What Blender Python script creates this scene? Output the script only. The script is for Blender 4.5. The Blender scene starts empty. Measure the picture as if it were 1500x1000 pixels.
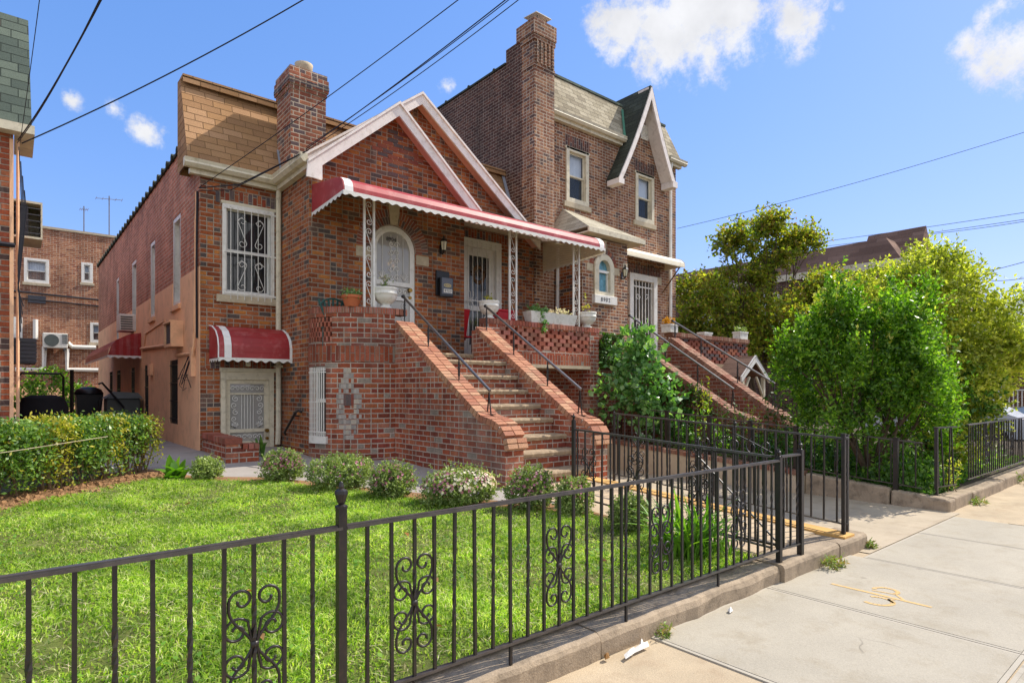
import bpy, bmesh, math, random
import numpy as np
from mathutils import Vector, Matrix
from mathutils.geometry import tessellate_polygon
random.seed(7); rng = np.random.default_rng(7)
C = bpy.context.scene.collection
SC = bpy.context.scene
R = math.radians

# ------------------------------------------------------------------ camera, sky, sun
cam = bpy.data.cameras.new('camera'); cam.sensor_width = 36; cam.lens = 21.17; cam.shift_y = 0.048
cam.clip_start = .05; cam.clip_end = 2000
co = bpy.data.objects.new('camera', cam); C.objects.link(co)
co.location = (0, 0, 1.6); co.rotation_euler = (R(90), 0, R(-39.79)); SC.camera = co
SC.view_settings.view_transform = 'Standard'; SC.view_settings.look = 'None'
SC.view_settings.exposure = 0.8; SC.view_settings.gamma = 1; SC.view_settings.use_curve_mapping = False
SUN = Vector((1, -.19, 1.09)).normalized()
SKY_STRENGTH = 0.15
sun = bpy.data.lights.new('sun', 'SUN'); sun.energy = 3.8; sun.angle = R(.5); sun.color = (1, .93, .82)
so = bpy.data.objects.new('sun', sun); C.objects.link(so); so.rotation_euler = SUN.to_track_quat('Z', 'Y').to_euler()
SC.cycles.max_bounces = 8; SC.cycles.diffuse_bounces = 4; SC.cycles.transparent_max_bounces = 16
SC.cycles.use_denoising = True

FX, FY, FPX = .640, .7684, 882.
def ray(u, v):
    l = (u-750)/FPX
    return Vector((FX+l*FY, FY-l*FX, (572-v)/FPX))
def at(u, v, D): return Vector((0, 0, 1.6))+ray(u, v)*D

class NT:
    def __init__(s, tree): s.t = tree
    def n(s, typ, **kw):
        x = s.t.nodes.new(typ)
        for k, v in kw.items(): setattr(x, k, v)
        return x
    def l(s, a, b): s.t.links.new(a, b)
    def m(s, op, a, b=None, c=None):
        x = s.n('ShaderNodeMath', operation=op)
        for i, q in enumerate((a, b, c)):
            if q is None: continue
            if isinstance(q, (int, float)): x.inputs[i].default_value = q
            else: s.l(q, x.inputs[i])
        return x.outputs[0]
    def mix(s, f, a, b, mode='MIX'):
        x = s.n('ShaderNodeMix', data_type='RGBA', blend_type=mode)
        for i, q in ((0, f), (6, a), (7, b)):
            if isinstance(q, (int, float)): x.inputs[i].default_value = q
            elif isinstance(q, tuple): x.inputs[i].default_value = (*q[:3], 1)
            else: s.l(q, x.inputs[i])
        return x.outputs[2]
    def noise(s, vec, scale, detail=3, rough=.55):
        x = s.n('ShaderNodeTexNoise'); x.inputs['Scale'].default_value = scale
        x.inputs['Detail'].default_value = detail; x.inputs['Roughness'].default_value = rough
        if vec is not None: s.l(vec, x.inputs['Vector'])
        return x.outputs['Fac']
    def rng(s, v, a, b, c=0., d=1., smooth=False):
        x = s.n('ShaderNodeMapRange'); x.clamp = True
        if smooth: x.interpolation_type = 'SMOOTHSTEP'
        s.l(v, x.inputs[0])
        for i, q in enumerate((a, b, c, d)): x.inputs[i+1].default_value = q
        return x.outputs[0]
    def ramp(s, f, cols, const=True):
        x = s.n('ShaderNodeValToRGB'); r = x.color_ramp
        r.interpolation = 'CONSTANT' if const else 'LINEAR'
        n = len(cols)
        while len(r.elements) < n: r.elements.new(1)
        for i, c in enumerate(cols):
            r.elements[i].position = i/n if const else i/max(1, n-1)
            r.elements[i].color = (*c[:3], 1)
        s.l(f, x.inputs[0]); return x.outputs[0]

def H(h):
    o = []
    for i in (0, 2, 4):
        x = int(h[i:i+2], 16)/255
        o.append(x/12.92 if x <= .04045 else ((x+.055)/1.055)**2.4)
    return tuple(o)

# world: daylight sky with a few fair-weather clouds in fixed directions
W = bpy.data.worlds.new('World'); SC.world = W; W.use_nodes = True
t = NT(W.node_tree); W.node_tree.nodes.clear()
sky = t.n('ShaderNodeTexSky', sky_type='NISHITA'); sky.sun_disc = False
sky.sun_elevation = math.asin(SUN.z); sky.sun_rotation = math.atan2(SUN.x, SUN.y)
sky.air_density = 1.0; sky.dust_density = .3; sky.ozone_density = 3.0
tc = t.n('ShaderNodeTexCoord'); g = tc.outputs['Generated']
clouds = [(1030, 15, .125, 1), (975, 55, .085, 1), (910, 38, .062, 1), (1080, 0, .11, 1), (885, 32, .045, .9), (955, 85, .05, .85), (1035, 70, .06, .8), (1165, 32, .058, 1), (1190, 25, .03, .8), (1140, 45, .028, .7),
          (1455, 75, .050, 1), (1485, 85, .055, 1), (1420, 70, .03, .8), (1470, 12, .03, .6), (1445, 22, .02, .5), (1225, 12, .016, .4), (213, 195, .030, .9), (165, 160, .020, .55), (105, 150, .019, .65),
          (210, 235, .02, .4), (655, 128, .020, .55), (240, 190, .02, .5)]
acc = None
for u, v, r, k in clouds:
    d = ray(u, v).normalized()
    x = t.n('ShaderNodeVectorMath', operation='DISTANCE'); t.l(g, x.inputs[0]); x.inputs[1].default_value = d
    b = t.m('MULTIPLY', t.m('SUBTRACT', 1., t.m('DIVIDE', x.outputs['Value'], r)), 1.)
    b = t.m('MULTIPLY', t.m('MAXIMUM', b, 0.), k)
    acc = b if acc is None else t.m('MAXIMUM', acc, b)
nz = t.noise(g, 26, 10, .68)
cm = t.rng(t.m('ADD', acc, t.m('MULTIPLY', t.m('SUBTRACT', nz, .5), 1.9)), .16, .80, 0, 1, True)
cm = t.m('MULTIPLY', cm, t.rng(acc, .02, .2))
cm = t.m('MULTIPLY', cm, .95)
ss = t.n('ShaderNodeSeparateColor'); t.l(sky.outputs[0], ss.inputs[0])
hs = t.n('ShaderNodeCombineXYZ')   # clear-day tint of the physical sky
for i, (p_, k_) in enumerate(((.87, .625), (.61, .99), (.5, 1.83))): t.l(t.m('MULTIPLY', t.m('POWER', ss.outputs[i], p_), k_), hs.inputs[i])
shade = t.rng(t.noise(g, 14, 5), .35, .65, .84, 1.0)
cw = t.n('ShaderNodeCombineXYZ')
for i, q in enumerate((3.75, 3.75, 3.8)): t.l(t.m('MULTIPLY', shade, q), cw.inputs[i])
bg = t.n('ShaderNodeBackground'); bg.inputs[1].default_value = SKY_STRENGTH
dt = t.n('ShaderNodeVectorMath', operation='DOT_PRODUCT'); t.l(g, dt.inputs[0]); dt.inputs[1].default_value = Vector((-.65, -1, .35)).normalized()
fill_clouds = t.m('MULTIPLY', t.rng(dt.outputs['Value'], .15, .5, 0, 1, True), t.rng(t.noise(g, 3.2, 7, .6), .36, .56, 0, 1, True))   # unseen bright clouds added behind the camera as fill light for the facades
t.l(t.mix(t.m('MULTIPLY', fill_clouds, .95), t.mix(cm, hs.outputs[0], cw.outputs[0]), (5.7, 5.7, 5.7)), bg.inputs[0])
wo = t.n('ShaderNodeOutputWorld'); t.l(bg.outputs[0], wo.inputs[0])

# ------------------------------------------------------------------ materials
MATS = {}
def newmat(name):
    m = bpy.data.materials.new(name); m.use_nodes = True
    nt = m.node_tree; nt.nodes.clear(); t = NT(nt)
    b = t.n('ShaderNodeBsdfPrincipled'); o = t.n('ShaderNodeOutputMaterial'); t.l(b.outputs[0], o.inputs[0])
    MATS[name] = m
    return m, t, b
def bump(t, b, h, dist, strength=1.):
    x = t.n('ShaderNodeBump'); x.inputs['Distance'].default_value = dist; x.inputs['Strength'].default_value = strength
    t.l(h, x.inputs['Height']); t.l(x.outputs[0], b.inputs['Normal'])
def geo(t): return t.n('ShaderNodeNewGeometry')
def objc(t): return t.n('ShaderNodeNewGeometry').outputs['Position']
def scal(t, v, k):
    x = t.n('ShaderNodeVectorMath', operation='MULTIPLY'); t.l(v, x.inputs[0]); x.inputs[1].default_value = k; return x.outputs[0]

def brick_mat(name, cols, mortar, bw=.215, bh=.0775, mw=.013, header=.3, swap=False, seed=0., wear=.0, lime=.0):
    m, t, b = newmat(name)
    uv = t.n('ShaderNodeUVMap').outputs[0]
    pos = objc(t)
    sp = t.n('ShaderNodeSeparateXYZ'); t.l(uv, sp.inputs[0])
    U, V = sp.outputs[0], sp.outputs[1]
    if swap: U, V = V, U
    w = t.m('MULTIPLY', t.m('SUBTRACT', t.noise(pos, 14, 2), .5), .012)
    w2 = t.m('MULTIPLY', t.m('SUBTRACT', t.noise(pos, 19, 2), .5), .010)
    U = t.m('ADD', U, w); V = t.m('ADD', V, w2)
    r_ = t.m('DIVIDE', V, bh); row = t.m('FLOOR', r_)
    uu = t.m('ADD', t.m('DIVIDE', U, bw), t.m('MULTIPLY', t.m('MODULO', t.m('ABSOLUTE', row), 2.), .5))
    col = t.m('FLOOR', uu); fu = t.m('SUBTRACT', uu, col); fv = t.m('SUBTRACT', r_, row)
    def wn(a, c_):
        v = t.n('ShaderNodeCombineXYZ'); t.l(a, v.inputs[0]); t.l(c_, v.inputs[1]); v.inputs[2].default_value = seed
        x = t.n('ShaderNodeTexWhiteNoise', noise_dimensions='3D'); t.l(v.outputs[0], x.inputs[0]); return x.outputs[0]
    h1 = wn(col, row)
    isH = t.m('LESS_THAN', h1, header)
    f2 = t.m('MULTIPLY', fu, 2.); half = t.m('FLOOR', f2); ff2 = t.m('SUBTRACT', f2, half)
    d1 = t.m('MULTIPLY', t.m('MINIMUM', fu, t.m('SUBTRACT', 1., fu)), bw)
    d2 = t.m('MULTIPLY', t.m('MINIMUM', ff2, t.m('SUBTRACT', 1., ff2)), bw/2)
    mx = t.n('ShaderNodeMix', data_type='FLOAT'); t.l(isH, mx.inputs[0]); t.l(d1, mx.inputs[2]); t.l(d2, mx.inputs[3])
    dv = t.m('MULTIPLY', t.m('MINIMUM', fv, t.m('SUBTRACT', 1., fv)), bh)
    d = t.m('MINIMUM', mx.outputs[0], dv)
    mask = t.rng(d, mw*.3, mw*.72, 0, 1, True)
    colid = t.m('ADD', t.m('MULTIPLY', col, 2.), t.m('MULTIPLY', half, isH))
    h2 = wn(t.m('ADD', colid, .37), row)
    bc = t.ramp(h2, cols)
    n1 = t.noise(pos, 60, 4, .7); n2 = t.noise(pos, 1.3, 4)
    bc = t.mix(1., bc, t.ramp(t.rng(t.noise(pos, 34, 5, .75), .28, .72), [(.58, .6, .62), (1.3, 1.26, 1.2)], False), 'MULTIPLY')
    mc = t.mix(t.rng(n1, .3, .7), tuple(x*.75 for x in mortar), tuple(min(1, x*1.15) for x in mortar))
    c = t.mix(mask, mc, bc)
    if lime: c = t.mix(t.m('MULTIPLY', t.rng(t.noise(pos, 1.1, 6, .65), .54, .72), lime), c, H('a39a8e'))
    sv = scal(t, pos, (3.2, 3.2, .55))
    c = t.mix(1., c, t.ramp(t.rng(n2, .3, .7), [(.72,)*3, (1.14,)*3], False), 'MULTIPLY')
    c = t.mix(t.m('MULTIPLY', t.rng(t.noise(sv, 1.0, 6, .65), .48, .72), .5), c, H('40332c'))
    c = t.mix(t.m('MULTIPLY', t.rng(t.noise(sv, 1.9, 6, .7), .56, .74), .3), c, H('b5a898'))
    c = t.mix(1., c, (.93, .91, .89), 'MULTIPLY')
    t.l(c, b.inputs['Base Color'])
    t.l(t.rng(n1, .3, .7, .78, .95), b.inputs['Roughness'])
    b.inputs['Specular IOR Level'].default_value = .25
    bump(t, b, t.m('ADD', mask, t.m('MULTIPLY', n1, .35)), .007)
    return m
def unit_mat(name, cols, rough=.88):
    m, t, b = newmat(name); pos = objc(t)
    c = t.ramp(geo(t).outputs['Random Per Island'], cols)
    n1 = t.noise(pos, 45, 4, .7)
    c = t.mix(1., c, t.ramp(t.rng(n1, .25, .75), [(.7,)*3, (1.15,)*3], False), 'MULTIPLY')
    c = t.mix(t.rng(t.noise(pos, 2.2, 4), .55, .75, 0, .35), c, H('8d7f6c'))
    t.l(c, b.inputs['Base Color']); b.inputs['Roughness'].default_value = rough
    b.inputs['Specular IOR Level'].default_value = .25
    bump(t, b, n1, .006); return m
def shingle_mat(name, cols, bw=.32, bh=.135, line=.55):
    m, t, b = newmat(name); pos = objc(t)
    sp = t.n('ShaderNodeSeparateXYZ'); t.l(t.n('ShaderNodeUVMap').outputs[0], sp.inputs[0])
    U, V = sp.outputs[0], t.m('ADD', sp.outputs[1], t.m('MULTIPLY', t.m('SUBTRACT', t.noise(pos, 5, 2), .5), .012))
    r_ = t.m('DIVIDE', V, bh); row = t.m('FLOOR', r_); fv = t.m('SUBTRACT', r_, row)
    uu = t.m('ADD', t.m('DIVIDE', U, bw), t.m('MULTIPLY', t.m('MODULO', t.m('ABSOLUTE', row), 3.), .37))
    col = t.m('FLOOR', uu); fu = t.m('SUBTRACT', uu, col)
    v = t.n('ShaderNodeCombineXYZ'); t.l(col, v.inputs[0]); t.l(row, v.inputs[1])
    x = t.n('ShaderNodeTexWhiteNoise', noise_dimensions='3D'); t.l(v.outputs[0], x.inputs[0])
    c = t.ramp(x.outputs[0], cols)
    n1 = t.noise(pos, 120, 3, .8)
    c = t.mix(1., c, t.ramp(t.rng(n1, .3, .7), [(.7,)*3, (1.25,)*3], False), 'MULTIPLY')
    c = t.mix(1., c, t.ramp(t.rng(t.noise(pos, .9, 4), .3, .7), [(.85,)*3, (1.1,)*3], False), 'MULTIPLY')
    gap = t.m('MINIMUM', t.rng(t.m('MULTIPLY', fu, bw), .004, .012), t.rng(t.m('MULTIPLY', fv, bh), .005, .016))
    c = t.mix(t.m('SUBTRACT', 1., gap), c, tuple(q*(1-line) for q in cols[0]))
    t.l(c, b.inputs['Base Color']); b.inputs['Roughness'].default_value = .95; b.inputs['Specular IOR Level'].default_value = .15
    hgt = t.m('ADD', t.m('MULTIPLY', gap, .6), t.m('MULTIPLY', t.m('SUBTRACT', 1., fv), .5))
    bump(t, b, t.m('ADD', hgt, t.m('MULTIPLY', n1, .3)), .012); return m
def plain(name, col, rough=.6, var=.15, scale=6, dirt=None, dirta=.0, metal=0., spec=.4, bmp=0., fine=0.):
    m, t, b = newmat(name); pos = objc(t)
    n = t.noise(pos, scale, 5, .6)
    c = t.mix(t.rng(n, .3, .7), tuple(q*(1-var) for q in col), tuple(min(1, q*(1+var)) for q in col))
    if dirt is not None: c = t.mix(t.m('MULTIPLY', t.rng(t.noise(pos, scale*1.7+1, 6, .7), .5, .72), dirta), c, dirt)
    if fine: c = t.mix(1., c, t.ramp(t.rng(t.noise(pos, 130, 3, .8), .3, .7), [(1-fine,)*3, (1+fine,)*3], False), 'MULTIPLY')
    t.l(c, b.inputs['Base Color']); b.inputs['Roughness'].default_value = rough; b.inputs['Metallic'].default_value = metal
    b.inputs['Specular IOR Level'].default_value = spec
    if name.startswith('concrete'):
        v_ = t.n('ShaderNodeTexVoronoi'); v_.inputs['Scale'].default_value = 2.6; t.l(pos, v_.inputs['Vector'])
        sel = t.m('LESS_THAN', t.m('FRACT', t.m('MULTIPLY', v_.outputs['Color'], 7.3)), .45)
        c = t.mix(t.m('MULTIPLY', t.m('MULTIPLY', t.rng(v_.outputs['Distance'], .045, .085, 1, 0), sel), .45), c, tuple(q*.45 for q in col)); e_ = t.n('ShaderNodeTexVoronoi', feature='DISTANCE_TO_EDGE'); e_.inputs['Scale'].default_value = .55
        wv = t.n('ShaderNodeVectorMath', operation='ADD'); t.l(pos, wv.inputs[0]); nn_ = t.n('ShaderNodeTexNoise'); nn_.inputs['Scale'].default_value = 3.; t.l(pos, nn_.inputs['Vector'])
        sc_ = t.n('ShaderNodeVectorMath', operation='SCALE'); t.l(nn_.outputs['Color'], sc_.inputs[0]); sc_.inputs['Scale'].default_value = .35; t.l(sc_.outputs[0], wv.inputs[1]); t.l(wv.outputs[0], e_.inputs['Vector'])
        crk = t.m('MULTIPLY', t.rng(e_.outputs['Distance'], .002, .006, 1, 0), t.rng(t.noise(pos, .8, 3), .55, .6))
        c = t.mix(t.m('MULTIPLY', crk, .55), c, tuple(q*.35 for q in col))
        grit = t.rng(t.noise(pos, 55, 2, .9), .70, .76); c = t.mix(t.m('MULTIPLY', grit, .35), c, tuple(q*.5 for q in col))
        t.l(c, b.inputs['Base Color'])
    if bmp: bump(t, b, t.noise(pos, 70, 4, .7), bmp)
    return m
def leaf_mat(name, cols, transl=.35, rough=.45, spec=.4):
    m, t, b = newmat(name); nt = m.node_tree
    r = geo(t).outputs['Random Per Island']; pos = objc(t)
    c = t.ramp(r, cols, False)
    c = t.mix(1., c, t.ramp(t.rng(t.noise(pos, 2.3, 4), .33, .67), [(.58, .64, .6), (1.32, 1.25, 1.2)], False), 'MULTIPLY')
    t.l(c, b.inputs['Base Color']); b.inputs['Roughness'].default_value = rough; b.inputs['Specular IOR Level'].default_value = spec
    tr = t.n('ShaderNodeBsdfTranslucent')
    t.l(t.mix(1., c, (1.5, 1.7, .55), 'MULTIPLY'), tr.inputs[0])
    ms = t.n('ShaderNodeMixShader'); ms.inputs[0].default_value = transl
    t.l(b.outputs[0], ms.inputs[1]); t.l(tr.outputs[0], ms.inputs[2])
    o = [x for x in nt.nodes if x.type == 'OUTPUT_MATERIAL'][0]; t.l(ms.outputs[0], o.inputs[0]); return m
def glass_mat(name, tint=(.02, .025, .03), alpha=.55):
    m, t, b = newmat(name); nt = m.node_tree
    b.inputs['Base Color'].default_value = (*tint, 1); b.inputs['Roughness'].default_value = .02
    b.inputs['Specular IOR Level'].default_value = .8
    bump(t, b, t.noise(objc(t), 1.5, 2), .004)
    tr = t.n('ShaderNodeBsdfTransparent'); ms = t.n('ShaderNodeMixShader'); ms.inputs[0].default_value = alpha
    t.l(tr.outputs[0], ms.inputs[1]); t.l(b.outputs[0], ms.inputs[2])
    o = [x for x in nt.nodes if x.type == 'OUTPUT_MATERIAL'][0]; t.l(ms.outputs[0], o.inputs[0]); return m

RED = [H(x) for x in ('ac623c', '98522e', 'b46c40', '8a4828', 'a25a36', 'bc783e', '925030', '5c504c', '9e5834', '72594e', 'aa6640', '824428')]
STOOP = [H(x) for x in ('ac5a3e', '984c34', 'b2624a', 'a05238', '8a422e', 'a6583c', 'ae6e56', '92483a', 'a6603f', '884a38', 'aa5c40', '9c5036', '804030', 'b06a4c', 'a2563a', '944a34', '9a8e82', 'aa5e46', '8e4634', 'a0583e')]
UNIT = [H(x) for x in ('a4604a', '945240', 'a8685a', '9a5844', '885040', 'a06450', 'ac7460', '90604e')]
TALL = [H(x) for x in ('9a6a4c', '8a5a42', 'a67656', '80523a', '94644a', 'ae805e', '66504a', '8e604a')]
brick_mat('brick_band', [H(x) for x in ('4c484e', '5a5458', '444048', '66504c')], H('a89885'), header=.3, seed=41)
brick_mat('brick_front', RED, H('a89885'), header=.35, mw=.015)
brick_mat('brick_side', [H(x) for x in ('c07a5e', 'b27054', 'cc866a', 'b87658')], H('ccb8a4'), header=.1, seed=3)
brick_mat('brick_soldier', [H(x) for x in ('a4593c', '6a5a5c', '86442f', '9a4a34', '625a5e', 'a86040')], H('a89885'), header=0, swap=True, seed=5)
brick_mat('brick_stoop', STOOP, H('bfae9f'), bh=.082, header=.2, seed=8, lime=.45, mw=.017)
brick_mat('brick_stoop_soldier', STOOP, H('a08e80'), header=0, swap=True, bw=.26, seed=9)
brick_mat('brick_stoop_brown', [H(x) for x in ('8f5440', '824a38', '9a604a', '7a4434', '8a503e')], H('a89484'), bh=.082, header=.2, seed=31, mw=.015)
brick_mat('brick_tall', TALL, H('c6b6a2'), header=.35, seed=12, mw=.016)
brick_mat('brick_tall_side', [H(x) for x in ('5f3f34', '56382e', '6a4638', '4e332a')], H('ab9a8a'), header=.15, seed=13, mw=.013)  # tall house brick, darkened: the flank's deep shade is put into its colour
brick_mat('brick_tall_soldier', [H(x) for x in ('6b4238', '4e4244', '7c4c3c', '5a3c36')], H('a8988a'), header=0, swap=True, seed=14)
brick_mat('brick_rear', [H(x) for x in ('b47c5c', 'a46a4a', 'c08a68', '945a42', 'aa7254')], H('ccb8a4'), header=.35, seed=17)
brick_mat('brick_neighbour', [H(x) for x in ('b0603c', 'a85434', 'b86e4a', '9c5038', '5c4640')], H('a89684'), header=.2, seed=20)
brick_mat('brick_chimney', [H(x) for x in ('a06048', '90523e', 'a86a4c', '84503e', '645456', 'a0664c')], H('c4b4a0'), header=.3, seed=22, mw=.016)
unit_mat('brick_unit', UNIT)
unit_mat('brick_unit_light', [H(x) for x in ('a8745a', 'b07c60', '9c6a54', 'a06850', 'b58a6c')])
unit_mat('brick_unit_dark', [H(x) for x in ('80463a', '8f5240', '6a5450', '985c42', '5e5250')])
unit_mat('brick_unit_brown', [H(x) for x in ('8f6a56', '9a7460', '84604e', 'a07e6a', '8a5a48')])
unit_mat('brick_unit_grey', [H(x) for x in ('a09890', '948c84', 'aaa096', '8c8680', 'b0a494')])
plain('mortar', H('9c8d80'), .95, .2, 20, bmp=.004)
plain('limestone', H('b5a68c'), .85, .12, 8, H('7c705c'), .4, bmp=.002)
shingle_mat('shingle_tan', [H(x) for x in ('9a7652', 'a07c58', '927050', 'a68260')])
shingle_mat('shingle_grey', [H(x) for x in ('968c76', 'a09680', '8a806c', 'a89e88')], .3, .15)
shingle_mat('shingle_dark', [H(x) for x in ('3f4238', '464a40', '3a3c34')], .3, .14)
shingle_mat('shingle_green', [H(x) for x in ('5c665c', '667064', '6b6058', '525c54')], .3, .14)
shingle_mat('shingle_brown', [H(x) for x in ('765d50', '806658', '6c5448')], .9, .22, .3)
shingle_mat('shingle_pale', [H(x) for x in ('a8a08c', 'b0a894', '9c9480')], .3, .14, .4)
plain('paint_white', H('dcd8cf'), .5, .04, 5, H('a79c88'), .5)
plain('paint_trim', H('e4d9d0'), .65, .08, 4, H('a48e7a'), .5)
plain('paint_cream', H('cfc4aa'), .6, .08, 5, H('8a7c60'), .6)
plain('soffit_pink', H('d6a08c'), .7, .08, 4, H('b08070'), .3)  # pink puts the red light bounced off the awning into the colour
plain('paint_salmon', H('e8b58c'), .88, .09, 1.1, H('b48c70'), .6, fine=.05, bmp=.005)
plain('awning_red', H('982c2e'), .45, .2, 2.2, H('c07c76'), .5, spec=.4, fine=.06)
plain('awning_stripe', H('e4e0da'), .4, .04, 5, H('a8a094'), .3)
plain('awning_inside', H('d8cdb4'), .6, .05, 4, H('a09478'), .2)
plain('iron_black', H('1d1917'), .42, .25, 12, H('4c382c'), .35, spec=.5)
plain('iron_rail', H('4c4846'), .36, .3, 14, H('6c6058'), .4, spec=.9, metal=.45)
plain('steel', H('7e7a78'), .3, .15, 14, H('5a4a40'), .4, metal=.8)
plain('dark_void', H('1c1a18'), .9, .1, 3)
plain('room', H('4a443c'), .9, .2, 2)
plain('curtain', H('e0e2e4'), .9, .06, 9)
plain('blind_blue', H('e6eef8'), .8, .03, 9)
glass_mat('glass', alpha=.62)
glass_mat('glass_light', (.10, .13, .17), .28)
glass_mat('glass_screen', (.42, .40, .36), .75)
plain('concrete_new', H('a09888'), .9, .09, 1.3, H('8a7e68'), .55, fine=.16, bmp=.0025)
plain('concrete_edge', H('a59d8e'), .9, .05, 3, fine=.06)
plain('concrete_tan', H('ab9a80'), .95, .14, 2.2, H('8a7258'), .45, fine=.22, bmp=.004)
plain('concrete_kerb', H('978670'), .92, .28, 4.5, H('5c5040'), .75, fine=.18, bmp=.006)
plain('concrete_path', H('98918a'), .92, .1, 1.3, H('7a7068'), .5, fine=.10, bmp=.003)
plain('concrete_walk', H('b39f82'), .92, .10, 1.6, H('9a7c58'), .4, fine=.10, bmp=.003)
plain('concrete_drive', H('a89a84'), .92, .12, 1.6, H('86745c'), .5, fine=.12, bmp=.003)
plain('kerb_yellow', H('c69a58'), .9, .12, 5, H('8a6c44'), .45)
plain('spray', H('c4a268'), .9, .12, 34, H('a09888'), 1.)
plain('asphalt', H('55534f'), .92, .12, 1.2, fine=.15, bmp=.004)
plain('earth', H('98734f'), .98, .25, 9, H('74543a'), .5, fine=.25, bmp=.02)
plain('soil_dark', H('4c4030'), .98, .25, 5, H('3a3022'), .5, fine=.25, bmp=.02)
plain('turf', H('566024'), .98, .4, 5, H('6c5c38'), .6, fine=.3, bmp=.01)
plain('beige_wall', H('b8a88e'), .9, .06, 2, H('988468'), .4, bmp=.002)
plain('grey_wall', H('8e8e92'), .9, .06, 2)
plain('tread_stone', H('9e8a70'), .92, .14, 9, H('86725a'), .5, fine=.15, bmp=.008)
plain('copper_green', H('4c8068'), .7, .15, 9)
plain('lead', H('8c9098'), .5, .12, 9)
plain('ac_white', H('d4d0c6'), .5, .05, 6, H('a09880'), .3)
plain('ac_dark', H('4a4a4e'), .6, .1, 8)
plain('black_plastic', H('17171a'), .4, .1, 5)
plain('black_soft', H('141218'), .85, .2, 12)
plain('mail_grey', H('5a5c64'), .35, .08, 8)
plain('brass', H('8c6c34'), .35, .1, 9, metal=.9)
plain('gold_paint', H('c8b070'), .5, .1, 9)
plain('terracotta', H('b0603a'), .8, .12, 8)
plain('urn_white', H('d6d2c8'), .65, .06, 7, H('8a8468'), .5, bmp=.002)
plain('chair_green', H('1f4a44'), .5, .1, 6)
plain('red_plastic', H('b81c24'), .45, .1, 6)
plain('wood', H('6a4c30'), .8, .2, 9)
plain('wood_orange', H('c07828'), .7, .15, 9)
plain('bark', H('5a4a3a'), .95, .3, 12, bmp=.01)
plain('twig', H('6c5a44'), .95, .3, 12)
plain('bin_grey', H('4e5450'), .6, .1, 6)
plain('bin_green', H('1f7a4c'), .5, .1, 6)
plain('paper', H('dedad2'), .8, .08, 12)
plain('van_blue', H('8fa8c4'), .25, .04, 3, spec=.6)
plain('car_silver', H('b8bcc4'), .22, .04, 3, spec=.7)
plain('car_glass', H('20262c'), .05, .1, 3, spec=.8)
plain('car_red', H('c02018'), .3, .1, 5)
plain('rubber', H('1a1a1a'), .9, .1, 5)
plain('cable', H('1c1a22'), .6, .1, 5)
plain('lens', H('cfc6a4'), .2, .05, 5)
plain('stained_blue', H('5c8c9c'), .3, .4, 9, H('3a5a54'), .6)
plain('warm_glow', H('d89a40'), .5, .1, 5)
leaf_mat('leaf_hedge', [H(x) for x in ('3c5c22', '587c30', '74963e', '90ac58')], .32, .4, .5)
leaf_mat('leaf_yellow', [H(x) for x in ('8a8c28', 'b0a838', 'c8bc50')], .35)
leaf_mat('leaf_lime', [H(x) for x in ('3c5e14', '55801c', '73992c', '92b044')], .5, .42, .5)
leaf_mat('leaf_gold', [H(x) for x in ('74862a', '9aa43a', 'b6b44c', 'caca74')], .47)
leaf_mat('leaf_plum', [H(x) for x in ('566c28', '788832', '969c3a', '80603e', 'b2b248')], .6)
leaf_mat('leaf_mallow', [H(x) for x in ('44703a', '5c8a48', '78a25e', '98b880')], .34, .36, .6)
leaf_mat('leaf_ivy', [H(x) for x in ('3a5a1c', '4c6e24', '2f4a18')], .3)
leaf_mat('leaf_dark', [H(x) for x in ('34581f', '466c28', '5c8434', '74983e')], .35, .45, .4)
leaf_mat('leaf_mum', [H(x) for x in ('5f7438', '7a8e4c', '94a464', 'acb67e')], .3)
leaf_mat('leaf_strap', [H(x) for x in ('4c7a24', '6a9630', '84a840')], .35)
leaf_mat('petal_pink', [H(x) for x in ('a85a80', 'b8708c', '985070', 'c894a0')], .2)
leaf_mat('petal_white', [H(x) for x in ('e6dccc', 'ded0c8', 'e8e0c0', 'd8b8c0')], .2)
leaf_mat('petal_orange', [H(x) for x in ('d89a20', 'e0a828')], .2)
leaf_mat('grass', [H(x) for x in ('3a5a16', '72942c', '9abc40', 'b8ca5c', 'd8d6a8')], .48, .5, .3)
leaf_mat('weed', [H(x) for x in ('6c8a3c', '8aa052', 'a09c64', 'a08058')], .3)
leaf_mat('clipping', [H(x) for x in ('cfc49a', 'bcae80', 'd8d0b0', 'a89868')], .2)
leaf_mat('dead_leaf', [H(x) for x in ('8a5a30', 'a07040', 'b89060')], .2)

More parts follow.
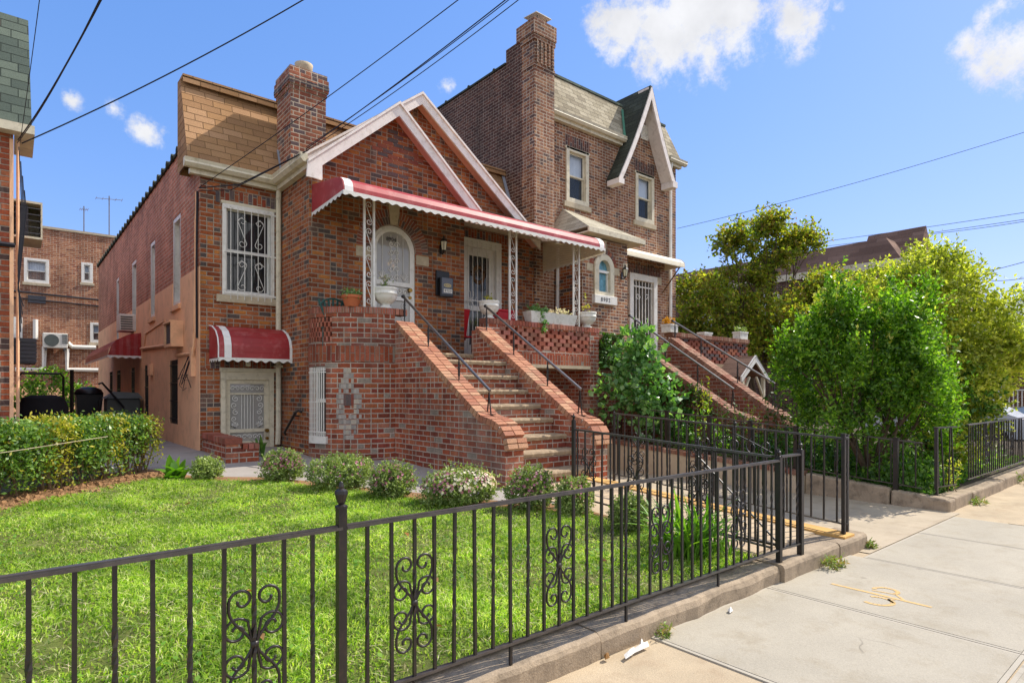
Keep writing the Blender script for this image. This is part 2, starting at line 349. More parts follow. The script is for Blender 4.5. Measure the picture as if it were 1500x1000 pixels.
# ------------------------------------------------------------------ mesh builder
class MB:
    def __init__(s, T=None): s.v = []; s.f = []; s.T = T; s.ov = {}
    def _a(s, p):
        p = Vector(p)
        s.v.append(tuple(s.T(*p)) if s.T else tuple(p)); return len(s.v)-1
    def face(s, pts, uv=None):
        ix = [s._a(p) for p in pts]; s.f.append(ix)
        if uv: s.ov[len(s.f)-1] = uv
        return s
    def mesh(s, pts, faces):
        o = len(s.v)
        for p in pts: s._a(p)
        for f in faces: s.f.append([o+i for i in f])
        return s
    def box(s, a, b):
        x0, y0, z0 = a; x1, y1, z1 = b
        return s.mesh([(x0, y0, z0), (x1, y0, z0), (x1, y1, z0), (x0, y1, z0), (x0, y0, z1), (x1, y0, z1), (x1, y1, z1), (x0, y1, z1)],
                      [(0, 3, 2, 1), (4, 5, 6, 7), (0, 1, 5, 4), (1, 2, 6, 5), (2, 3, 7, 6), (3, 0, 4, 7)])
    def obox(s, c, ax, ay, az, h):
        c = Vector(c); P = []
        for k in (-1, 1):
            for i, j in ((-1, -1), (1, -1), (1, 1), (-1, 1)): P.append(c+ax*h[0]*i+ay*h[1]*j+az*h[2]*k)
        return s.mesh(P, [(0, 3, 2, 1), (4, 5, 6, 7), (0, 1, 5, 4), (1, 2, 6, 5), (2, 3, 7, 6), (3, 0, 4, 7)])
    def prism(s, poly, d0, d1, holes=()):
        # polygon in (a,b) extruded along third local axis w from d0 to d1: local (a, w, b)
        loops = [list(poly)]+[list(h) for h in holes]
        flat = [p for l in loops for p in l]
        tris = tessellate_polygon([[Vector((p[0], p[1], 0)) for p in l] for l in loops])
        for d in (d0, d1):
            o = len(s.v)
            for p in flat: s._a((p[0], d, p[1]))
            for tr in tris: s.f.append([o+i for i in tr])
        for l in loops:
            n = len(l)
            for i in range(n):
                a, b = l[i], l[(i+1) % n]
                s.face([(a[0], d0, a[1]), (b[0], d0, b[1]), (b[0], d1, b[1]), (a[0], d1, a[1])])
        return s
    def tube(s, path, r, n=6, cap=True, flat=None):
        P = [Vector(p) for p in path]; k = len(P); o = len(s.v)
        rr = r if isinstance(r, (list, tuple)) else [r]*k
        ref = None
        for i in range(k):
            d = (P[min(i+1, k-1)]-P[max(i-1, 0)])
            d = d.normalized() if d.length > 1e-9 else Vector((0, 0, 1))
            if ref is None: ref = Vector((0, 0, 1)) if abs(d.z) < .9 else Vector((1, 0, 0))
            e = ref-d*ref.dot(d)
            if e.length < 1e-6: e = d.orthogonal()
            e.normalize(); f_ = d.cross(e); ref = e
            for j in range(n):
                a = 2*math.pi*(j+.5)/n
                s._a(P[i]+(e*math.cos(a)+f_*math.sin(a)*(flat or 1))*rr[i])
        for i in range(k-1):
            for j in range(n):
                s.f.append([o+i*n+j, o+i*n+(j+1) % n, o+(i+1)*n+(j+1) % n, o+(i+1)*n+j])
        if cap: s.f.append([o+j for j in range(n)][::-1]); s.f.append([o+(k-1)*n+j for j in range(n)])
        return s
    def lathe(s, prof, c=(0, 0, 0), n=20, sx=1, sy=1):
        o = len(s.v); k = len(prof)
        for r, z in prof:
            for j in range(n):
                a = 2*math.pi*j/n
                s._a((c[0]+r*math.cos(a)*sx, c[1]+r*math.sin(a)*sy, c[2]+z))
        for i in range(k-1):
            for j in range(n): s.f.append([o+i*n+j, o+i*n+(j+1) % n, o+(i+1)*n+(j+1) % n, o+(i+1)*n+j])
        s.f.append([o+j for j in range(n)][::-1]); s.f.append([o+(k-1)*n+j for j in range(n)])
        return s
    def build(s, name, mat, parent=None, smooth=False, bevel=0, label=None, slab=False):
        me = bpy.data.meshes.new(name); me.from_pydata(s.v, [], s.f)
        uvl = me.uv_layers.new(name='UVMap')
        V = [Vector(x) for x in s.v]; Z = Vector((0, 0, 1))
        dat = np.zeros(len(me.loops)*2, np.float32)
        for p in me.polygons:
            if p.index in s.ov:
                for q, li in zip(s.ov[p.index], p.loop_indices): dat[li*2], dat[li*2+1] = q
                continue
            n = p.normal
            if abs(n.z) > .97: tx, ty = Vector((1, 0, 0)), Vector((0, 1, 0))
            else:
                tx = Z.cross(n).normalized(); ty = n.cross(tx)
                if abs(tx.x) > abs(tx.y):
                    if tx.x < 0: tx = -tx
                elif tx.y < 0: tx = -tx
                if ty.z < 0: ty = -ty
            for li in p.loop_indices:
                q = V[me.loops[li].vertex_index]; dat[li*2] = q.dot(tx); dat[li*2+1] = q.dot(ty)
        uvl.data.foreach_set('uv', dat)
        me.materials.append(MATS[mat])
        if smooth: me.polygons.foreach_set('use_smooth', [True]*len(me.polygons))
        ob = bpy.data.objects.new(name, me); C.objects.link(ob)
        if parent: ob.parent = parent; ob.matrix_parent_inverse = Matrix.Translation(parent.location).inverted() if not parent.parent and parent.type == 'EMPTY' else Matrix()
        if bevel:
            bm = bmesh.new(); bm.from_mesh(me); bmesh.ops.remove_doubles(bm, verts=bm.verts, dist=1e-5); bm.to_mesh(me); bm.free()
            md = ob.modifiers.new('bevel', 'BEVEL'); md.width = bevel; md.segments = 2; md.limit_method = 'ANGLE'
        if label: ob['label'] = label
        return ob
def tag(o, label, cat, group=None, kind=None):
    o['label'] = label; o['category'] = cat
    if group: o['group'] = group
    if kind: o['kind'] = kind
    return o
def thing(name, label, cat, loc=(0, 0, 0), group=None, kind=None):
    o = bpy.data.objects.new(name, None); C.objects.link(o); o.location = loc; o.empty_display_size = .1
    return tag(o, label, cat, group, kind)
def struct(o, label=None): o['kind'] = 'structure'; (label and o.__setitem__('label', label)); return o
# local frames: (a along the wall, w outward, b up)
def Ff(Y): return lambda a, w, b: (a, Y-w, b)
def Fl(X): return lambda a, w, b: (X-w, a, b)
def rect(a0, a1, b0, b1): return [(a0, b0), (a1, b0), (a1, b1), (a0, b1)]
def arch(cx, hw, b0, spring, n=14, rise=None):
    rise = rise or hw
    return [(cx-hw, b0), (cx+hw, b0)]+[(cx+hw*math.cos(math.pi*i/n), spring+rise*math.sin(math.pi*i/n)) for i in range(n+1)]
def curve_tube(mb, pts, r, n=5, flat=None): return mb.tube(pts, r, n, True, flat)
def spiral(cx, cb, r0, turns, a0, sgn, n=20, end=.25):
    # flat spiral from radius r0 at angle a0 inwards
    out = []
    for i in range(n+1):
        f = i/n; r = r0*(1-f*(1-end)); a = a0+sgn*turns*2*math.pi*f
        out.append((cx+r*math.cos(a), cb+r*math.sin(a)))
    return out
def bez(p0, p1, p2, p3, n=10):
    o = []
    for i in range(n+1):
        t_ = i/n; u = 1-t_
        o.append(tuple(u**3*a+3*u*u*t_*b+3*u*t_*t_*c+t_**3*d for a, b, c, d in zip(p0, p1, p2, p3)))
    return o

# ------------------------------------------------------------------ foliage
def scatter_mesh(name, P, A, B, mat, parent=None, fold=.25):
    """leaf cards: centre P, half axis A (length), half axis B (width); each a folded 4-corner leaf"""
    n = len(P); N = np.cross(A, B); N /= (np.linalg.norm(N, axis=1, keepdims=True)+1e-9)
    wl = np.linalg.norm(B, axis=1, keepdims=True)
    v = np.empty((n, 4, 3), np.float32)
    v[:, 0] = P-A; v[:, 1] = P+B-A*.1+N*wl*fold; v[:, 2] = P+A; v[:, 3] = P-B-A*.1+N*wl*fold
    me = bpy.data.meshes.new(name)
    me.vertices.add(n*4); me.vertices.foreach_set('co', v.reshape(-1))
    me.loops.add(n*4); me.polygons.add(n)
    me.loops.foreach_set('vertex_index', np.arange(n*4, dtype=np.int32))
    me.polygons.foreach_set('loop_start', np.arange(0, n*4, 4, dtype=np.int32))
    me.polygons.foreach_set('loop_total', np.full(n, 4, np.int32))
    me.update(); me.materials.append(MATS[mat])
    ob = bpy.data.objects.new(name, me); C.objects.link(ob)
    if parent: ob.parent = parent; ob.matrix_parent_inverse = Matrix.Translation(parent.location).inverted()
    return ob
def unit(v): return v/(np.linalg.norm(v, axis=1, keepdims=True)+1e-9)
def twigs(clumps, n, k=9, L=.25, leaf=.05, asp=.5, shell=.5, up=.35, jitter=.35, zmin=None):
    """twigs spread through the ellipsoid clumps (c, r); k leaves on each twig"""
    cs = np.array([c for c, r in clumps], float); rs = np.array([r for c, r in clumps], float)
    w = (rs[:, 0]*rs[:, 1]+rs[:, 1]*rs[:, 2]+rs[:, 0]*rs[:, 2]); w /= w.sum()
    i = rng.choice(len(clumps), n, p=w)
    d = unit(rng.normal(size=(n, 3))); rad = (shell+(1-shell)*rng.random(n)**.6)[:, None]
    rad *= (1+.12*rng.normal(size=(n, 1)))
    base = cs[i]+d*rs[i]*rad
    tw = unit(d+np.array([0, 0, up])+rng.normal(size=(n, 3))*.45)
    s = rng.random((n, k, 1))
    P = base[:, None, :]+tw[:, None, :]*(s-.35)*L*(0.6+.8*rng.random((n, 1, 1)))
    out = unit((rng.normal(size=(n*k, 3)))).reshape(n, k, 3)
    dirs = unit((tw[:, None, :]*.6+out*.8).reshape(-1, 3))
    P = P.reshape(-1, 3)+dirs*leaf*.8
    sz = leaf*(.6+.7*rng.random((n*k, 1)))
    nn = unit(rng.normal(size=(n*k, 3))+np.array([0.25, -.1, .8]))
    B = unit(np.cross(nn, dirs))*sz*asp
    A = dirs*sz
    if zmin is not None:
        kq = P[:, 2] > zmin; P, A, B = P[kq], A[kq], B[kq]
    return P, A, B
def branches(mb, root, clumps, r0, spread=.25, sub=3):
    for c, r in clumps:
        c = Vector(c); root_ = Vector(root)
        mid = root_.lerp(c, .5)+Vector((random.uniform(-spread, spread), random.uniform(-spread, spread), random.uniform(0, spread)))
        pts = [root_, root_.lerp(mid, .5)+Vector((0, 0, spread*.3)), mid, mid.lerp(c, .6), c]
        mb.tube(pts, [r0, r0*.8, r0*.6, r0*.4, r0*.15], 5)
        for q in range(sub):
            e = c+Vector([random.uniform(-.9, .9)*r[k_] for k_ in range(3)])
            s0 = pts[2+q % 2]; m2 = s0.lerp(e, .5)+Vector((0, 0, .05))
            mb.tube([s0, m2, e], [r0*.4, r0*.25, r0*.08], 4)
    return mb
def gz(y): return .137+.05*(min(max(y, 2.42), 11.3)-2.42)

# ------------------------------------------------------------------ ground, paving
def sheet(name, poly, mat, zf=None, z=0., nx=1, thick=0, label=None):
    mb = MB()
    zz = zf or (lambda x, y: z)
    tris = tessellate_polygon([[Vector((x, y, 0)) for x, y in poly]])
    o = [mb._a((x, y, zz(x, y))) for x, y in poly]
    for tr in tris: mb.f.append([o[i] for i in tr])
    if thick:
        n = len(poly)
        for i in range(n):
            a, b = poly[i], poly[(i+1) % n]
            mb.face([(a[0], a[1], zz(*a)), (b[0], b[1], zz(*b)), (b[0], b[1], zz(*b)-thick), (a[0], a[1], zz(*a)-thick)])
    ob = mb.build(name, mat); return struct(ob, label)
gy = lambda dz: (lambda x, y: gz(y)+dz)
sheet('ground', [(-400, -400), (500, -400), (500, 500), (-400, 500)], 'asphalt', z=-.16)
sheet('pavement', [(-14, -2.6), (21.5, -2.6), (21.5, 2.43), (-14, 2.43)], 'concrete_tan', z=-.008, thick=.14)
sheet('kerb', [(-14, -2.85), (21.6, -2.85), (21.6, -2.605), (-14, -2.605)], 'concrete_kerb', z=0., thick=.15)
mb = MB(); me_ = MB()
joints = [3.19, 4.72, 6.29, 7.84, 9.22]
rows = [2.29, .80, -.75, -2.3]
for i in range(4):
    for j in range(3):
        x0, x1, y1, y0 = joints[i], joints[i+1], (2.445 if i < 2 and j == 0 else rows[j]), rows[j+1]
        mb.box((x0+.034, y0+.034, -.06), (x1-.034, y1-.034, .004))
        for a in (((x0+.006, y0+.006), (x1-.006, y0+.032)), ((x0+.006, y1-.032), (x1-.006, y1-.006)), ((x0+.006, y0+.034), (x0+.032, y1-.034)), ((x1-.032, y0+.034), (x1-.006, y1-.034))):
            me_.box((*a[0], -.06), (*a[1], .0015))
struct(mb.build('pavement_slab', 'concrete_new'), 'pale grey square paving slabs of the footpath')
struct(me_.build('slab_edge', 'concrete_edge'))
mb = MB()
for i, (x0, x1) in enumerate(((9.25, 12.3), (12.32, 15.4), (15.42, 18.5))): mb.box((x0, -2.3, -.06), (x1, 1.75, .002))
struct(mb.build('pavement_slab', 'concrete_tan'))
# spray-painted utility mark on the slab
mb = MB()
def ribbon(pts, w, z=.0062):
    P = [Vector((*p, z)) for p in pts]
    for i in range(len(P)-1):
        d = (P[i+1]-P[i]).normalized(); s_ = Vector((-d.y, d.x, 0))*w/2
        mb.face([P[i]-s_, P[i+1]-s_, P[i+1]+s_, P[i]+s_])
ribbon([(5.22, 2.14), (5.223, 1.8), (5.22, 1.43)], .036)
ribbon(spiral(5.37, 1.78, .085, .62, 1.9, -1, 14, .9), .034); ribbon([(5.30, 1.86), (5.33, 1.70), (5.24, 1.62)], .02)
ribbon(spiral(5.07, 1.74, .11, .72, 2.6, 1, 16, .85), .034); ribbon([(5.10, 1.64), (5.16, 1.70), (5.19, 1.66)], .02)
struct(mb.build('pavement_marking', 'spray'), 'faded orange spray paint scrawl on the pavement slab')
# kerb along the garden: worn lengths
mb = MB()
segs = [(-6, -3.4), (-3.385, -.6), (-.585, 1.55), (1.562, 2.72), (2.735, 4.93), (4.95, 6.05), (6.07, 6.72)]
for i, (a, b) in enumerate(segs):
    n = max(2, int((b-a)/.12)); zt = .137+(.012 if i > 4 else 0)
    for k in range(n):
        x0 = a+(b-a)*k/n; x1 = a+(b-a)*(k+1)/n
        def prof(x):
            w = .010*math.sin(x*9.7)+.007*math.sin(x*23+1)+.006*math.sin(x*61+i)+random.Random(int(x*1000)).uniform(-.005, .005)
            q = .035+(.02*abs(math.sin(x*3.1)) if i in (2, 4) else 0)
            ys = 2.43+w*.6 if i < 5 else 2.40+w*.3
            return [(ys, -.1), (ys, zt-q), (ys+q*.35, zt-q*.3), (ys+q, zt+w*.25), (2.72, zt+w*.25), (2.72, -.1)]
        p0, p1 = prof(x0), prof(x1)
        for j in range(5): mb.face([(x0, *p0[j]), (x1, *p1[j]), (x1, *p1[j+1]), (x0, *p0[j+1])])
        if k == 0: mb.face([(x0, *p) for p in p0])
        if k == n-1: mb.face([(x1, *p) for p in p1])
struct(mb.build('garden_kerb', 'concrete_kerb'), 'worn concrete kerb under the iron fence')
# yard
sheet('path', [(-7, 2.72), (6.42, 2.72), (6.42, 5.9), (6.75, 9.0), (6.75, 11.3), (-7, 11.3)], 'concrete_path', gy(0))
sheet('alley_path', [(-1.5, 11.3), (2.48, 11.3), (2.48, 40), (-1.5, 40)], 'concrete_path', z=.575)
sheet('walkway', [(4.96, 2.72), (6.25, 2.72), (6.36, 6.0), (4.96, 6.0)], 'concrete_walk', gy(.012), thick=.1)
mb = MB(); 
for a, b, x in ((2.44, 4.2, 0), (4.21, 6.3, .07)):
    za, zb = gz(a), gz(b)
    mb.mesh([(6.27+x*.5, a, za+.03), (6.5+x*.5, a, za+.03), (6.5+x, b, zb+.03), (6.27+x, b, zb+.03), (6.27+x*.5, a, -.1), (6.5+x*.5, a, -.1), (6.5+x, b, -.1), (6.27+x, b, -.1)],
            [(0, 1, 2, 3), (0, 3, 7, 4), (1, 5, 6, 2), (0, 4, 5, 1), (3, 2, 6, 7)])
struct(mb.build('walkway_kerb', 'kerb_yellow'), 'ochre stained kerb along the walkway')
LAWN = [(-7, 2.63), (4.93, 2.63), (4.93, 3.3), (4.78, 4.5), (4.35, 5.05), (3.75, 5.85), (3.3, 6.6), (2.95, 7.3), (2.5, 8.0), (1.8, 8.45), (1.4, 8.75), (.8, 8.5), (-.1, 7.75), (-7, 2.9)]
sheet('lawn', LAWN, 'turf', gy(.02))
sheet('flower_bed', [(4.93, 3.3), (4.97, 3.3), (4.97, 5.0), (4.5, 5.4), (3.5, 6.9), (3.1, 7.6), (2.6, 8.3), (1.9, 8.75), (1.5, 9.6), (1.3, 9.7), (-.4, 8.5), (-7, 3.6), (-7, 2.9), (-.1, 7.75), (.8, 8.5), (1.4, 8.75), (1.8, 8.45), (2.5, 8.0), (2.95, 7.3), (3.3, 6.6), (3.75, 5.85), (4.35, 5.05), (4.78, 4.5)], 'earth', gy(.016))
sheet('driveway', [(6.5, 2.3), (9.55, 2.3), (9.55, 10.6), (6.5, 10.6)], 'concrete_drive', z=.0)
# clods in the bare soil strip
mb = MB()
for i in range(420):
    f = random.random(); x = -1.2+2.9*f; y = 7.15+1.75*f+random.uniform(-.05, .55)
    s_ = random.uniform(.008, .03); c = Vector((x, y, gz(y)+.016+s_*.3))
    a = random.random()*3; ax = Vector((math.cos(a), math.sin(a), random.uniform(-.4, .4))).normalized(); ay = ax.orthogonal().normalized()
    mb.obox(c, ax, ay, ax.cross(ay), (s_, s_*.8, s_*.6))
o = mb.build('clods', 'earth'); tag(o, 'loose brown clods of bare soil below the hedge', 'soil', kind='stuff')
# right-hand garden: retaining wall, kerb and soil
rt = lambda y: .16+max(0, min(y, 8.5)-2.42)*.095
def zr(x, y): return rt(y)-.03
sheet('garden_soil', [(9.66, 2.5), (40, 2.5), (40, 10.6), (9.66, 10.6)], 'soil_dark', lambda x, y: .12+max(0, min(y, 8.5)-2.42)*.06)
W1 = thing('retaining_wall', 'beige rendered retaining wall with brick coping along the driveway', 'wall', (9.5, 6, 0))
mb = MB(); ys = [4.05, 9.4]
mb.mesh([(9.45, 4.3, 0), (9.68, 4.3, 0), (9.68, 8.95, 0), (9.45, 8.95, 0), (9.45, 4.3, rt(4.3)-.06), (9.68, 4.3, rt(4.3)-.06), (9.68, 8.95, .58), (9.45, 8.95, .58)], [(0, 1, 5, 4), (1, 2, 6, 5), (2, 3, 7, 6), (3, 0, 4, 7), (4, 5, 6, 7)])
mb.build('wall', 'beige_wall', W1)
mb = MB(); n = 52
for i in range(n):
    y0 = 4.3+4.65*i/n; y1 = y0+4.65/n-.012; z0 = rt(4.3)-.06+(.58-rt(4.3)+.06)*i/n
    mb.box((9.43+random.uniform(-.004, .004), y0, z0), (9.7, y1, z0+.07))
mb.build('coping', 'brick_unit_brown', W1)
mb = MB()
for i, (a, b) in enumerate(((2.44, 3.1), (3.12, 4.29))):
    za, zb = rt(a), rt(b)-.02
    mb.mesh([(9.5, a, -.05), (9.72, a, -.05), (9.72, b, -.05), (9.5, b, -.05), (9.52, a, za), (9.72, a, za), (9.72, b, zb), (9.52, b, zb)], [(0, 1, 5, 4), (1, 2, 6, 5), (2, 3, 7, 6), (3, 0, 4, 7), (4, 5, 6, 7)])
xs = [9.5, 9.78, 10.6, 12.4, 15, 21]
for i in range(5): mb.box((xs[i]+.01, 2.40+.01*(i % 2), -.05), (xs[i+1], 2.66, .15+.012*(i % 2)))
struct(mb.build('garden_kerb', 'concrete_kerb', bevel=.025), 'worn concrete kerb round the overgrown garden')

# ------------------------------------------------------------------ shared house parts
def sash_window(par, T, a0, a1, b0, b1, mat='paint_white', depth=.1, fw=.07, glass='glass', blind=None, sill=None, lintel=None, name='window', top=None):
    """double-hung window set into an opening; w=0 is the wall face"""
    mb = MB(T); d0, d1 = -depth, -depth+.06
    for q in (rect(a0, a0+fw, b0, b1), rect(a1-fw, a1, b0, b1), rect(a0+fw, a1-fw, b1-fw, b1), rect(a0+fw, a1-fw, b0, b0+fw)):
        mb.box((q[0][0], d0, q[0][1]), (q[2][0], d1+.05, q[2][1]))
    w = mb.build(name, mat, par, bevel=.006)
    bm_ = (b0+b1)/2
    for k, (x0, x1, z0, z1, off) in enumerate(((a0+fw, a1-fw, bm_-.02, b1-fw, .0), (a0+fw, a1-fw, b0+fw, bm_+.02, -.03))):
        mb = MB(T); s_ = .04
        mb.box((x0, d0+off, z0), (x0+s_, d0+off+.03, z1)); mb.box((x1-s_, d0+off, z0), (x1, d0+off+.03, z1))
        mb.box((x0+s_, d0+off, z0), (x1-s_, d0+off+.03, z0+s_)); mb.box((x0+s_, d0+off, z1-s_), (x1-s_, d0+off+.03, z1))
        mb.build('sash', mat, w)
        mb = MB(T); mb.face([(x0+s_, d0+off+.012, z0+s_), (x1-s_, d0+off+.012, z0+s_), (x1-s_, d0+off+.012, z1-s_), (x0+s_, d0+off+.012, z1-s_)])
        mb.build('pane', glass, w)
    mb = MB(T); mb.box((a0, -depth-.5, b0), (a1, -depth-.42, b1)); mb.face([(a0, -depth-.5, b0), (a0, d0, b0), (a0, d0, b1), (a0, -depth-.5, b1)]); mb.face([(a1, -depth-.5, b0), (a1, d0, b0), (a1, d0, b1), (a1, -depth-.5, b1)])
    mb.build('room_lining', 'room', w)
    if blind:
        mb = MB(T); z0 = b0+(b1-b0)*blind[0]
        n = 24
        for i in range(n):
            x0 = a0+fw+(a1-a0-2*fw)*i/n; x1 = a0+fw+(a1-a0-2*fw)*(i+1)/n; y0 = -depth-.07-.02*(i % 2); y1 = -depth-.07-.02*((i+1) % 2)
            mb.face([(x0, y0, z0), (x1, y1, z0), (x1, y1, b1), (x0, y0, b1)])
        mb.build('curtain', blind[1], w)
    if sill:
        mb = MB(T); mb.box((a0-sill[0], -depth, b0-sill[1]), (a1+sill[0], .05, b0-.002)); mb.build('sill', sill[2] if len(sill) > 2 else 'limestone', w, bevel=.008)
    return w
def wall(par, T, outer, holes, mat, thick=.2, name='wall', label=None):
    return MB(T).prism(outer, 0, -thick, holes).build(name, mat, par, label=label)
def soldier(par, T, a0, a1, b0, b1, mat='brick_soldier', w=.004):
    MB(T).box((a0, -.05, b0), (a1, w, b1)).build('lintel', mat, par)
def s_scroll(mb, ca, cb, hw, hh, r, w=0., flip=1):
    # upper curl on one side, lower curl on the other, joined by a diagonal
    ru = hw*.8
    up = spiral(ca, cb+hh-ru, ru, 1.1, math.pi if flip > 0 else 0, -1 if flip > 0 else 1, 18, .25)
    lo = spiral(ca, cb-hh+ru, ru, 1.1, 0 if flip > 0 else math.pi, -1 if flip > 0 else 1, 18, .25)
    pts = list(reversed(up))+lo
    mb.tube([(a, w, b) for a, b in pts], r, 5)
def lantern(name, label, pos, s=1.):
    x, y, z = pos; th = thing(name, label, 'wall lamp', pos)
    m1 = MB(); m1.box((x-.03*s, y-.005, z-.16*s), (x+.03*s, y-.02, z+.02*s))
    m1.tube([(x, y-.02, z-.13*s), (x, y-.07, z-.17*s), (x, y-.12, z-.13*s)], .012*s, 6)
    m1.build('bracket', 'iron_black', th)
    m2 = MB(); c = (x, y-.12*s, z-.13*s)
    m2.lathe([(.02*s, 0), (.045*s, .02*s), (.05*s, .03*s)], c, 6); m2.lathe([(.085*s, .20*s), (.06*s, .25*s), (.02*s, .28*s), (.025*s, .30*s), (.004, .34*s)], c, 6)
    for k in range(6):
        a = math.pi/3*k; m2.tube([(c[0]+.05*s*math.cos(a), c[1]+.05*s*math.sin(a), c[2]+.03*s), (c[0]+.075*s*math.cos(a), c[1]+.075*s*math.sin(a), c[2]+.2*s)], .006*s, 4)
    m2.build('cage', 'iron_black', th)
    MB().lathe([(.044*s, .03*s), (.068*s, .2*s)], c, 6).build('lamp_glass', 'lens', th)
    return th

# ------------------------------------------------------------------ the single-storey brick house
XB, YA, YB, YR, XR = 3.825, 11.258, 9.877, 10.6, 9.5
HS = thing('brick_house', 'single storey red brick house with twin white gables over a long red metal awning', 'house', (6, 13, .5))
TA, TB, TR_, TS, TSB = Ff(YA), Ff(YB), Ff(YR), Fl(2.475), Fl(XB)
# recessed bay
wA = rect(2.478, XB, .3, 5.45); hW = rect(2.82, 3.70, 3.27, 4.85); hD = rect(2.80, 3.70, -.02+.33, 1.97)
wall(HS, TA, wA, [hW, hD], 'brick_front')
soldier(HS, TA, 2.72, 3.82, 4.86, 5.10); soldier(HS, TA, 2.55, 3.78, 1.98, 2.25)
w = sash_window(HS, TA, 2.82, 3.70, 3.27, 4.85, depth=.06, fw=.06, sill=(.09, .13))
MB(TA).box((2.80, -.02, 4.85), (3.76, .05, 4.90)).build('drip_cap', 'paint_cream', w)
mb = MB(TA); gx0, gx1 = 2.85, 3.74
for i in range(7): mb.tube([(gx0+.1+(gx1-gx0-.2)*i/6, .06, 3.2), (gx0+.1+(gx1-gx0-.2)*i/6, .06, 4.82)], .0075, 4)
for z in (3.3, 4.02, 4.78): mb.box((gx0, .05, z-.012), (gx1, .062, z+.012))
for z in (3.3, 4.78):
    for x in (gx0+.01, gx1-.01): mb.box((x-.01, -.02, z-.01), (x+.01, .06, z+.01))
for (cx, f) in ((3.13, 1), (3.44, -1)):
    for cz, g_ in ((4.38, 1), (3.62, -1)):
        d = .085
        for e in (1, -1):
            pts = spiral(cx+.01*f, cz+.19*e, .075, .95, (math.pi if f*g_*e > 0 else 0), (-1 if f*g_ > 0 else 1), 14, .25)
            mb.tube([(a, .06, b) for a, b in pts], .006, 4)
        mb.tube([(cx+.01*f-.075*f*g_, .06, cz+.19), (cx+.01*f+.075*f*g_, .06, cz-.19)], .006, 4)
        mb.tube([(cx+.01*f-.075*f*g_, .06, cz+.19), (cx+.0, .06, cz+.27), (cx+.075*f*g_, .06, cz+.2)], .006, 4)
mb.build('window_guard', 'paint_white', w)
# basement door with ornamental screen
mb = MB(TA)
for q in ((2.80, 2.88, .31, 1.97), (3.62, 3.70, .31, 1.97), (2.88, 3.62, 1.79, 1.97)): mb.box((q[0], -.1, q[2]), (q[1], .03, q[3]))
mb.box((2.78, -.02, 1.93), (3.74, .06, 2.0))
D = mb.build('door', 'paint_cream', HS, bevel=.006)
mb = MB(TA); mb.box((2.88, -.06, .31), (2.96, -.02, 1.79)); mb.box((3.54, -.06, .31), (3.62, -.02, 1.79))
for z0, z1 in ((1.72, 1.79), (1.53, 1.56), (.86, .92), (.66, .7), (.31, .45)): mb.box((2.96, -.06, z0), (3.54, -.02, z1))
mb.build('leaf_frame', 'paint_cream', D)
mb = MB(TA); mb.box((2.96, -.055, .31), (3.54, -.05, 1.79)); mb.build('screen', 'glass_screen', D)
mb = MB(TA); mb.box((2.86, -.13, .31), (3.64, -.1, 1.79)); mb.build('inner_leaf', 'paint_cream', D)
mb = MB(TA)
for i in range(5): mb.tube([(3.15+.05*i, -.03, .92), (3.15+.05*i, -.03, 1.53)], .007, 4)
for sx, c in ((1, 3.04), (-1, 3.46)):
    for k in range(5):
        z = 1.46-.12*k; r_ = .06-.004*k
        mb.tube([(a, -.03, b) for a, b in spiral(c+.012*sx*(-1)**k, z, r_, 1.25, 1.57+k*math.pi, (-1)**k*sx, 16, .2)], .008, 4)
    for k in range(6):
        a = -1.2+.48*k; mb.tube([(c, -.03, .94), (c+.05*math.sin(a), -.03, 1.0), (c+.07*math.sin(a), -.03, .97+.08*math.cos(a))], .008, 4)
for k in range(7): mb.tube([(a, -.03, b) for a, b in spiral(3.0+.083*k, 1.64, .045, 1.1, math.pi*(k % 2), (-1)**k, 14, .25)], .007, 4)
for k in range(6): mb.tube([(a, -.03, b) for a, b in spiral(3.02+.09*k, .78, .045, 1.1, math.pi*(k % 2), (-1)**k, 14, .25)], .007, 4)
mb.build('scrollwork', 'paint_white', D)
MB(TA).tube([(3.58, -.02, .88), (3.58, .03, .88)], .035, 10).build('handle', 'brass', D); MB(TA).tube([(3.58, -.02, .74), (3.58, .025, .74)], .028, 10).build('lock', 'brass', D)
# barrel awning over the basement door
AW = MB()
ax0, ax1 = 2.62, 3.98; pf = [(YA, 2.72), (YA-.2, 2.69), (YA-.42, 2.60), (YA-.55, 2.48), (YA-.6, 2.34), (YA-.6, 2.14)]
def strips(mb, x0, x1, prof, off=0.):
    for i in range(len(prof)-1):
        (y0, z0), (y1, z1) = prof[i], prof[i+1]
        n = max(1, int(math.hypot(y1-y0, z1-z0)/.07))
        for k in range(n):
            fa, fb, fm = k/n, (k+1)/n, (k+.85)/n
            P = lambda f, o: (y0+(y1-y0)*f-o*.3, z0+(z1-z0)*f+o)
            a, b_, c_ = P(fa, off), P(fm, off), P(fb, off-.012)
            mb.face([(x0, *a), (x1, *a), (x1, *b_), (x0, *b_)]); mb.face([(x0, *b_), (x1, *b_), (x1, *c_), (x0, *c_)])
strips(AW, ax0, ax1, pf)
for x in (ax0, ax1): AW.face([(x, *p) for p in pf]+[(x, YA, 2.14)])
A1 = AW.build('awning', 'awning_red', HS)
mb = MB(); 
for x0, x1 in ((ax0+.09, ax0+.2), (ax1-.2, ax1-.09)): mb = MB(); strips(mb, x0, x1, pf, .006); mb.build('stripe', 'awning_stripe', A1)
MB().tube([(ax0-.003, p[0]-.003, p[1]) for p in pf], .012, 4).build('edge_piping', 'awning_stripe', A1)
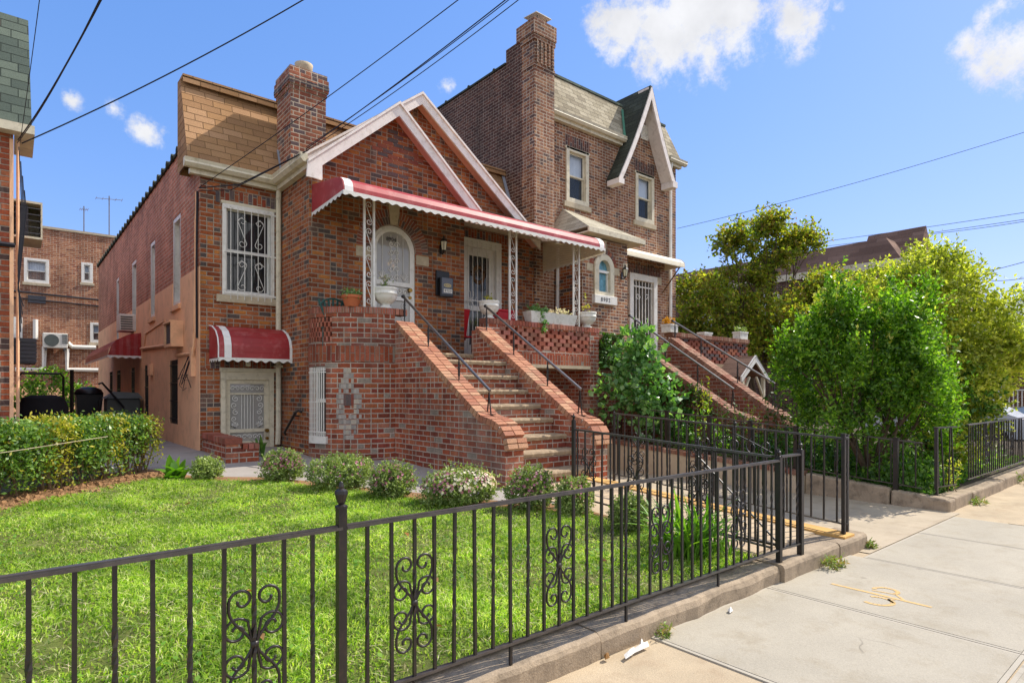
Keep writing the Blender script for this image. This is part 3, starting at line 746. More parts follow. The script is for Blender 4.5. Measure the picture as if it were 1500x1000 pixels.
def valance(mb, pts, h=.06, wave=.03, per=.13, zt=None):
    # scalloped strip along a polyline of (x,y,z)
    L = 0
    for i in range(len(pts)-1):
        a, b = Vector(pts[i]), Vector(pts[i+1]); n = max(2, int((b-a).length/.02))
        for k in range(n):
            p, q = a.lerp(b, k/n), a.lerp(b, (k+1)/n); l0, l1 = L+(b-a).length*k/n, L+(b-a).length*(k+1)/n
            g0, g1 = h+wave*.5*math.cos(l0/per*2*math.pi), h+wave*.5*math.cos(l1/per*2*math.pi)
            mb.face([p, q, q-Vector((0, 0, g1)), p-Vector((0, 0, g0))])
        L += (b-a).length
    return mb
valance(MB(), [(ax0, YA, 2.15), (ax0, YA-.605, 2.15), (ax1, YA-.605, 2.15), (ax1, YA, 2.15)], .055, .035, .15).build('valance', 'paint_white', A1)
MB(TA).box((3.2, 0, 2.03), (3.28, .08, 2.12)).build('porch_light', 'paint_cream', HS, bevel=.01)
# long flank wall: brick above, salmon paint below
hw = [(12.78, 13.5, 3.25, 4.98), (15.4, 16.0, 3.25, 4.98), (18.0, 18.75, 3.1, 4.98), (21.2, 21.8, 3.1, 4.98)]
bw_ = [(13.0, 13.75, .95, 2.2), (16.2, 16.7, .75, 2.2), (18.2, 18.8, .6, 2.2), (20.8, 21.6, .6, 2.2), (22.6, 23.3, .6, 2.2)]
holes_b = [rect(a, b, max(c, 3.72), d) for a, b, c, d in hw]
PT = 3.72
up = [(YA+.003, PT)]
for a, b, c, d in hw: up += [(a, PT), (a, d), (b, d), (b, PT)]
up += [(26.6, PT), (26.6, 6.12), (YA+.34, 6.12), (YA+.003, 5.40)]
MB(TS).prism(up, 0, -.2).build('wall', 'brick_side', HS)
lowp = [(YA-.006, .3)]
lo = [(YA+.003, .3), (26.6, .3), (26.6, PT-.002)]
for a, b, c, d in reversed(hw): lo += [(b, PT-.002), (b, c), (a, c), (a, PT-.002)]
lo += [(YA+.003, PT-.002)]
MB(TS).prism(lo, .006, -.2, [rect(a, b, c, d) for a, b, c, d in bw_]).build('wall', 'paint_salmon', HS, label='salmon painted lower flank wall')
for a, b, c, d in hw:
    sash_window(HS, TS, a, b, c, d, depth=.12, fw=.09, sill=(.06, .1, 'paint_salmon'), glass='glass')
for i, (a, b, c, d) in enumerate(bw_):
    mb = MB(TS)
    for q in ((a, a+.07, c, d), (b-.07, b, c, d), (a+.07, b-.07, d-.07, d), (a+.07, b-.07, c, c+.06)): mb.box((q[0], -.16, q[2]), (q[1], -.04, q[3]))
    w = mb.build('window' if i < 2 else 'door', 'iron_black' if i < 2 else 'paint_cream', HS)
    mb = MB(TS); mb.face([(a, -.15, c), (b, -.15, c), (b, -.15, d), (a, -.15, d)]); mb.build('pane', 'car_glass', w)
    mb = MB(TS)
    for k in range(6): x = a+.08+(b-a-.16)*k/5; mb.tube([(x, -.0, c), (x, -.0, d)], .01, 4)
    for k in range(4): z = c+.1+(d-c-.2)*k/3; mb.box((a, -.008, z-.01), (b, .008, z+.01))
    mb.build('window_guard', 'iron_black', w)
# tile coping of the flank parapet
mb = MB(); mb.box((2.44, YA+.55, 6.12), (2.7, 26.6, 6.17))
for i in range(31): y = 11.9+14.6*i/30; mb.tube([(2.42, y, 6.165), (2.7, y, 6.165)], .075, 8)
mb.build('coping', 'shingle_dark', HS)
mb = MB(); mb.box((2.7, YA+.5, 5.9), (XR, 26.5, 6.0)); mb.box((XB+.1, YB+.2, 5.3), (XR-.01, YA+.6, 5.36)); mb.build('flat_roof', 'shingle_dark', HS)
MB().box((2.7, 26.4, .3), (XR, 26.6, 6.0)).build('wall', 'brick_side', HS)
# mansard
mb = MB()
mb.mesh([(2.30, YA-.10, 5.42), (XR-.005, YA-.10, 5.42), (XR-.005, YA+.5, 7.03), (2.30, YA+.5, 7.03), (2.30, YA+.72, 5.42), (XR-.005, YA+.72, 5.42), (2.30, YA+.72, 7.03), (XR-.005, YA+.72, 7.03)],
        [(0, 1, 2, 3), (0, 3, 6, 4), (3, 2, 7, 6), (4, 6, 7, 5)])
RF = mb.build('roof', 'shingle_tan', HS)
mb = MB(); mb.obox((5.89, YA+.52, 7.06), Vector((1, 0, 0)), Vector((0, 1, 0)), Vector((0, 0, 1)), (3.6, .14, .025)); mb.obox((5.89, YA+.39, 7.0), Vector((1, 0, 0)), Vector((0, 1, 0)), Vector((0, 0, 1)), (3.6, .01, .05))
mb.build('ridge_cap', 'shingle_tan', RF)
mb = MB(); mb.mesh([(2.272, YA-.1, 5.42), (2.3, YA-.1, 5.42), (2.3, YA+.5, 7.03), (2.272, YA+.5, 7.03), (2.272, YA+.72, 5.42), (2.272, YA+.72, 7.05)], [(0, 1, 2, 3), (0, 3, 5, 4)]); mb.build('side_trim', 'shingle_tan', RF)
mb = MB(); mb.mesh([(9.40, YA-.13, 5.42), (9.498, YA-.13, 5.42), (9.498, YA+.47, 7.06), (9.40, YA+.47, 7.06)], [(0, 1, 2, 3)]).build('flashing', 'lead', RF); mb = MB(); mb.mesh([(3.79, YA-.13, 5.45), (3.83, YA-.13, 5.45), (3.83, YA+.1, 6.06), (3.79, YA+.1, 6.06)], [(0, 1, 2, 3)]); mb.build('flashing', 'lead', RF)
# gutters
def gutter(name, par, path, mat='paint_cream', s=.1):
    mb = MB()
    prof = [(0, 0), (-.6, 0), (-1, .45), (-.9, .75), (-1.05, 1.15), (0, 1.15)]
    P = [Vector(p) for p in path]
    rings = []
    for i, p in enumerate(P):
        dirs = [(P[j+1]-P[j]).normalized() for j in (i-1, i) if 0 <= j < len(P)-1]
        nrm = [Vector((d.y, -d.x, 0)) for d in dirs]
        if len(nrm) == 2: m_ = (nrm[0]+nrm[1]); m_ = m_/(m_.dot(nrm[0]))
        else: m_ = nrm[0]
        rings.append([p-m_*q[0]*s*1.0+Vector((0, 0, q[1]*s)) for q in prof])
    for i in range(len(P)-1):
        for j in range(len(prof)): 
            k = (j+1) % len(prof); mb.face([rings[i][j], rings[i+1][j], rings[i+1][k], rings[i][k]])
    mb.face(rings[0]); mb.face(rings[-1])
    return mb.build(name, mat, par)
gutter('gutter', HS, [(2.2, YA-.1, 5.32), (3.72, YA-.1, 5.32), (3.72, 9.66, 5.32)], s=.12)
mb = MB(); mb.box((2.3, YA-.1, 5.24), (3.82, YA-.002, 5.318)); mb.box((3.72, 9.66, 5.24), (3.823, YA-.1, 5.318)); mb.build('fascia', 'paint_cream', HS)
mb = MB(); mb.tube([(3.765, YA-.1, 5.3), (3.765, YA-.07, 5.1), (3.765, YA-.07, .9), (3.75, YA-.07, .62)], .048, 8); d_ = mb.build('downspout', 'paint_cream', HS)
mb = MB(); mb.box((3.70, YA-.13, 2.02), (3.83, YA-.01, 2.06)); mb.build('clip', 'paint_cream', d_)
# projecting gable section
MB(TSB).prism(rect(YB+.002, YA+.0, .3, 5.4), 0, -.2).build('wall', 'brick_front', HS)
bay = [(XB+.002, .5), (6.98, .5), (6.98, 5.3), (5.40, 6.66), (XB+.002, 5.3)]
dcx, dhw, dsp = 5.40, .455, 4.17
hole = arch(dcx, dhw, 2.28, dsp, 18)
wall(HS, TB, bay, [hole], 'brick_front')
MB().box((6.79, YB+.2, .5), (6.979, YR, 5.3)).build('wall', 'brick_front', HS)
# dark diaper patch in the gable brickwork
mb = MB(TB)
for r in range(-5, 6):
    n_ = 4-abs(r)*.62
    for k in range(-4, 5):
        x = 5.50+.215*k+(.1075 if r % 2 else 0)
        if abs(x-5.50) > n_*.13 or random.random() < .18: continue
        mb.box((x-.098, -.03, 5.92+.0775*r), (x+.098, .004, 5.92+.0775*r+.064))
mb.build('brick_diaper', 'brick_unit_dark', HS)
# brick voussoirs round the arch
mb = MB(TB)
for side in (0, 1):
  mb = MB(TB)
  for ring, (r0, r1, n) in enumerate(((.47, .60, 30), (.605, .735, 36))):
    for i in range(n):
        a0 = math.pi*i/n+.012; a1 = math.pi*(i+1)/n-.012
        if abs((a0+a1)/2-math.pi/2) < .12 or ((a0+a1)/2 > math.pi/2) != side: continue
        q = [(dcx+r*math.cos(a), dsp+r*math.sin(a)) for r, a in ((r0, a0), (r1, a0), (r1, a1), (r0, a1))]
        mb.prism(q, .005+random.uniform(0, .004), -.05)
  mb.build('brick_arch', 'brick_unit_dark', HS)
mb = MB(TB)
mb.prism([(dcx+r*math.cos(a), dsp+r*math.sin(a)) for i in range(49) for r, a in ((.737, math.pi*i/48),)]+[(dcx+.455*math.cos(math.pi*i/48), dsp+.455*math.sin(math.pi*i/48)) for i in range(48, -1, -1)], .002, -.04); mb.build('arch_mortar', 'mortar', HS)
MB(TB).prism([(dcx-.07, dsp+.46), (dcx+.07, dsp+.46), (dcx+.11, dsp+.82), (dcx-.11, dsp+.82)], .025, -.05).build('keystone', 'limestone', HS, bevel=.006)
for x0, x1 in ((dcx-.74, dcx-.47), (dcx+.47, dcx+.75)): MB(TB).box((x0, -.05, dsp-.20), (x1, .012, dsp-.02)).build('impost_stone', 'limestone', HS, bevel=.006)
# arched door
mb = MB(TB); mb.prism(arch(dcx, .452, 2.29, dsp, 20), -.02, -.12, [arch(dcx, .375, 2.30, dsp, 20)]); D = mb.build('door', 'paint_white', HS)
mb = MB(TB); mb.prism(arch(dcx, .40, 2.30, dsp, 20), .0, -.03, [arch(dcx, .34, 2.42, dsp, 20)]); mb.build('screen_frame', 'paint_white', D)
mb = MB(TB); mb.prism(arch(dcx, .37, 2.30, dsp, 20), -.085, -.10); mb.build('inner_leaf', 'paint_white', D)
mb = MB(TB); mb.prism(arch(dcx, .345, 2.42, dsp, 20), -.022, -.026); mb.build('screen', 'glass_screen', D)
mb = MB(TB)
mb.prism(arch(dcx-.03, .17, 3.5, 4.16, 10), -.05, -.084); mb.build('door_glass', 'car_glass', D)
mb = MB(TB)
for cx, cz, k in ((-.05, 3.92, 1), (.05, 3.9, -1), (.0, 3.95, 1)): mb.tube([(dcx-.03+cx, -.047, cz-.02), (dcx-.03+cx, -.047, cz+.02)], .012, 6)
gl = mb.build('fanlight_lamp', 'warm_glow', D)
gm, gt_, gb = newmat('lamp_lit'); gb.inputs['Base Color'].default_value = (.9, .6, .2, 1); gb.inputs['Emission Color'].default_value = (1, .55, .15, 1); gb.inputs['Emission Strength'].default_value = 2.5
gl.data.materials[0] = gm
mb = MB(TB)
for z0, z1 in ((3.52, 3.6), (3.26, 3.33)): mb.box((dcx-.34, -.02, z0), (dcx+.34, .012, z1))
mb.build('rail', 'paint_white', D)
mb = MB(TB)
for x in (-.22, -.05, .08, .2): mb.tube([(dcx+x, -.012, 3.6), (dcx+x, -.012, dsp+.28)], .006, 4)
for k in range(5):
    for sx in (-1, 1): mb.tube([(a, -.012, b) for a, b in spiral(dcx+.015+.055*sx, 3.68+.15*k, .06, 1.2, 1.57*(k % 2)*2, sx*(-1)**k, 14, .2)], .007, 4)
for k in range(5): mb.tube([(a, -.012, b) for a, b in spiral(dcx-.24+.12*k, 3.43, .055, 1.15, math.pi*(k % 2), (-1)**k, 14, .2)], .007, 4)
for k in range(7):
    for sx in (-1, 1): mb.tube([(a, -.012, b) for a, b in spiral(dcx+.22*sx, 2.5+.11*k, .055, 1.2, 1.57+3.14*(k % 2), sx*(-1)**k, 14, .2)], .007, 4)
for sx in (-1, 1):
    for k in range(6): a = -1+.4*k; mb.tube([(dcx+.22*sx, -.012, 3.62), (dcx+.22*sx+.06*math.sin(a), -.012, 3.7), (dcx+.22*sx+.09*math.sin(a), -.012, 3.66+.12*math.cos(a))], .006, 4)
mb.build('scrollwork', 'paint_white', D)
MB(TB).tube([(dcx+.33, -.02, 3.47), (dcx+.33, .05, 3.47)], .038, 12).build('handle', 'brass', D); MB(TB).tube([(dcx+.33, -.02, 3.33), (dcx+.33, .04, 3.33)], .03, 12).build('lock', 'brass', D)
def text(s, mat, par, loc, size, rot=(R(90), 0, 0), name='house_number', ext=.002, sp=1.):
    cu = bpy.data.curves.new(name, 'FONT'); cu.body = s; cu.size = size; cu.align_x = 'CENTER'; cu.align_y = 'CENTER'; cu.extrude = ext; cu.space_character = sp
    cu.materials.append(MATS[mat]); o = bpy.data.objects.new(name, cu); C.objects.link(o); o.location = loc; o.rotation_euler = rot
    bpy.context.view_layer.update()
    me = bpy.data.meshes.new_from_object(o.evaluated_get(bpy.context.evaluated_depsgraph_get())); bpy.data.objects.remove(o)
    o = bpy.data.objects.new(name, me); C.objects.link(o); o.location = loc; o.rotation_euler = rot
    if par: o.parent = par; o.matrix_parent_inverse = Matrix.Translation(par.location).inverted() if par.type == 'EMPTY' else Matrix()
    return o
text('8904', 'iron_black', D, (dcx-.05, YB-.004, 4.36), .10, ext=.003)
# door in the recess, behind bars
hR = rect(7.35, 8.5, 2.28, 4.9)
wall(HS, TR_, [(6.9, .3), (9.5-.002, .3), (9.5-.002, 5.05), (6.24, 7.36), (4.6, 6.1), (6.9, 5.3)], [hR], 'brick_front')
soldier(HS, TR_, 7.2, 8.7, 4.91, 5.1)
mb = MB(TR_)
for q in ((7.35, 7.5, 2.28, 4.9), (8.36, 8.5, 2.28, 4.9), (7.5, 8.36, 4.72, 4.9)): mb.box((q[0], -.12, q[2]), (q[1], .03, q[3]))
D = mb.build('door', 'paint_white', HS, bevel=.006)
mb = MB(TR_)
for q in ((7.5, 7.66, 2.28, 4.72), (8.2, 8.36, 2.28, 4.72), (7.66, 8.2, 4.55, 4.72), (7.66, 8.2, 3.35, 3.45), (7.66, 8.2, 2.28, 2.6)): mb.box((q[0], -.1, q[2]), (q[1], -.05, q[3]))
mb.build('leaf_frame', 'paint_white', D)
mb = MB(TR_); mb.face([(7.66, -.08, 2.6), (8.2, -.08, 2.6), (8.2, -.08, 4.55), (7.66, -.08, 4.55)]); mb.build('pane', 'glass', D)
mb = MB(TR_); mb.box((7.4, -.6, 2.28), (8.45, -.55, 4.9)); mb.face([(7.66, -.16, 3.2), (8.2, -.16, 3.2), (8.2, -.16, 3.85), (7.9, -.16, 3.78), (7.66, -.16, 3.65)]); mb.build('curtain', 'curtain', D)
mb = MB(TR_)
for k in range(16): a = 6.283*k/16; mb.tube([(7.93+.17*math.cos(a), -.1, 4.15+.2*math.sin(a)), (7.93+.12*math.cos(a+.3), -.085, 4.15+.14*math.sin(a+.3))], .04, 5)
mb.build('wreath', 'wood', D)
mb = MB(TR_)
for i in range(9): x = 7.42+1.02*i/8; mb.tube([(x, .06, 2.3), (x, .06, 4.84)], .009, 4)
for z in (2.4, 3.55, 4.78): mb.box((7.36, .05, z-.012), (8.49, .062, z+.012))
for cz in (3.55,):
    for cx in (7.62, 8.2):
        for k in range(8): a = 6.283*k/8; mb.tube([(cx, .06, cz), (cx+.12*math.cos(a), .06, cz+.17*math.sin(a)), (cx+.16*math.cos(a+.35), .06, cz+.22*math.sin(a+.35))], .006, 4)
mb.build('door_guard', 'paint_white', D)
# gable trims: raked boards with soffits, and shingled gable roofs
def gable(par, Y, apex, lz, rz, face=.155, over=.24, mat='paint_trim', sof='soffit_pink', yback=11.7, ret=True):
    ax_, az = apex; pts = [(lz[0], lz[1]), (ax_, az), (rz[0], rz[1])]
    sl = (az-lz[1])/(ax_-lz[0]); sr = (az-rz[1])/(rz[0]-ax_); T = Ff(Y)
    dl = face*math.hypot(1, sl); dr = face*math.hypot(1, sr)
    mb = MB(T); inner = [(lz[0]+.0, lz[1]-dl), (ax_, az-max(dl, dr)), (rz[0], rz[1]-dr)]
    poly = [pts[0], pts[1], pts[2], inner[2], inner[1], inner[0]]
    if ret: poly = [pts[0], pts[1], pts[2], inner[2], inner[1], (lz[0]+.24, lz[1]-dl+.24*sl), (lz[0]+.24, lz[1]-dl-.03), (lz[0]-.02, lz[1]-dl-.03)]
    mb.prism(poly, .04, 0)
    mb.prism([(p[0], p[1]+.05) for p in pts]+[pts[2], pts[1], pts[0]], .07, 0)
    G_ = mb.build('gable_trim', mat, par)
    mb = MB(T)  # soffits
    for a, b in (((pts[1][0], pts[1][1]-dr*.55), (rz[0], rz[1]-dr*.55)), ((lz[0], lz[1]-dl*.55), (pts[1][0], pts[1][1]-dl*.55))):
        mb.face([(a[0], 0, a[1]), (b[0], 0, b[1]), (b[0], -over, b[1]), (a[0], -over, a[1])])
    mb.build('soffit', sof, G_)
    mb = MB(T)
    for a, b in ((pts[0], pts[1]), (pts[1], pts[2])):
        mb.face([(a[0], .05, a[1]+.055), (b[0], .05, b[1]+.055), (b[0], -(yback-Y), b[1]+.055), (a[0], -(yback-Y), a[1]+.055)])
    mb.build('gable_roof', 'shingle_tan', par)
gable(HS, 9.64, (5.37, 6.74), (3.70, 5.30), (7.20, 5.13), over=.235, yback=11.6)
gable(HS, 10.35, (6.275, 7.47), (3.72, 5.52), (9.45, 5.06), over=.25, yback=11.75, ret=False)
# chimney
CH = MB(); CH.box((XB+.001, 10.73, 5.2), (4.47, 11.45, 7.1)); ch = CH.build('chimney', 'brick_chimney', HS)
mb = MB(); mb.box((XB-.015, 10.715, 6.98), (4.485, 11.465, 7.06)); mb.box((XB-.04, 10.69, 7.06), (4.51, 11.49, 7.28)); mb.box((XB-.02, 10.71, 7.28), (4.49, 11.47, 7.38)); mb.build('chimney_cap', 'brick_chimney', ch); MB().box((XB-.046, 10.684, 7.10), (4.516, 11.496, 7.17)).build('cap_band', 'brick_band', ch)
MB().lathe([(.15, 7.36), (.155, 7.58), (.165, 7.63), (.13, 7.63), (.12, 7.4)], (4.18, 11.05, 0), 16).build('flue_pot', 'limestone', ch, smooth=True)
# the long red awning
MA = MB(); x0, x1 = 3.87, 9.78; YF = 8.63
pf = [(YB+.73, 5.17), (YB, 5.04), (8.92, 4.90), (8.76, 4.86), (8.67, 4.79), (8.635, 4.70), (8.63, 4.62)]
strips(MA, x0, x1, pf)
MA.face([(x0, YB-.002, 5.04)]+[(x0, *p) for p in pf[2:]]+[(x0, YB-.002, 4.56)])
AWN = MA.build('awning', 'awning_red', HS, label='long red ribbed metal awning with white stripes and scalloped edge')
for xx in (x0+.02, x1-.16): mb = MB(); strips(mb, xx, xx+.14, pf[1:], .006); mb.build('stripe', 'awning_stripe', AWN)
mb = MB(); n = 48
for i in range(n):  # ribbed underside
    xa, xb, xm = x0+(x1-x0)*i/n, x0+(x1-x0)*(i+1)/n, x0+(x1-x0)*(i+.82)/n
    for (ya, za), (yb, zb) in (((8.66, 4.655), (YB, 5.0)), ((YB, 5.0), (YB+.72, 5.13))):
        if ya > 9.5 and xb < 6.98: continue
        mb.face([(xa, ya, za), (xm, ya, za), (xm, yb, zb), (xa, yb, zb)]); mb.face([(xm, ya, za+.02), (xb, ya, za+.02), (xb, yb, zb+.02), (xm, yb, zb+.02)])
mb.build('underside', 'awning_inside', AWN)
mb = MB(); n = 9
for i in range(n):  # ribbed end panel
    f0, f1, fm = i/n, (i+1)/n, (i+.85)/n
    top = lambda y: 4.66+(y-8.63)/(10.6-8.63)*.5
    ya, yb = 8.63, YR-.01
    za, zb = lambda f: 4.55+(top(8.63)-4.55)*f, lambda f: 4.45+(top(yb)-4.45)*f
    mb.face([(x1-.01, ya, za(f0)), (x1-.01, yb, zb(f0)), (x1-.01, yb, zb(fm)), (x1-.01, ya, za(fm))]); mb.face([(x1-.025, ya, za(fm)), (x1-.025, yb, zb(fm)), (x1-.025, yb, zb(f1)), (x1-.025, ya, za(f1))])
mb.build('end_panel', 'awning_inside', AWN)
mb = MB(); valance(mb, [(x0-.004, YB, 4.57), (x0-.004, YF-.006, 4.64), (x1+.004, YF-.006, 4.64)], .06, .03, .16); valance(mb, [(x1, YF, 4.56), (x1, YR, 4.46)], .05, .03, .16); mb.build('valance', 'paint_white', AWN)
for px in (4.50, 7.56, 9.33):
    mb = MB(); Y = 9.05
    for a in (-.085, .085): mb.box((px+a-.016, Y-.016, 2.96), (px+a+.016, Y+.016, 4.78))
    mb.T = Ff(Y)
    for k in range(4):
        zc = 3.2+.43*k; f = 1
        s_scroll(mb, px, zc, .068, .19, .006, 0, f)
    mb.build('post', 'paint_white', AWN)

# ------------------------------------------------------------------ stoops
def brick_run(mb, pts, cross, size, gap=.012, jit=.003, skip=None):
    """bricks laid side by side along a polyline; cross = (c0,c1) vectors giving width/height boxes"""
    for i in range(len(pts)-1):
        a, b = Vector(pts[i]), Vector(pts[i+1]); L = (b-a).length; n = max(1, round(L/size)); d = (b-a).normalized()
        for k in range(n):
            c = a.lerp(b, (k+.5)/n)
            w_, h_ = cross
            up_ = d.cross(w_.normalized()); up_ = up_ if up_.z > 0 else -up_
            j = random.uniform(-jit, jit)
            mb.obox(c+up_*(h_/2+j)+w_*.0, d, w_.normalized(), up_, ((L/n-gap)/2, w_.length/2, h_/2))
def cheek(par, x0, x1, prof, ybk, zbk, gnd, light=True):
    """stair side wall: profile (y,z) from top to front; side masonry + coping bricks"""
    body = [(ybk, gnd)]+[(ybk, prof[0][1]-.07)]+[(y+.005, z-.07) for y, z in prof]+[(prof[-1][0]+.005, gnd)]
    MB(Fl(x0)).prism(body, 0, -(x1-x0)).build('cheek_wall', 'brick_stoop' if light else 'brick_stoop_brown', par)
    mb = MB(); xm = (x0+x1)/2
    half = []
    for s_ in (-1, 1):
        brick_run(mb, [(xm+s_*(x1-x0+.03)/4, y, z-.085) for y, z in prof], (Vector(((x1-x0+.03)/2-.012, 0, 0)), .09), .085)
    mb.build('coping', 'brick_unit_light' if light else 'brick_unit_brown', par)
    m2 = MB(); n = len(prof)
    for i in range(n-1):
        (ya, za), (yb, zb) = prof[i], prof[i+1]
        m2.mesh([(x0+.004, ya, za-.1), (x1-.004, ya, za-.1), (x1-.004, yb, zb-.1), (x0+.004, yb, zb-.1), (x0+.004, ya, za-.012), (x1-.004, ya, za-.012), (x1-.004, yb, zb-.012), (x0+.004, yb, zb-.012)], [(4, 5, 6, 7), (0, 4, 7, 3), (1, 2, 6, 5)])
    m2.build('coping_mortar', 'mortar', par)
def steps(par, x0, x1, tr):
    for i in range(len(tr)-1):
        (y, z), (yn, zn) = tr[i], tr[i+1]
        zl = tr[i-1][1] if i else z-.24
        MB().box((x0, y+.035, zl-.1), (x1, y+.2, z-.078)).build('riser', 'brick_stoop' if par['label'].startswith('red') else 'brick_stoop_brown', par)
        mb = MB(); n = 26; x_ = [x0+.002+(x1-x0-.004)*k/n for k in range(n+1)]
        yo = [y+random.uniform(-.008, .012) for _ in x_]; zo = [z-.075+random.uniform(-.006, .006) for _ in x_]
        for k in range(n):
            A = [(x_[k], yo[k]+.012, zo[k]), (x_[k], yo[k], z-.03), (x_[k], yo[k]+.014, z-.004), (x_[k], yn+.06, z), (x_[k], yn+.06, z-.075)]
            B = [(x_[k+1], yo[k+1]+.012, zo[k+1]), (x_[k+1], yo[k+1], z-.03), (x_[k+1], yo[k+1]+.014, z-.004), (x_[k+1], yn+.06, z), (x_[k+1], yn+.06, z-.075)]
            for j in range(5): mb.face([A[j], B[j], B[(j+1) % 5], A[(j+1) % 5]])
        mb.build('tread', 'tread_stone', par)
def handrail(par, x, top, bot, posts, cheekz, lead=True):
    mb = MB(); mb.tube([(x, *top), (x, *bot)], .022, 8); H_ = mb.build('handrail', 'steel', par)
    MB().lathe([(.001, -.035), (.03, -.02), (.035, 0), (.03, .02), (.001, .035)], (x, top[0], top[1]), 10).build('knob', 'iron_black', H_)
    for y in posts:
        f = (y-bot[0])/(top[0]-bot[0]); z1 = bot[1]+(top[1]-bot[1])*f; z0 = cheekz(y)
        mb = MB(); n = 14
        mb.tube([(x, y, z0-.01), (x, y, z1)], .0105, 4)
        for k in range(10):  # twist
            zc = z0+(z1-z0)*(.25+.5*k/9); a = k*.6
            mb.obox((x, y, zc), Vector((math.cos(a), math.sin(a), 0)), Vector((-math.sin(a), math.cos(a), 0)), Vector((0, 0, 1)), (.0125, .0125, (z1-z0)*.035))
        mb.build('baluster', 'iron_black', H_)
    mb = MB(); y = bot[0]+.02; z0 = cheekz(y)
    for dy in (-.045, .045): mb.tube([(x, y, bot[1]-.02), (x, y+dy*.4, (bot[1]+z0)/2), (x, y+dy, z0-.01)], .010, 4)
    mb.box((x-.03, y-.12, z0), (x+.03, y+.12, z0+.008)); mb.build('newel', 'iron_black', H_)
    return H_
def interp(prof):
    def f(y):
        for (a, za), (b, zb) in zip(prof, prof[1:]):
            if min(a, b) <= y <= max(a, b): return za+(zb-za)*(y-a)/(b-a)
        return prof[0][1]
    return f
ST = thing('brick_stoop', 'red brick stoop with curved wall, stone steps and openwork parapet under the red awning', 'stoop', (5.9, 8, .35))
PL = [(8.96, 2.77), (6.62, 1.27), (6.36, 1.22), (6.20, 1.16), (6.09, 1.04), (6.04, .90)]
PR = [(8.86, 2.77), (6.42, 1.23), (6.20, 1.19), (6.08, 1.12), (6.01, 1.02), (5.97, .88)]
cheek(ST, 4.92, 5.235, PL, 8.96, 2.7, .25); cheek(ST, 6.50, 6.82, PR, 8.96, 2.7, .25)
TRD = [(5.72, .26), (5.99, .49), (6.256, .745), (6.50, .95), (6.79, 1.185), (7.08, 1.39), (7.37, 1.62), (7.63, 1.855), (7.95, 2.10), (8.89, 2.27), (9.2, 2.27)]
steps(ST, 5.24, 6.495, TRD[1:])
MB().box((5.24, 8.92, .3), (6.5, 9.0, 2.2)).build('riser', 'brick_stoop', ST)
MB(lambda a_, w_, b_: (a_, b_, w_)).prism([(4.92, 9.02), (9.93, 9.02), (9.93, YB), (3.95, YB)]+[(4.925-1.0*math.cos(a_), 9.88-.81*math.sin(a_)) for a_ in [.05+.19*i for i in range(8)]], 2.14, 2.268).build('porch_floor', 'tread_stone', ST)
MB().box((7.0, YB, 2.14), (9.49, YR, 2.268)).build('porch_floor', 'tread_stone', ST)
handrail(ST, 5.1, (9.0, 3.19), (6.60, 1.60), (8.95, 8.2, 7.35), interp(PL))
handrail(ST, 6.66, (8.75, 3.14), (6.36, 1.62), (8.72, 7.95, 7.1), interp(PR))
# curved corner wall
def cpt(th, off=0.): return (4.925-(1.105+off)*math.cos(th), 9.88-(.915+off)*math.sin(th))
NS = 40; ths = [math.pi/2*i/NS for i in range(NS+1)]
LS = [0]
for i in range(NS):
    a, b = cpt(ths[i]), cpt(ths[i+1]); LS.append(LS[-1]+math.hypot(a[0]-b[0], a[1]-b[1]))
def curved(mb, i0, i1, z0, z1, off=0., thick=.2):
    for i in range(i0, i1):
        a, b = cpt(ths[i], off), cpt(ths[i+1], off); c, d = cpt(ths[i], off-thick), cpt(ths[i+1], off-thick)
        uv = [(LS[i], z0), (LS[i+1], z0), (LS[i+1], z1), (LS[i], z1)]
        mb.face([(*a, z0), (*b, z0), (*b, z1), (*a, z1)], uv); mb.face([(*c, z0), (*d, z0), (*d, z1), (*c, z1)], uv)
        mb.face([(*a, z1), (*b, z1), (*d, z1), (*c, z1)]); mb.face([(*a, z0), (*b, z0), (*d, z0), (*c, z0)])
    for i in (i0, i1):
        a, c = cpt(ths[i], off), cpt(ths[i], off-thick); mb.face([(*a, z0), (*c, z0), (*c, z1), (*a, z1)])
    return mb
mb = MB(); iw0, iw1 = 4, 12
curved(mb, 0, iw0, .3, 2.07); curved(mb, iw1, NS, .3, 2.07); curved(mb, iw0, iw1, .3, .86); curved(mb, iw0, iw1, 2.0, 2.07)
mb.build('curved_wall', 'brick_stoop', ST)
curved(MB(), 0, NS, 2.07, 2.33, .012).build('soldier_course', 'brick_stoop_soldier', ST)
mb = MB(); curved(mb, 15, NS, 2.33, 2.86); curved(mb, 0, 15, 2.33, 2.40); curved(mb, 0, 15, 2.80, 2.86); mb.build('curved_wall', 'brick_stoop', ST)
mb = MB()
for r in range(5):  # openwork brick on the flank
    for i in range(0, 15, 2):
        j = i+(r % 2)
        if j < 15: curved(mb, j, j+1, 2.405+.079*r, 2.475+.079*r)
    for i in range(0, 15):
        curved(mb, i, i+1, 2.396+.079*r, 2.404+.079*r, -.004, .18)
mb.build('openwork', 'brick_unit', ST)
mb = MB()
for i in range(0, NS): 
    a, b = cpt(ths[i], .012), cpt(ths[i+1], .012); d = Vector((b[0]-a[0], b[1]-a[1], 0)); L = d.length; d.normalize(); n_ = Vector((d.y, -d.x, 0))
    c = Vector(((a[0]+b[0])/2, (a[1]+b[1])/2, 2.915))-n_*.115
    mb.obox(c, d, n_, Vector((0, 0, 1)), (L/2-.006, .115, .05))
brick_run(mb, [(4.93, 9.07, 2.865), (5.16, 9.07, 2.865)], (Vector((0, .23, 0)), .1), .08)
mb.build('coping', 'brick_unit', ST)
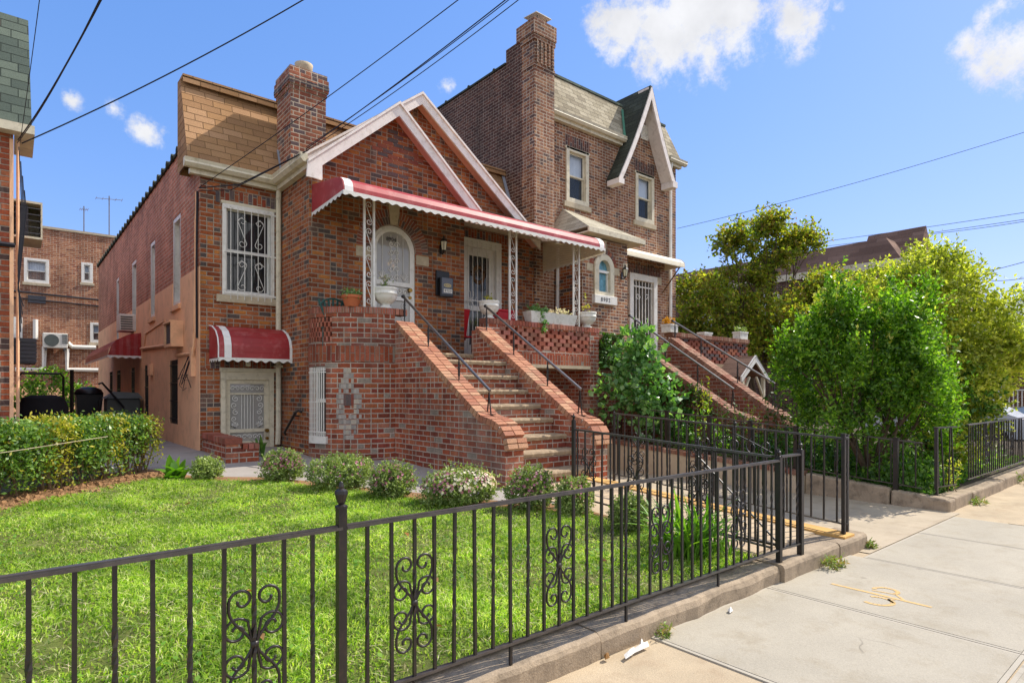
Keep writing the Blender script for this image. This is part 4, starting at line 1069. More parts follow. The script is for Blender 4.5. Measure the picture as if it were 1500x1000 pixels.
mb = MB(); curved(mb, 0, NS, 2.86, 2.955, .004, .215); mb.build('coping_mortar', 'mortar', ST)
# pale patched diamond with a framed upright brick panel
mb = MB()
for r, hw_ in enumerate((2, 2, 3, 4, 4, 5, 5, 5, 5, 5, 4, 4, 3, 2)):
    z = 1.96-.083*r
    for k in range(22-hw_, 22+hw_):
        if 5 <= r <= 8 and 20 <= k < 24: continue
        if random.random() < (.30 if k in (22-hw_, 21+hw_) else .06): continue
        q = cpt(ths[k]); curved(mb, k, k+1, z-.072, z, .004+random.uniform(0, .003), .05)
mb.build('patch_brick', 'brick_unit_grey', ST)
mb = MB()
for k in (20, 21, 22, 23): curved(mb, k, k+1, 1.36, 1.54, .006+.003*(k % 2), .05)
mb.build('panel_brick', 'brick_unit_dark', ST)
# little barred basement window in the curve
mb = MB()
for k in (iw0, iw1-1):
    curved(mb, k, k+1, .87, 2.0, -.06, .06)
curved(mb, iw0+1, iw1-1, 1.93, 2.0, -.06, .06); curved(mb, iw0+1, iw1-1, .87, .93, -.06, .06); curved(mb, iw0+1, iw1-1, 1.42, 1.47, -.06, .06)
w = mb.build('window', 'paint_white', ST)
curved(MB(), iw0, iw1, .9, 1.98, -.09, .01).build('pane', 'car_glass', w)
curved(MB(), iw0-1, iw1+1, .74, .86, .05, .12).build('sill', 'paint_white', w)
mb = MB()
for k in range(iw0, iw1+1): a = cpt(ths[k], .05); mb.tube([(*a, .84), (*a, 1.98)], .009, 4)
for z in (.93, 1.42, 1.9): mb.tube([(*cpt(ths[k], .05), z) for k in range(iw0-1, iw1+2)], .010, 4)
mb.build('window_guard', 'paint_white', w)
# openwork parapet on the right
def openwork(par, x0, x1, Y, zb, rows, mat='brick_unit', pitch=.232, bh=.075, thick=.1):
    mb = MB()
    for r in range(rows):
        z = zb+r*(bh+.008); x = x0+(pitch/2 if r % 2 else 0)
        if r % 2: mb.box((x0, Y, z), (x0+pitch/2-.075, Y+thick, z+bh))
        while x < x1-.04:
            mb.box((x, Y+random.uniform(-.003, .003), z), (min(x+pitch-.075, x1), Y+thick, z+bh)); x += pitch
        mb.box((x0, Y+.004, z-.008), (x1, Y+thick-.004, z))
    return mb.build('openwork', mat, par)
TP = Ff(8.96)
mb = MB(TP); mb.prism(rect(6.825, 7.15, 2.33, 2.86), 0, -.2); mb.prism(rect(9.66, 9.95, .0, 2.86), 0, -.2); mb.box((7.15, -.2, 2.33), (9.66, 0, 2.42)); mb.box((7.15, -.2, 2.83), (9.66, 0, 2.86)); mb.box((9.72, -.9, .3), (9.95, -.2, 2.86)); mb.build('parapet', 'brick_stoop', ST)
openwork(ST, 7.15, 9.66, 8.965, 2.428, 5)
MB(TP).box((6.825, -.2, 2.13), (9.66, .012, 2.33)).build('soldier_course', 'brick_stoop_soldier', ST)
MB(TP).box((6.825, -.6, 2.06), (9.66, .02, 2.128)).build('lintel', 'limestone', ST)
mb = MB(); brick_run(mb, [(6.83, 9.065, 2.865), (9.96, 9.065, 2.865)], (Vector((0, .235, 0)), .1), .08); mb.build('coping', 'brick_unit', ST)
MB().box((6.84, 8.965, 2.86), (9.94, 9.16, 2.95)).build('coping_mortar', 'mortar', ST)
MB().box((6.82, YB-.1, -.1), (9.7, YB+.05, 2.13)).build('garage_wall', 'brick_stoop', ST)
MB().box((7.1, 9.55, 0), (7.2, 9.65, 2.06)).build('pipe', 'paint_white', ST)
mb = MB(); mb.tube([(6.86, 8.93, 2.05), (6.86, 8.93, 2.75)], .03, 8); mb.build('pipe', 'paint_white', ST)
# low wall beside the basement steps and its rail
LW = thing('area_wall', 'low red brick wall in front of the basement door', 'wall', (3, 10.6, .5))
mb = MB(); mb.box((2.50, 9.75, .4), (2.72, 11.24, .78)); mb.box((2.72, 9.75, .4), (2.98, 9.98, .70)); mb.build('wall', 'brick_stoop', LW)
mb = MB(); brick_run(mb, [(2.61, 9.74, .785), (2.61, 11.2, .80)], (Vector((.25, 0, 0)), .09), .085); brick_run(mb, [(2.74, 9.865, .70), (2.99, 9.865, .70)], (Vector((0, .25, 0)), .08), .085); mb.build('coping', 'brick_unit', LW)
HR = thing('wall_handrail', 'short dark handrail slanting down the brick wall by the basement door', 'handrail', (3.7, 10.3, 1.0))
MB().tube([(3.74, 10.0, 1.24), (3.72, 10.05, 1.27), (3.72, 10.2, 1.24), (3.72, 10.75, .86), (3.76, 10.8, .82)], .022, 8).tube([(3.82, 10.3, 1.17), (3.72, 10.3, 1.17)], .012, 5).build('rail', 'iron_black', HR)

# ------------------------------------------------------------------ the two-storey house
HT = thing('brick_house', 'two-storey brown brick house with steep white gable and tall chimney', 'house', (12.5, 13, .5))
YT = 10.9; TT, TTS = Ff(YT), Fl(XR)
win = [(10.85, 11.68, 6.42, 7.83), (13.62, 14.46, 6.44, 7.84)]
dr = (13.35, 14.6, 2.35, 4.92)
wall(HT, TT, [(10.1, .3), (15.57, .3), (15.57, 8.5), (14.52, 8.5), (13.86, 9.92), (13.1, 8.5), (10.1, 8.5)], [rect(*q) for q in (win[0], win[1], dr)], 'brick_tall')
for a, b, c, d in win:
    sash_window(HT, TT, a, b, c, d, depth=.07, fw=.11, mat='paint_cream', glass='glass_light', blind=(.5, 'blind_blue'), sill=(.08, .14))
    MB(TT).box((a-.03, -.02, d-.06), (b+.03, .04, d)).build('drip_cap', 'paint_cream', HT)
    soldier(HT, TT, a-.02, b+.06, d+.03, d+.30, 'brick_tall_soldier')
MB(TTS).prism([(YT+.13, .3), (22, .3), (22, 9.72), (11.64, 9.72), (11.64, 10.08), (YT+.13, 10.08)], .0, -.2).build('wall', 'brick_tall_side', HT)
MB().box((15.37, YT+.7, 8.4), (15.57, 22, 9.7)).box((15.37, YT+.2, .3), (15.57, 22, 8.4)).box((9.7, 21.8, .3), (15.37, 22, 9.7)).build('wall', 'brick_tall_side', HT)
MB().box((9.7, YT+.4, 9.5), (15.4, 21.8, 9.6)).build('flat_roof', 'shingle_dark', HT)
mb = MB(); mb.box((9.47, 11.64, 9.72), (9.72, 22, 9.77))
for i in range(9): mb.tube([(9.46, 12.1+1.1*i, 9.76), (9.73, 12.1+1.1*i, 9.76)], .05, 6)
mb.build('coping', 'shingle_dark', HT)
# chimney
CH = MB(); CH.box((XR-.001, 10.575, 2.0), (10.145, 11.03, 9.9)); CH.box((XR-.03, 10.55, 9.9), (10.165, 11.06, 10.02)); CH.box((XR-.055, 10.53, 10.02), (10.18, 11.18, 10.38)); CH.box((XR-.02, 10.56, 9.28), (10.155, 11.03, 9.34))
ch = CH.build('chimney', 'brick_tall', HT)
mb = MB()
for i in range(5): x = XR+.05+.125*i; mb.box((x, 10.535, 9.36), (x+.055, 10.574, 9.9))
mb.build('chimney_rib', 'brick_tall', ch)
mb = MB(); 
for x, y in ((9.7, 10.7), (10.0, 10.7), (9.7, 10.98), (10.0, 10.98)): mb.tube([(x, y, 10.37), (x, y, 10.58)], .012, 4)
mb.build('cap_legs', 'steel', ch); mb = MB(); mb.mesh([(9.58, 10.6, 10.58), (10.08, 10.6, 10.58), (10.08, 11.06, 10.64), (9.58, 11.06, 10.64), (9.58, 10.6, 10.595), (10.08, 10.6, 10.595), (10.08, 11.06, 10.655), (9.58, 11.06, 10.655)], [(0, 1, 5, 4), (1, 2, 6, 5), (2, 3, 7, 6), (3, 0, 4, 7), (4, 5, 6, 7), (0, 3, 2, 1)]); mb.build('chimney_cap', 'ac_white', ch)
# mansard and gable dormer
def mans(x0, x1, x2, x3, nm):
    mb = MB(); mb.mesh([(x0, YT-.12, 8.52), (x1, YT-.12, 8.52), (x2, YT+.5, 9.83), (x3, YT+.5, 9.83), (x0, YT+.7, 8.52), (x1, YT+.7, 8.52), (x2, YT+.7, 9.83), (x3, YT+.7, 9.83)], [(0, 1, 2, 3), (0, 3, 7, 4), (1, 5, 6, 2), (3, 2, 6, 7)])
    r_ = mb.build('roof', 'shingle_grey', HT); MB().box((min(x0, x3), YT+.46, 9.82), (max(x2-.02, x3+.1), YT+.6, 9.88)).build('ridge_cap', 'shingle_green', r_); return r_
rf = mans(10.15, 13.05, 13.66, 10.15, 'l'); mans(14.57, 15.75, 15.72, 14.0, 'r')
gutter('gutter', HT, [(10.12, YT-.12, 8.42), (13.0, YT-.12, 8.42)], 'paint_cream', .12); gutter('gutter', HT, [(15.0, YT-.12, 8.42), (15.85, YT-.12, 8.42)], 'paint_cream', .12)
MB().box((10.15, YT-.12, 8.34), (12.95, YT-.002, 8.42)).build('fascia', 'paint_cream', HT); MB().box((15.0, YT-.12, 8.34), (15.7, YT-.002, 8.42)).build('fascia', 'paint_cream', HT)
DY = 10.52; T = Ff(DY)
apx = (13.84, 10.13); dl_, dr_ = (12.42, 7.24), (14.98, 7.62)
ctrl = lambda a, b, sag: [(a[0]+(b[0]-a[0])*f+sag*math.sin(math.pi*f)*.0, a[1]+(b[1]-a[1])*f-sag*math.sin(math.pi*f)) for f in [i/10 for i in range(11)]]
Lc, Rc = ctrl(dl_, apx, .12), ctrl(apx, dr_, .12)
mb = MB(T); inn = [(x+.13, z-.02) for x, z in Lc[:-1]]+[(apx[0], apx[1]-.42)]+[(x-.15, z-.02) for x, z in Rc[1:]]
mb.prism(Lc+Rc[1:]+inn[::-1], .05, 0); mb.box((12.40, -.35, 7.12), (12.62, .07, 7.26)); mb.box((14.80, -.35, 7.52), (15.02, .07, 7.70))
G_ = mb.build('gable_trim', 'paint_trim', HT)
mb = MB(T)
for P_ in (Lc, Rc):
    for i in range(10):
        a, b = P_[i], P_[i+1]; up_ = a[1] > 8.5 or b[1] > 8.5
        dd = .38 if max(a[1], b[1]) < 8.55 else .38+(max(a[1], b[1])-8.5)*.48+.1
        s_ = -1 if P_ is Lc else 1
        mb.mesh([(a[0]+.03*s_, .03, a[1]+.04), (b[0]+.03*s_, .03, b[1]+.04), (b[0]+.03*s_, -dd, b[1]+.04), (a[0]+.03*s_, -dd, a[1]+.04), (a[0]-.03*s_, .0, a[1]), (b[0]-.03*s_, .0, b[1]), (b[0]-.03*s_, -dd, b[1]), (a[0]-.03*s_, -dd, a[1])], [(0, 1, 2, 3), (4, 5, 6, 7), (0, 1, 5, 4), (2, 3, 7, 6), (0, 3, 7, 4), (1, 2, 6, 5)])
mb.build('dormer_roof', 'shingle_dark', HT)
mb = MB(T)
for a, b in zip(Rc, Rc[1:]): mb.face([(a[0]-.10, 0, a[1]-.02), (b[0]-.10, 0, b[1]-.02), (b[0]-.10, -.37, b[1]-.02), (a[0]-.10, -.37, a[1]-.02)])
mb.build('soffit', 'paint_trim', G_)
MB().mesh([(12.96, 10.755, 8.54), (13.06, 10.755, 8.54), (13.60, 11.30, 9.70), (13.50, 11.30, 9.70)], [(0, 1, 2, 3)]).build('flashing', 'copper_green', rf)
mb = MB(TT); mb.box((13.86, 0, 8.82), (14.2, .03, 9.24))
for i in range(8): z = 8.85+.045*i; mb.mesh([(13.89, .03, z), (14.17, .03, z), (14.17, .05, z+.012), (13.89, .05, z+.012), (14.17, .03, z+.03), (13.89, .03, z+.03)], [(0, 1, 2, 3), (3, 2, 4, 5)])
mb.build('gable_vent', 'paint_white', HT)
MB().tube([(15.22, YT-.1, 8.45), (15.22, YT-.06, 8.2), (15.22, YT-.06, 2.5)], .05, 8).build('downspout', 'paint_white', HT)
MB().tube([(10.2, 10.5, 5.2), (10.19, 10.52, 2.3)], .05, 8).build('downspout', 'paint_white', HT)
# vestibule with hipped roof and arched window
V0, V1, YV = 10.2, 11.82, 9.7; TV = Ff(YV)
vx, vs = 10.93, 4.52
wall(HT, TV, rect(V0, V1, .4, 5.22), [arch(vx, .34, 3.88, vs, 14)], 'brick_tall')
MB(Fl(V0)).prism(rect(YV+.2, YT, .4, 5.22), 0, -.2).build('wall', 'brick_front', HT)
MB().box((V1-.2, YV+.2, .4), (V1-.001, YT, 5.22)).build('wall', 'brick_tall', HT)
mb = MB(); e = .25
P = [(V0-.05, YV-e, 5.36), (V1+.38, YV-e, 5.36), (V1+.38, YT-.003, 5.36), (V0-.05, YT-.003, 5.36), (V0+.55, YT-.004, 6.2), (V0+.75, YT-.004, 6.2)]
mb.mesh(P, [(0, 1, 5, 4), (0, 4, 3), (1, 2, 5), (0, 3, 2, 1)]); vr = mb.build('porch_roof', 'shingle_pale', HT)
mb = MB(); mb.box((V0-.05, YV-e-.02, 5.24), (V1+.38, YV-e+.03, 5.35)); mb.box((V1+.33, YV-e+.03, 5.24), (V1+.38, YT-.01, 5.35)); mb.box((V0-.05, YV-e+.03, 5.24), (V1+.33, YT-.01, 5.27)); mb.build('fascia', 'paint_cream', vr)
mb = MB(TV); mb.prism(arch(vx, .345, 3.87, vs, 16), .05, -.1, [arch(vx, .20, 3.96, vs, 16)])
w = mb.build('window', 'paint_cream', HT)
mb = MB(TV); mb.box((vx-.2, -.05, 4.42), (vx+.2, .0, 4.48)); mb.box((vx-.2, -.07, 3.96), (vx-.16, -.03, 4.42)); mb.box((vx+.16, -.07, 3.96), (vx+.2, -.03, 4.42)); mb.build('sash', 'paint_white', w)
mb = MB(TV); mb.prism(arch(vx, .2, 3.96, vs, 12), -.065, -.07); mb.build('pane', 'stained_blue', w)
mb = MB(TV); mb.box((vx-.40, -.02, 3.66), (vx+.40, .10, 3.865)); sg = mb.build('sill', 'paint_white', w, bevel=.01)
text('8902', 'iron_black', sg, (vx-.03, YV-.102, 3.76), .135, ext=.003, sp=1.3)
mb = MB(TV); n = 18
for i in range(n):
    a0, a1 = math.pi*i/n+.02, math.pi*(i+1)/n-.02
    if abs((a0+a1)/2-math.pi/2) < .15: mb.build('brick_arch', 'brick_unit_dark', HT) if mb.v else None; mb = MB(TV); continue
    mb.prism([(vx+r*math.cos(a), vs+r*math.sin(a)) for r, a in ((.36, a0), (.50, a0), (.50, a1), (.36, a1))], .006, -.04)
mb.build('brick_arch', 'brick_unit_dark', HT)
MB(TV).prism([(vx-.06, vs+.36), (vx+.06, vs+.36), (vx+.10, vs+.68), (vx-.10, vs+.68)], .02, -.04).build('keystone', 'limestone', HT)
for a in (-.58, .37): MB(TV).box((vx+a, -.04, vs-.1), (vx+a+.21, .012, vs+.07)).build('impost_stone', 'limestone', HT)
MB(TV).box((V1-.17, -.04, vs+.04), (V1-.003, .01, vs+.24)).build('quoin', 'limestone', HT)
# white awning, door with bars
mb = MB(); pa = [(YT, 5.55), (YT-.35, 5.48), (YT-.6, 5.40), (YT-.70, 5.30), (YT-.72, 5.18)]
strips(mb, 11.9, 15.0, [(p[0], p[1]-.02) for p in pa])
for x in (11.9, 15.0): mb.face([(x, *p) for p in pa]+[(x, YT, 5.18)])
aw = mb.build('awning', 'awning_inside', HT)
mb = MB()
for x in (14.88,): mb.tube([(x, YT-.65, 5.2), (x, YT-.02, 4.5)], .02, 5)
mb.build('bracket', 'wood', aw)
a, b, c, d = dr
mb = MB(TT)
for q in ((a, a+.16, c, d), (b-.16, b, c, d), (a+.16, b-.16, d-.18, d)): mb.box((q[0], -.1, q[2]), (q[1], .05, q[3]))
D = mb.build('door', 'paint_white', HT, bevel=.008)
mb = MB(TT); mb.box((a+.16, -.12, c), (b-.16, -.1, d-.18)); mb.build('leaf', 'room', D)
mb = MB(TT)
for i in range(7): x = a+.2+(b-a-.4)*i/6; mb.tube([(x, -.02, c), (x, -.02, d-.18)], .016, 4)
for z in (c+.1, c+1.0, d-.35): mb.box((a+.16, -.03, z-.02), (b-.16, -.005, z+.02))
for cx in (-.2, .2):
    for k in range(3): mb.tube([(p, -.02, q) for p, q in spiral((a+b)/2+cx, c+.55+.7*k, .1, 1.2, 0, 1 if cx > 0 else -1, 14, .2)], .012, 4)
mb.build('door_guard', 'paint_white', D)
soldier(HT, TT, a-.1, b+.2, d+.01, d+.28, 'brick_tall_soldier')
MB(TT).box((b+.02, -.02, d-.2), (b+.25, .01, d+.02)).build('quoin', 'limestone', HT)
# its stoop
S2 = thing('brick_stoop', 'brown brick stoop with stone steps climbing to the white barred door', 'stoop', (11.5, 8, .3))
QL = [(8.82, 2.74), (6.26, 1.18), (6.0, 1.13), (5.86, 1.04), (5.80, .86)]; QR = [(8.57, 2.87), (6.16, 1.25), (5.98, 1.19), (5.88, 1.10), (5.82, .92)]
cheek(S2, 10.75, 11.05, QL, 8.82, 2.7, .1, False); cheek(S2, 11.95, 12.27, QR, 8.6, 2.8, .1, False)
steps(S2, 11.05, 11.95, [(5.95+.285*i, .48+.213*i) for i in range(9)]+[(8.6, 2.29)])
MB().box((9.96, 9.0, .0), (10.75, 9.2, 2.84)).box((10.76, 8.83, .1), (12.2, 8.99, 2.2)).build('wall', 'brick_stoop_brown', S2)
MB().box((9.96, 9.2, 2.19), (10.9, YV-.01, 2.29)).box((10.9, 8.62, 2.19), (15.7, YV-.01, 2.29)).box((11.83, YV-.01, 2.19), (15.5, YT-.01, 2.29)).build('porch_floor', 'tread_stone', S2)
handrail(S2, 10.9, (8.88, 3.32), (6.29, 1.63), (8.7, 7.9, 7.1), interp(QL)); handrail(S2, 12.11, (8.57, 3.26), (6.07, 1.74), (8.5, 7.8, 6.9), interp(QR))
MB().box((12.27, 8.65, .1), (15.75, 8.85, 2.30)).box((12.27, 8.65, 2.87), (15.75, 8.85, 2.91)).box((15.55, 8.86, .1), (15.75, YT, 2.9)).build('parapet', 'brick_stoop_brown', S2)
MB().box((12.27, 8.638, 2.08), (15.75, 8.649, 2.29)).build('soldier_course', 'brick_stoop_soldier', S2)
openwork(S2, 12.27, 15.75, 8.67, 2.31, 7, 'brick_unit_dark')
mb = MB(); brick_run(mb, [(12.2, 8.75, 2.91), (15.78, 8.75, 2.91)], (Vector((0, .24, 0)), .1), .09); mb.build('coping', 'brick_unit_brown', S2)
lantern('wall_lamp', 'black wall lantern beside the arched front door', (6.42, YB, 4.40), .95)
lantern('wall_lamp', 'dark wall lantern right of the small arched window with house number', (11.60, YV, 4.50), .95)
# wall mailbox
M = thing('mailbox', 'black wall mailbox with grey front and gold oval below the lantern', 'mailbox', (6.5, YB, 3.5))
mb = MB(TB); mb.box((6.30, 0, 3.44), (6.60, .04, 3.92)); mb.prism([(6.34, 3.42), (6.62, 3.42), (6.62, 3.78), (6.34, 3.78)], .13, .04); mb.build('body', 'black_plastic', M, bevel=.008)
mb = MB(TB); mb.box((6.36, .131, 3.46), (6.61, .137, 3.775)); mb.build('front', 'mail_grey', M, bevel=.004)
mb = MB(TB); cx, cz = 6.49, 3.63
mb.prism([(cx+.085*math.cos(a), cz+.036*math.sin(a)) for a in [6.283*k/20 for k in range(20)]], .141, .1375, [[(cx+.07*math.cos(a), cz+.025*math.sin(a)) for a in [6.283*k/20 for k in range(20)]]]); mb.box((cx-.045, .1375, cz-.01), (cx+.045, .141, cz+.01)); mb.build('emblem', 'gold_paint', M)
mb = MB(TB)
for k in range(4): mb.box((6.405+.05*k, .1375, 3.49), (6.448+.05*k, .140, 3.56))
mb.build('number_tile', 'paint_white', M)
text('8904', 'iron_black', M, (6.502, YB-.1405, 3.525), .062, ext=.001, sp=1.45)

# ------------------------------------------------------------------ neighbouring buildings
NB = thing('brick_house', 'orange brick house with green shingled mansard at the picture edge', 'house', (-2, 13, .5))
YN = 10.9; TN = Ff(YN)
MB().box((-7, YN, .2), (.03, 24, 5.2)).build('wall', 'brick_neighbour', NB)
mb = MB(); mb.mesh([(-7, YN-.12, 5.28), (.23, YN-.12, 5.28), (.2, YN+.42, 7.02), (-7, YN+.42, 7.02), (.2, YN+.9, 7.02), (.23, YN+.9, 5.28)], [(0, 1, 2, 3), (1, 5, 4, 2)]); rf = mb.build('roof', 'shingle_green', NB)
MB().box((-7, YN-.2, 5.16), (.26, YN-.01, 5.28)).box((.04, YN-.01, 5.16), (.26, YN+.9, 5.27)).build('fascia', 'paint_cream', NB)
MB().box((-.01, YN-.012, .4), (.034, YN-.001, 5.1)).build('corner_strip', 'paint_salmon', NB)
MB().tube([(.08, YN+.05, 5.1), (.08, YN+.05, 1)], .022, 6).build('downspout', 'paint_salmon', NB)
mb = MB()
for k in range(5):
    mb.tube([(.09+.02*k, YN-.03-.01*k, 5.0-.2*k), (.12+.015*k, YN-.05, 4.2), (.08, YN-.04, 3.4-.1*k), (.10+.01*k, YN-.03, 2.3+.12*k)], .008, 4)
mb.tube([(-.6, YN-.03, 3.62), (.05, YN-.03, 3.62)], .035, 6); mb.build('service_cable', 'cable', NB)
B = thing('air_conditioner', 'caged air conditioner jutting from the wall under the green mansard', 'air conditioner', (.2, 11.5, 3.8))
mb = MB(); mb.box((.035, 11.15, 3.80), (.36, 11.85, 3.83)); mb.box((.035, 11.15, 4.31), (.36, 11.85, 4.34)); mb.box((.34, 11.15, 3.83), (.36, 11.85, 4.31)); mb.box((.035, 11.83, 3.83), (.34, 11.85, 4.31)); mb.build('housing', 'paint_cream', B)
mb = MB()
for k in range(5): mb.tube([(.04, 11.15, 3.88+.09*k), (.345, 11.15, 3.88+.09*k)], .008, 4)
mb.box((.05, 11.25, 3.84), (.2, 11.8, 4.28)); mb.build('grille', 'ac_dark', B)
B = thing('air_conditioner', 'dark slatted air conditioner low on the wall of the neighbouring house', 'air conditioner', (.2, 12, 2.0))
mb = MB(); mb.box((.035, 11.8, 2.02), (.30, 12.4, 2.40))
for k in range(6): mb.box((.03, 11.785, 2.04+.06*k), (.31, 11.81, 2.085+.06*k))
mb.build('housing', 'ac_dark', B)
def py(u, v, Y): r = ray(u, v); t_ = Y/r.y; return (r.x*t_, 1.6+r.z*t_)
RB = thing('brick_building', 'tan brick two-storey building closing the far end of the alley', 'building', (3, 32, .5))
YRB = 32; TRB = Ff(YRB); q = py(60, 334, YRB); 
ws = []
for u0, v0, u1, v1 in ((35, 377, 72, 416), (119, 384, 136, 415), (132, 472, 150, 502), (20, 464, 33, 500), (60, 585, 61, 586)):
    a = py(u0, v0, YRB); b = py(u1, v1, YRB); ws.append((a[0], b[0], b[1], a[1]))
wall(RB, TRB, rect(-8, 12, .3, q[1]), [rect(*w_) for w_ in ws[:4]], 'brick_rear')
MB().box((-8, YRB+.2, .3), (12, YRB+9, q[1]-.2)).build('wall', 'brick_rear', RB)
MB(TRB).box((-8, -.25, q[1]), (12, .05, q[1]+.1)).build('coping', 'limestone', RB)
for i, w_ in enumerate(ws[:4]): sash_window(RB, TRB, *w_, depth=.08, fw=.1, glass='glass_light', blind=(.5, 'blind_blue'), sill=(.05, .12))
MB(TRB).box((-8, 0, .3), (12, .06, 1.75)).build('plinth', 'paint_salmon', RB)
mb = MB(TRB); a = py(30, 425, YRB)[1]; mb.tube([(-2, .08, a), (3, .08, a-.15), (6, .08, a-.2)], .04, 5); mb.tube([(-2, .08, a-.25), (3, .08, a-.42), (6, .08, a-.47)], .03, 5); mb.build('service_cable', 'cable', RB)
mb = MB(TRB)
for pts in ([(22, 541), (64, 541), (65, 508)], [(99, 502), (106, 508), (140, 509)], [(98, 511), (98, 541), (150, 542)], [(52, 468), (52, 497)]):
    mb.tube([(py(u, v, YRB)[0], .1, py(u, v, YRB)[1]) for u, v in pts], .1, 6)
mb.build('conduit', 'paint_white', RB)
a0, a1 = py(41, 432, YRB), py(67, 445, YRB); mb = MB(TRB); mb.box((a0[0], 0, a1[1]), (a1[0], .08, a0[1])); mb.build('vent_grille', 'ac_dark', RB)
B = thing('air_conditioner', 'white split condenser unit with round fan on the tan brick wall', 'air conditioner', (1.2, 31.8, 4))
a0, a1 = py(62, 488, YRB), py(98, 511, YRB); mb = MB(TRB); mb.box((a0[0], .08, a1[1]), (a1[0], .5, a0[1])); mb.build('housing', 'ac_white', B, bevel=.03)
cx, cz, r_ = a0[0]+(a1[0]-a0[0])*.35, (a0[1]+a1[1])/2, (a0[1]-a1[1])*.4
mb = MB(TRB); mb.prism([(cx+r_*math.cos(6.283*k/20), cz+r_*math.sin(6.283*k/20)) for k in range(20)], .52, .5)
for k in range(5): mb.box((cx+r_*1.4, .5, cz-.1+.08*k), (cx+r_*2.3, .515, cz-.06+.08*k))
mb.build('fan_grille', 'bin_grey', B)
mb = MB(TRB); 
for x in (a0[0]+.1, a1[0]-.1): mb.box((x-.03, 0, a1[1]-.1), (x+.03, .5, a1[1]-.02))
mb.build('bracket', 'ac_dark', B)
for u, vt, vb, lab, big in ((160, 287, 345, 'taller rooftop television aerial with crossbar behind the flank wall', 1), (123, 302, 336, 'thin rooftop aerial mast on the far tan building', 0)):
    p0, p1 = at(u, vb+10, 27.5), at(u, vt, 27.5)
    A_ = thing('television_aerial', lab, 'aerial', tuple(p0)); MB().tube([p0, p1], .025, 5).build('mast', 'steel', A_)
    mb = MB(); d = Vector((1, .0, .1)).normalized(); L = .5 if big else .15; p = p1-Vector((0, 0, .15))
    mb.tube([p-d*L, p+d*L], .015, 4)
    for k in range(5): c = p-d*L+d*L*2*k/4; mb.tube([c-Vector((0, .25, 0)), c+Vector((0, .25, 0))], .008, 4)
    mb.build('boom', 'steel', A_)
# houses along the cross street
def px(u, v, X): r = ray(u, v); t_ = X/r.x; return (r.y*t_, 1.6+r.z*t_)
BB = thing('brick_house', 'distant brick house with long brown shingled mansard beyond the plum tree', 'house', (32, 15, .2))
XQ = 27.; zb = px(1320, 378, XQ)[1]; zt = px(1308, 344, XQ+.5)[1]; y0 = px(1320, 378, XQ)[0]
mb = MB(); mb.mesh([(XQ, y0, zb), (XQ, 26, zb), (XQ+.8, 26, zt), (XQ+.8, y0+.8, zt), (XQ+12, y0, zb), (XQ+12, y0+.8, zt)], [(0, 1, 2, 3), (0, 3, 5, 4)]); mb.build('roof', 'shingle_brown', BB)
MB().box((XQ-.1, y0-.1, zb-.28), (XQ+12, 26, zb)).build('fascia', 'paint_cream', BB)
hl = [(y0+1.5+3.4*k, y0+2.5+3.4*k, zb-2.3, zb-.75) for k in range(4)]
MB(Fl(XQ)).prism(rect(y0, 26, -.1, zb-.28), 0, -.2, [rect(*h_) for h_ in hl]).build('wall', 'brick_tall_side', BB)
MB().box((XQ+.2, y0+.002, -.1), (XQ+12, y0+.2, zb-.28)).build('wall', 'brick_tall', BB)
MB().box((XQ+.2, y0+.2, -.1), (XQ+.4, 26, zb-.3)).build('wall', 'room', BB)
for h_ in hl: sash_window(BB, Fl(XQ), *h_, depth=.08, fw=.12, glass='glass_light', blind=(.3, 'blind_blue'))
ya, za = px(1336, 352, XQ+1.4); mb = MB(); mb.mesh([(XQ+1, y0-.2, zb-.2), (XQ+3.6, y0-.2, zb-.2), (XQ+2.3, y0-.2, zt+.55), (XQ+1, y0+2, zb-.2), (XQ+3.6, y0+2, zb-.2), (XQ+2.3, y0+2, zt+.55)], [(0, 1, 2), (0, 2, 5, 3), (1, 4, 5, 2)]); mb.build('gable', 'shingle_brown', BB)
PH = thing('porch_house', 'far house with grey roof and white posted porch across the side street', 'house', (36, 6.5, 0))
MB().box((35, 3.5, -.1), (42, 10.5, 4.2)).build('wall', 'brick_tall', PH)
mb = MB(); mb.mesh([(34.6, 3.2, 4.2), (34.6, 10.8, 4.2), (38.5, 10.8, 6.0), (38.5, 3.2, 6.0), (42.4, 3.2, 4.2), (42.4, 10.8, 4.2)], [(0, 1, 2, 3), (3, 2, 5, 4), (0, 3, 4), (1, 5, 2)]); mb.build('roof', 'lead', PH)
mb = MB(); mb.mesh([(33.0, 3.6, 3.2), (33.0, 9.5, 3.2), (35.0, 9.5, 3.6), (35.0, 3.6, 3.6)], [(0, 1, 2, 3)]); mb.build('porch_roof', 'awning_inside', PH)
MB().box((32.9, 3.5, 3.05), (33.05, 9.6, 3.22)).build('fascia', 'paint_white', PH)
MB().box((33, 3.6, -.1), (35, 9.5, .9)).build('porch_base', 'limestone', PH)
for k in range(5): MB().box((33.05, 3.7+1.4*k, .9), (33.2, 3.85+1.4*k, 3.06)).build('post', 'paint_white', PH)
mb = MB(); mb.box((33.08, 3.8, 1.6), (33.16, 9.4, 1.66))
for k in range(38): mb.box((33.1, 3.9+.145*k, .9), (33.14, 3.94+.145*k, 1.6))
mb.build('railing', 'paint_white', PH)
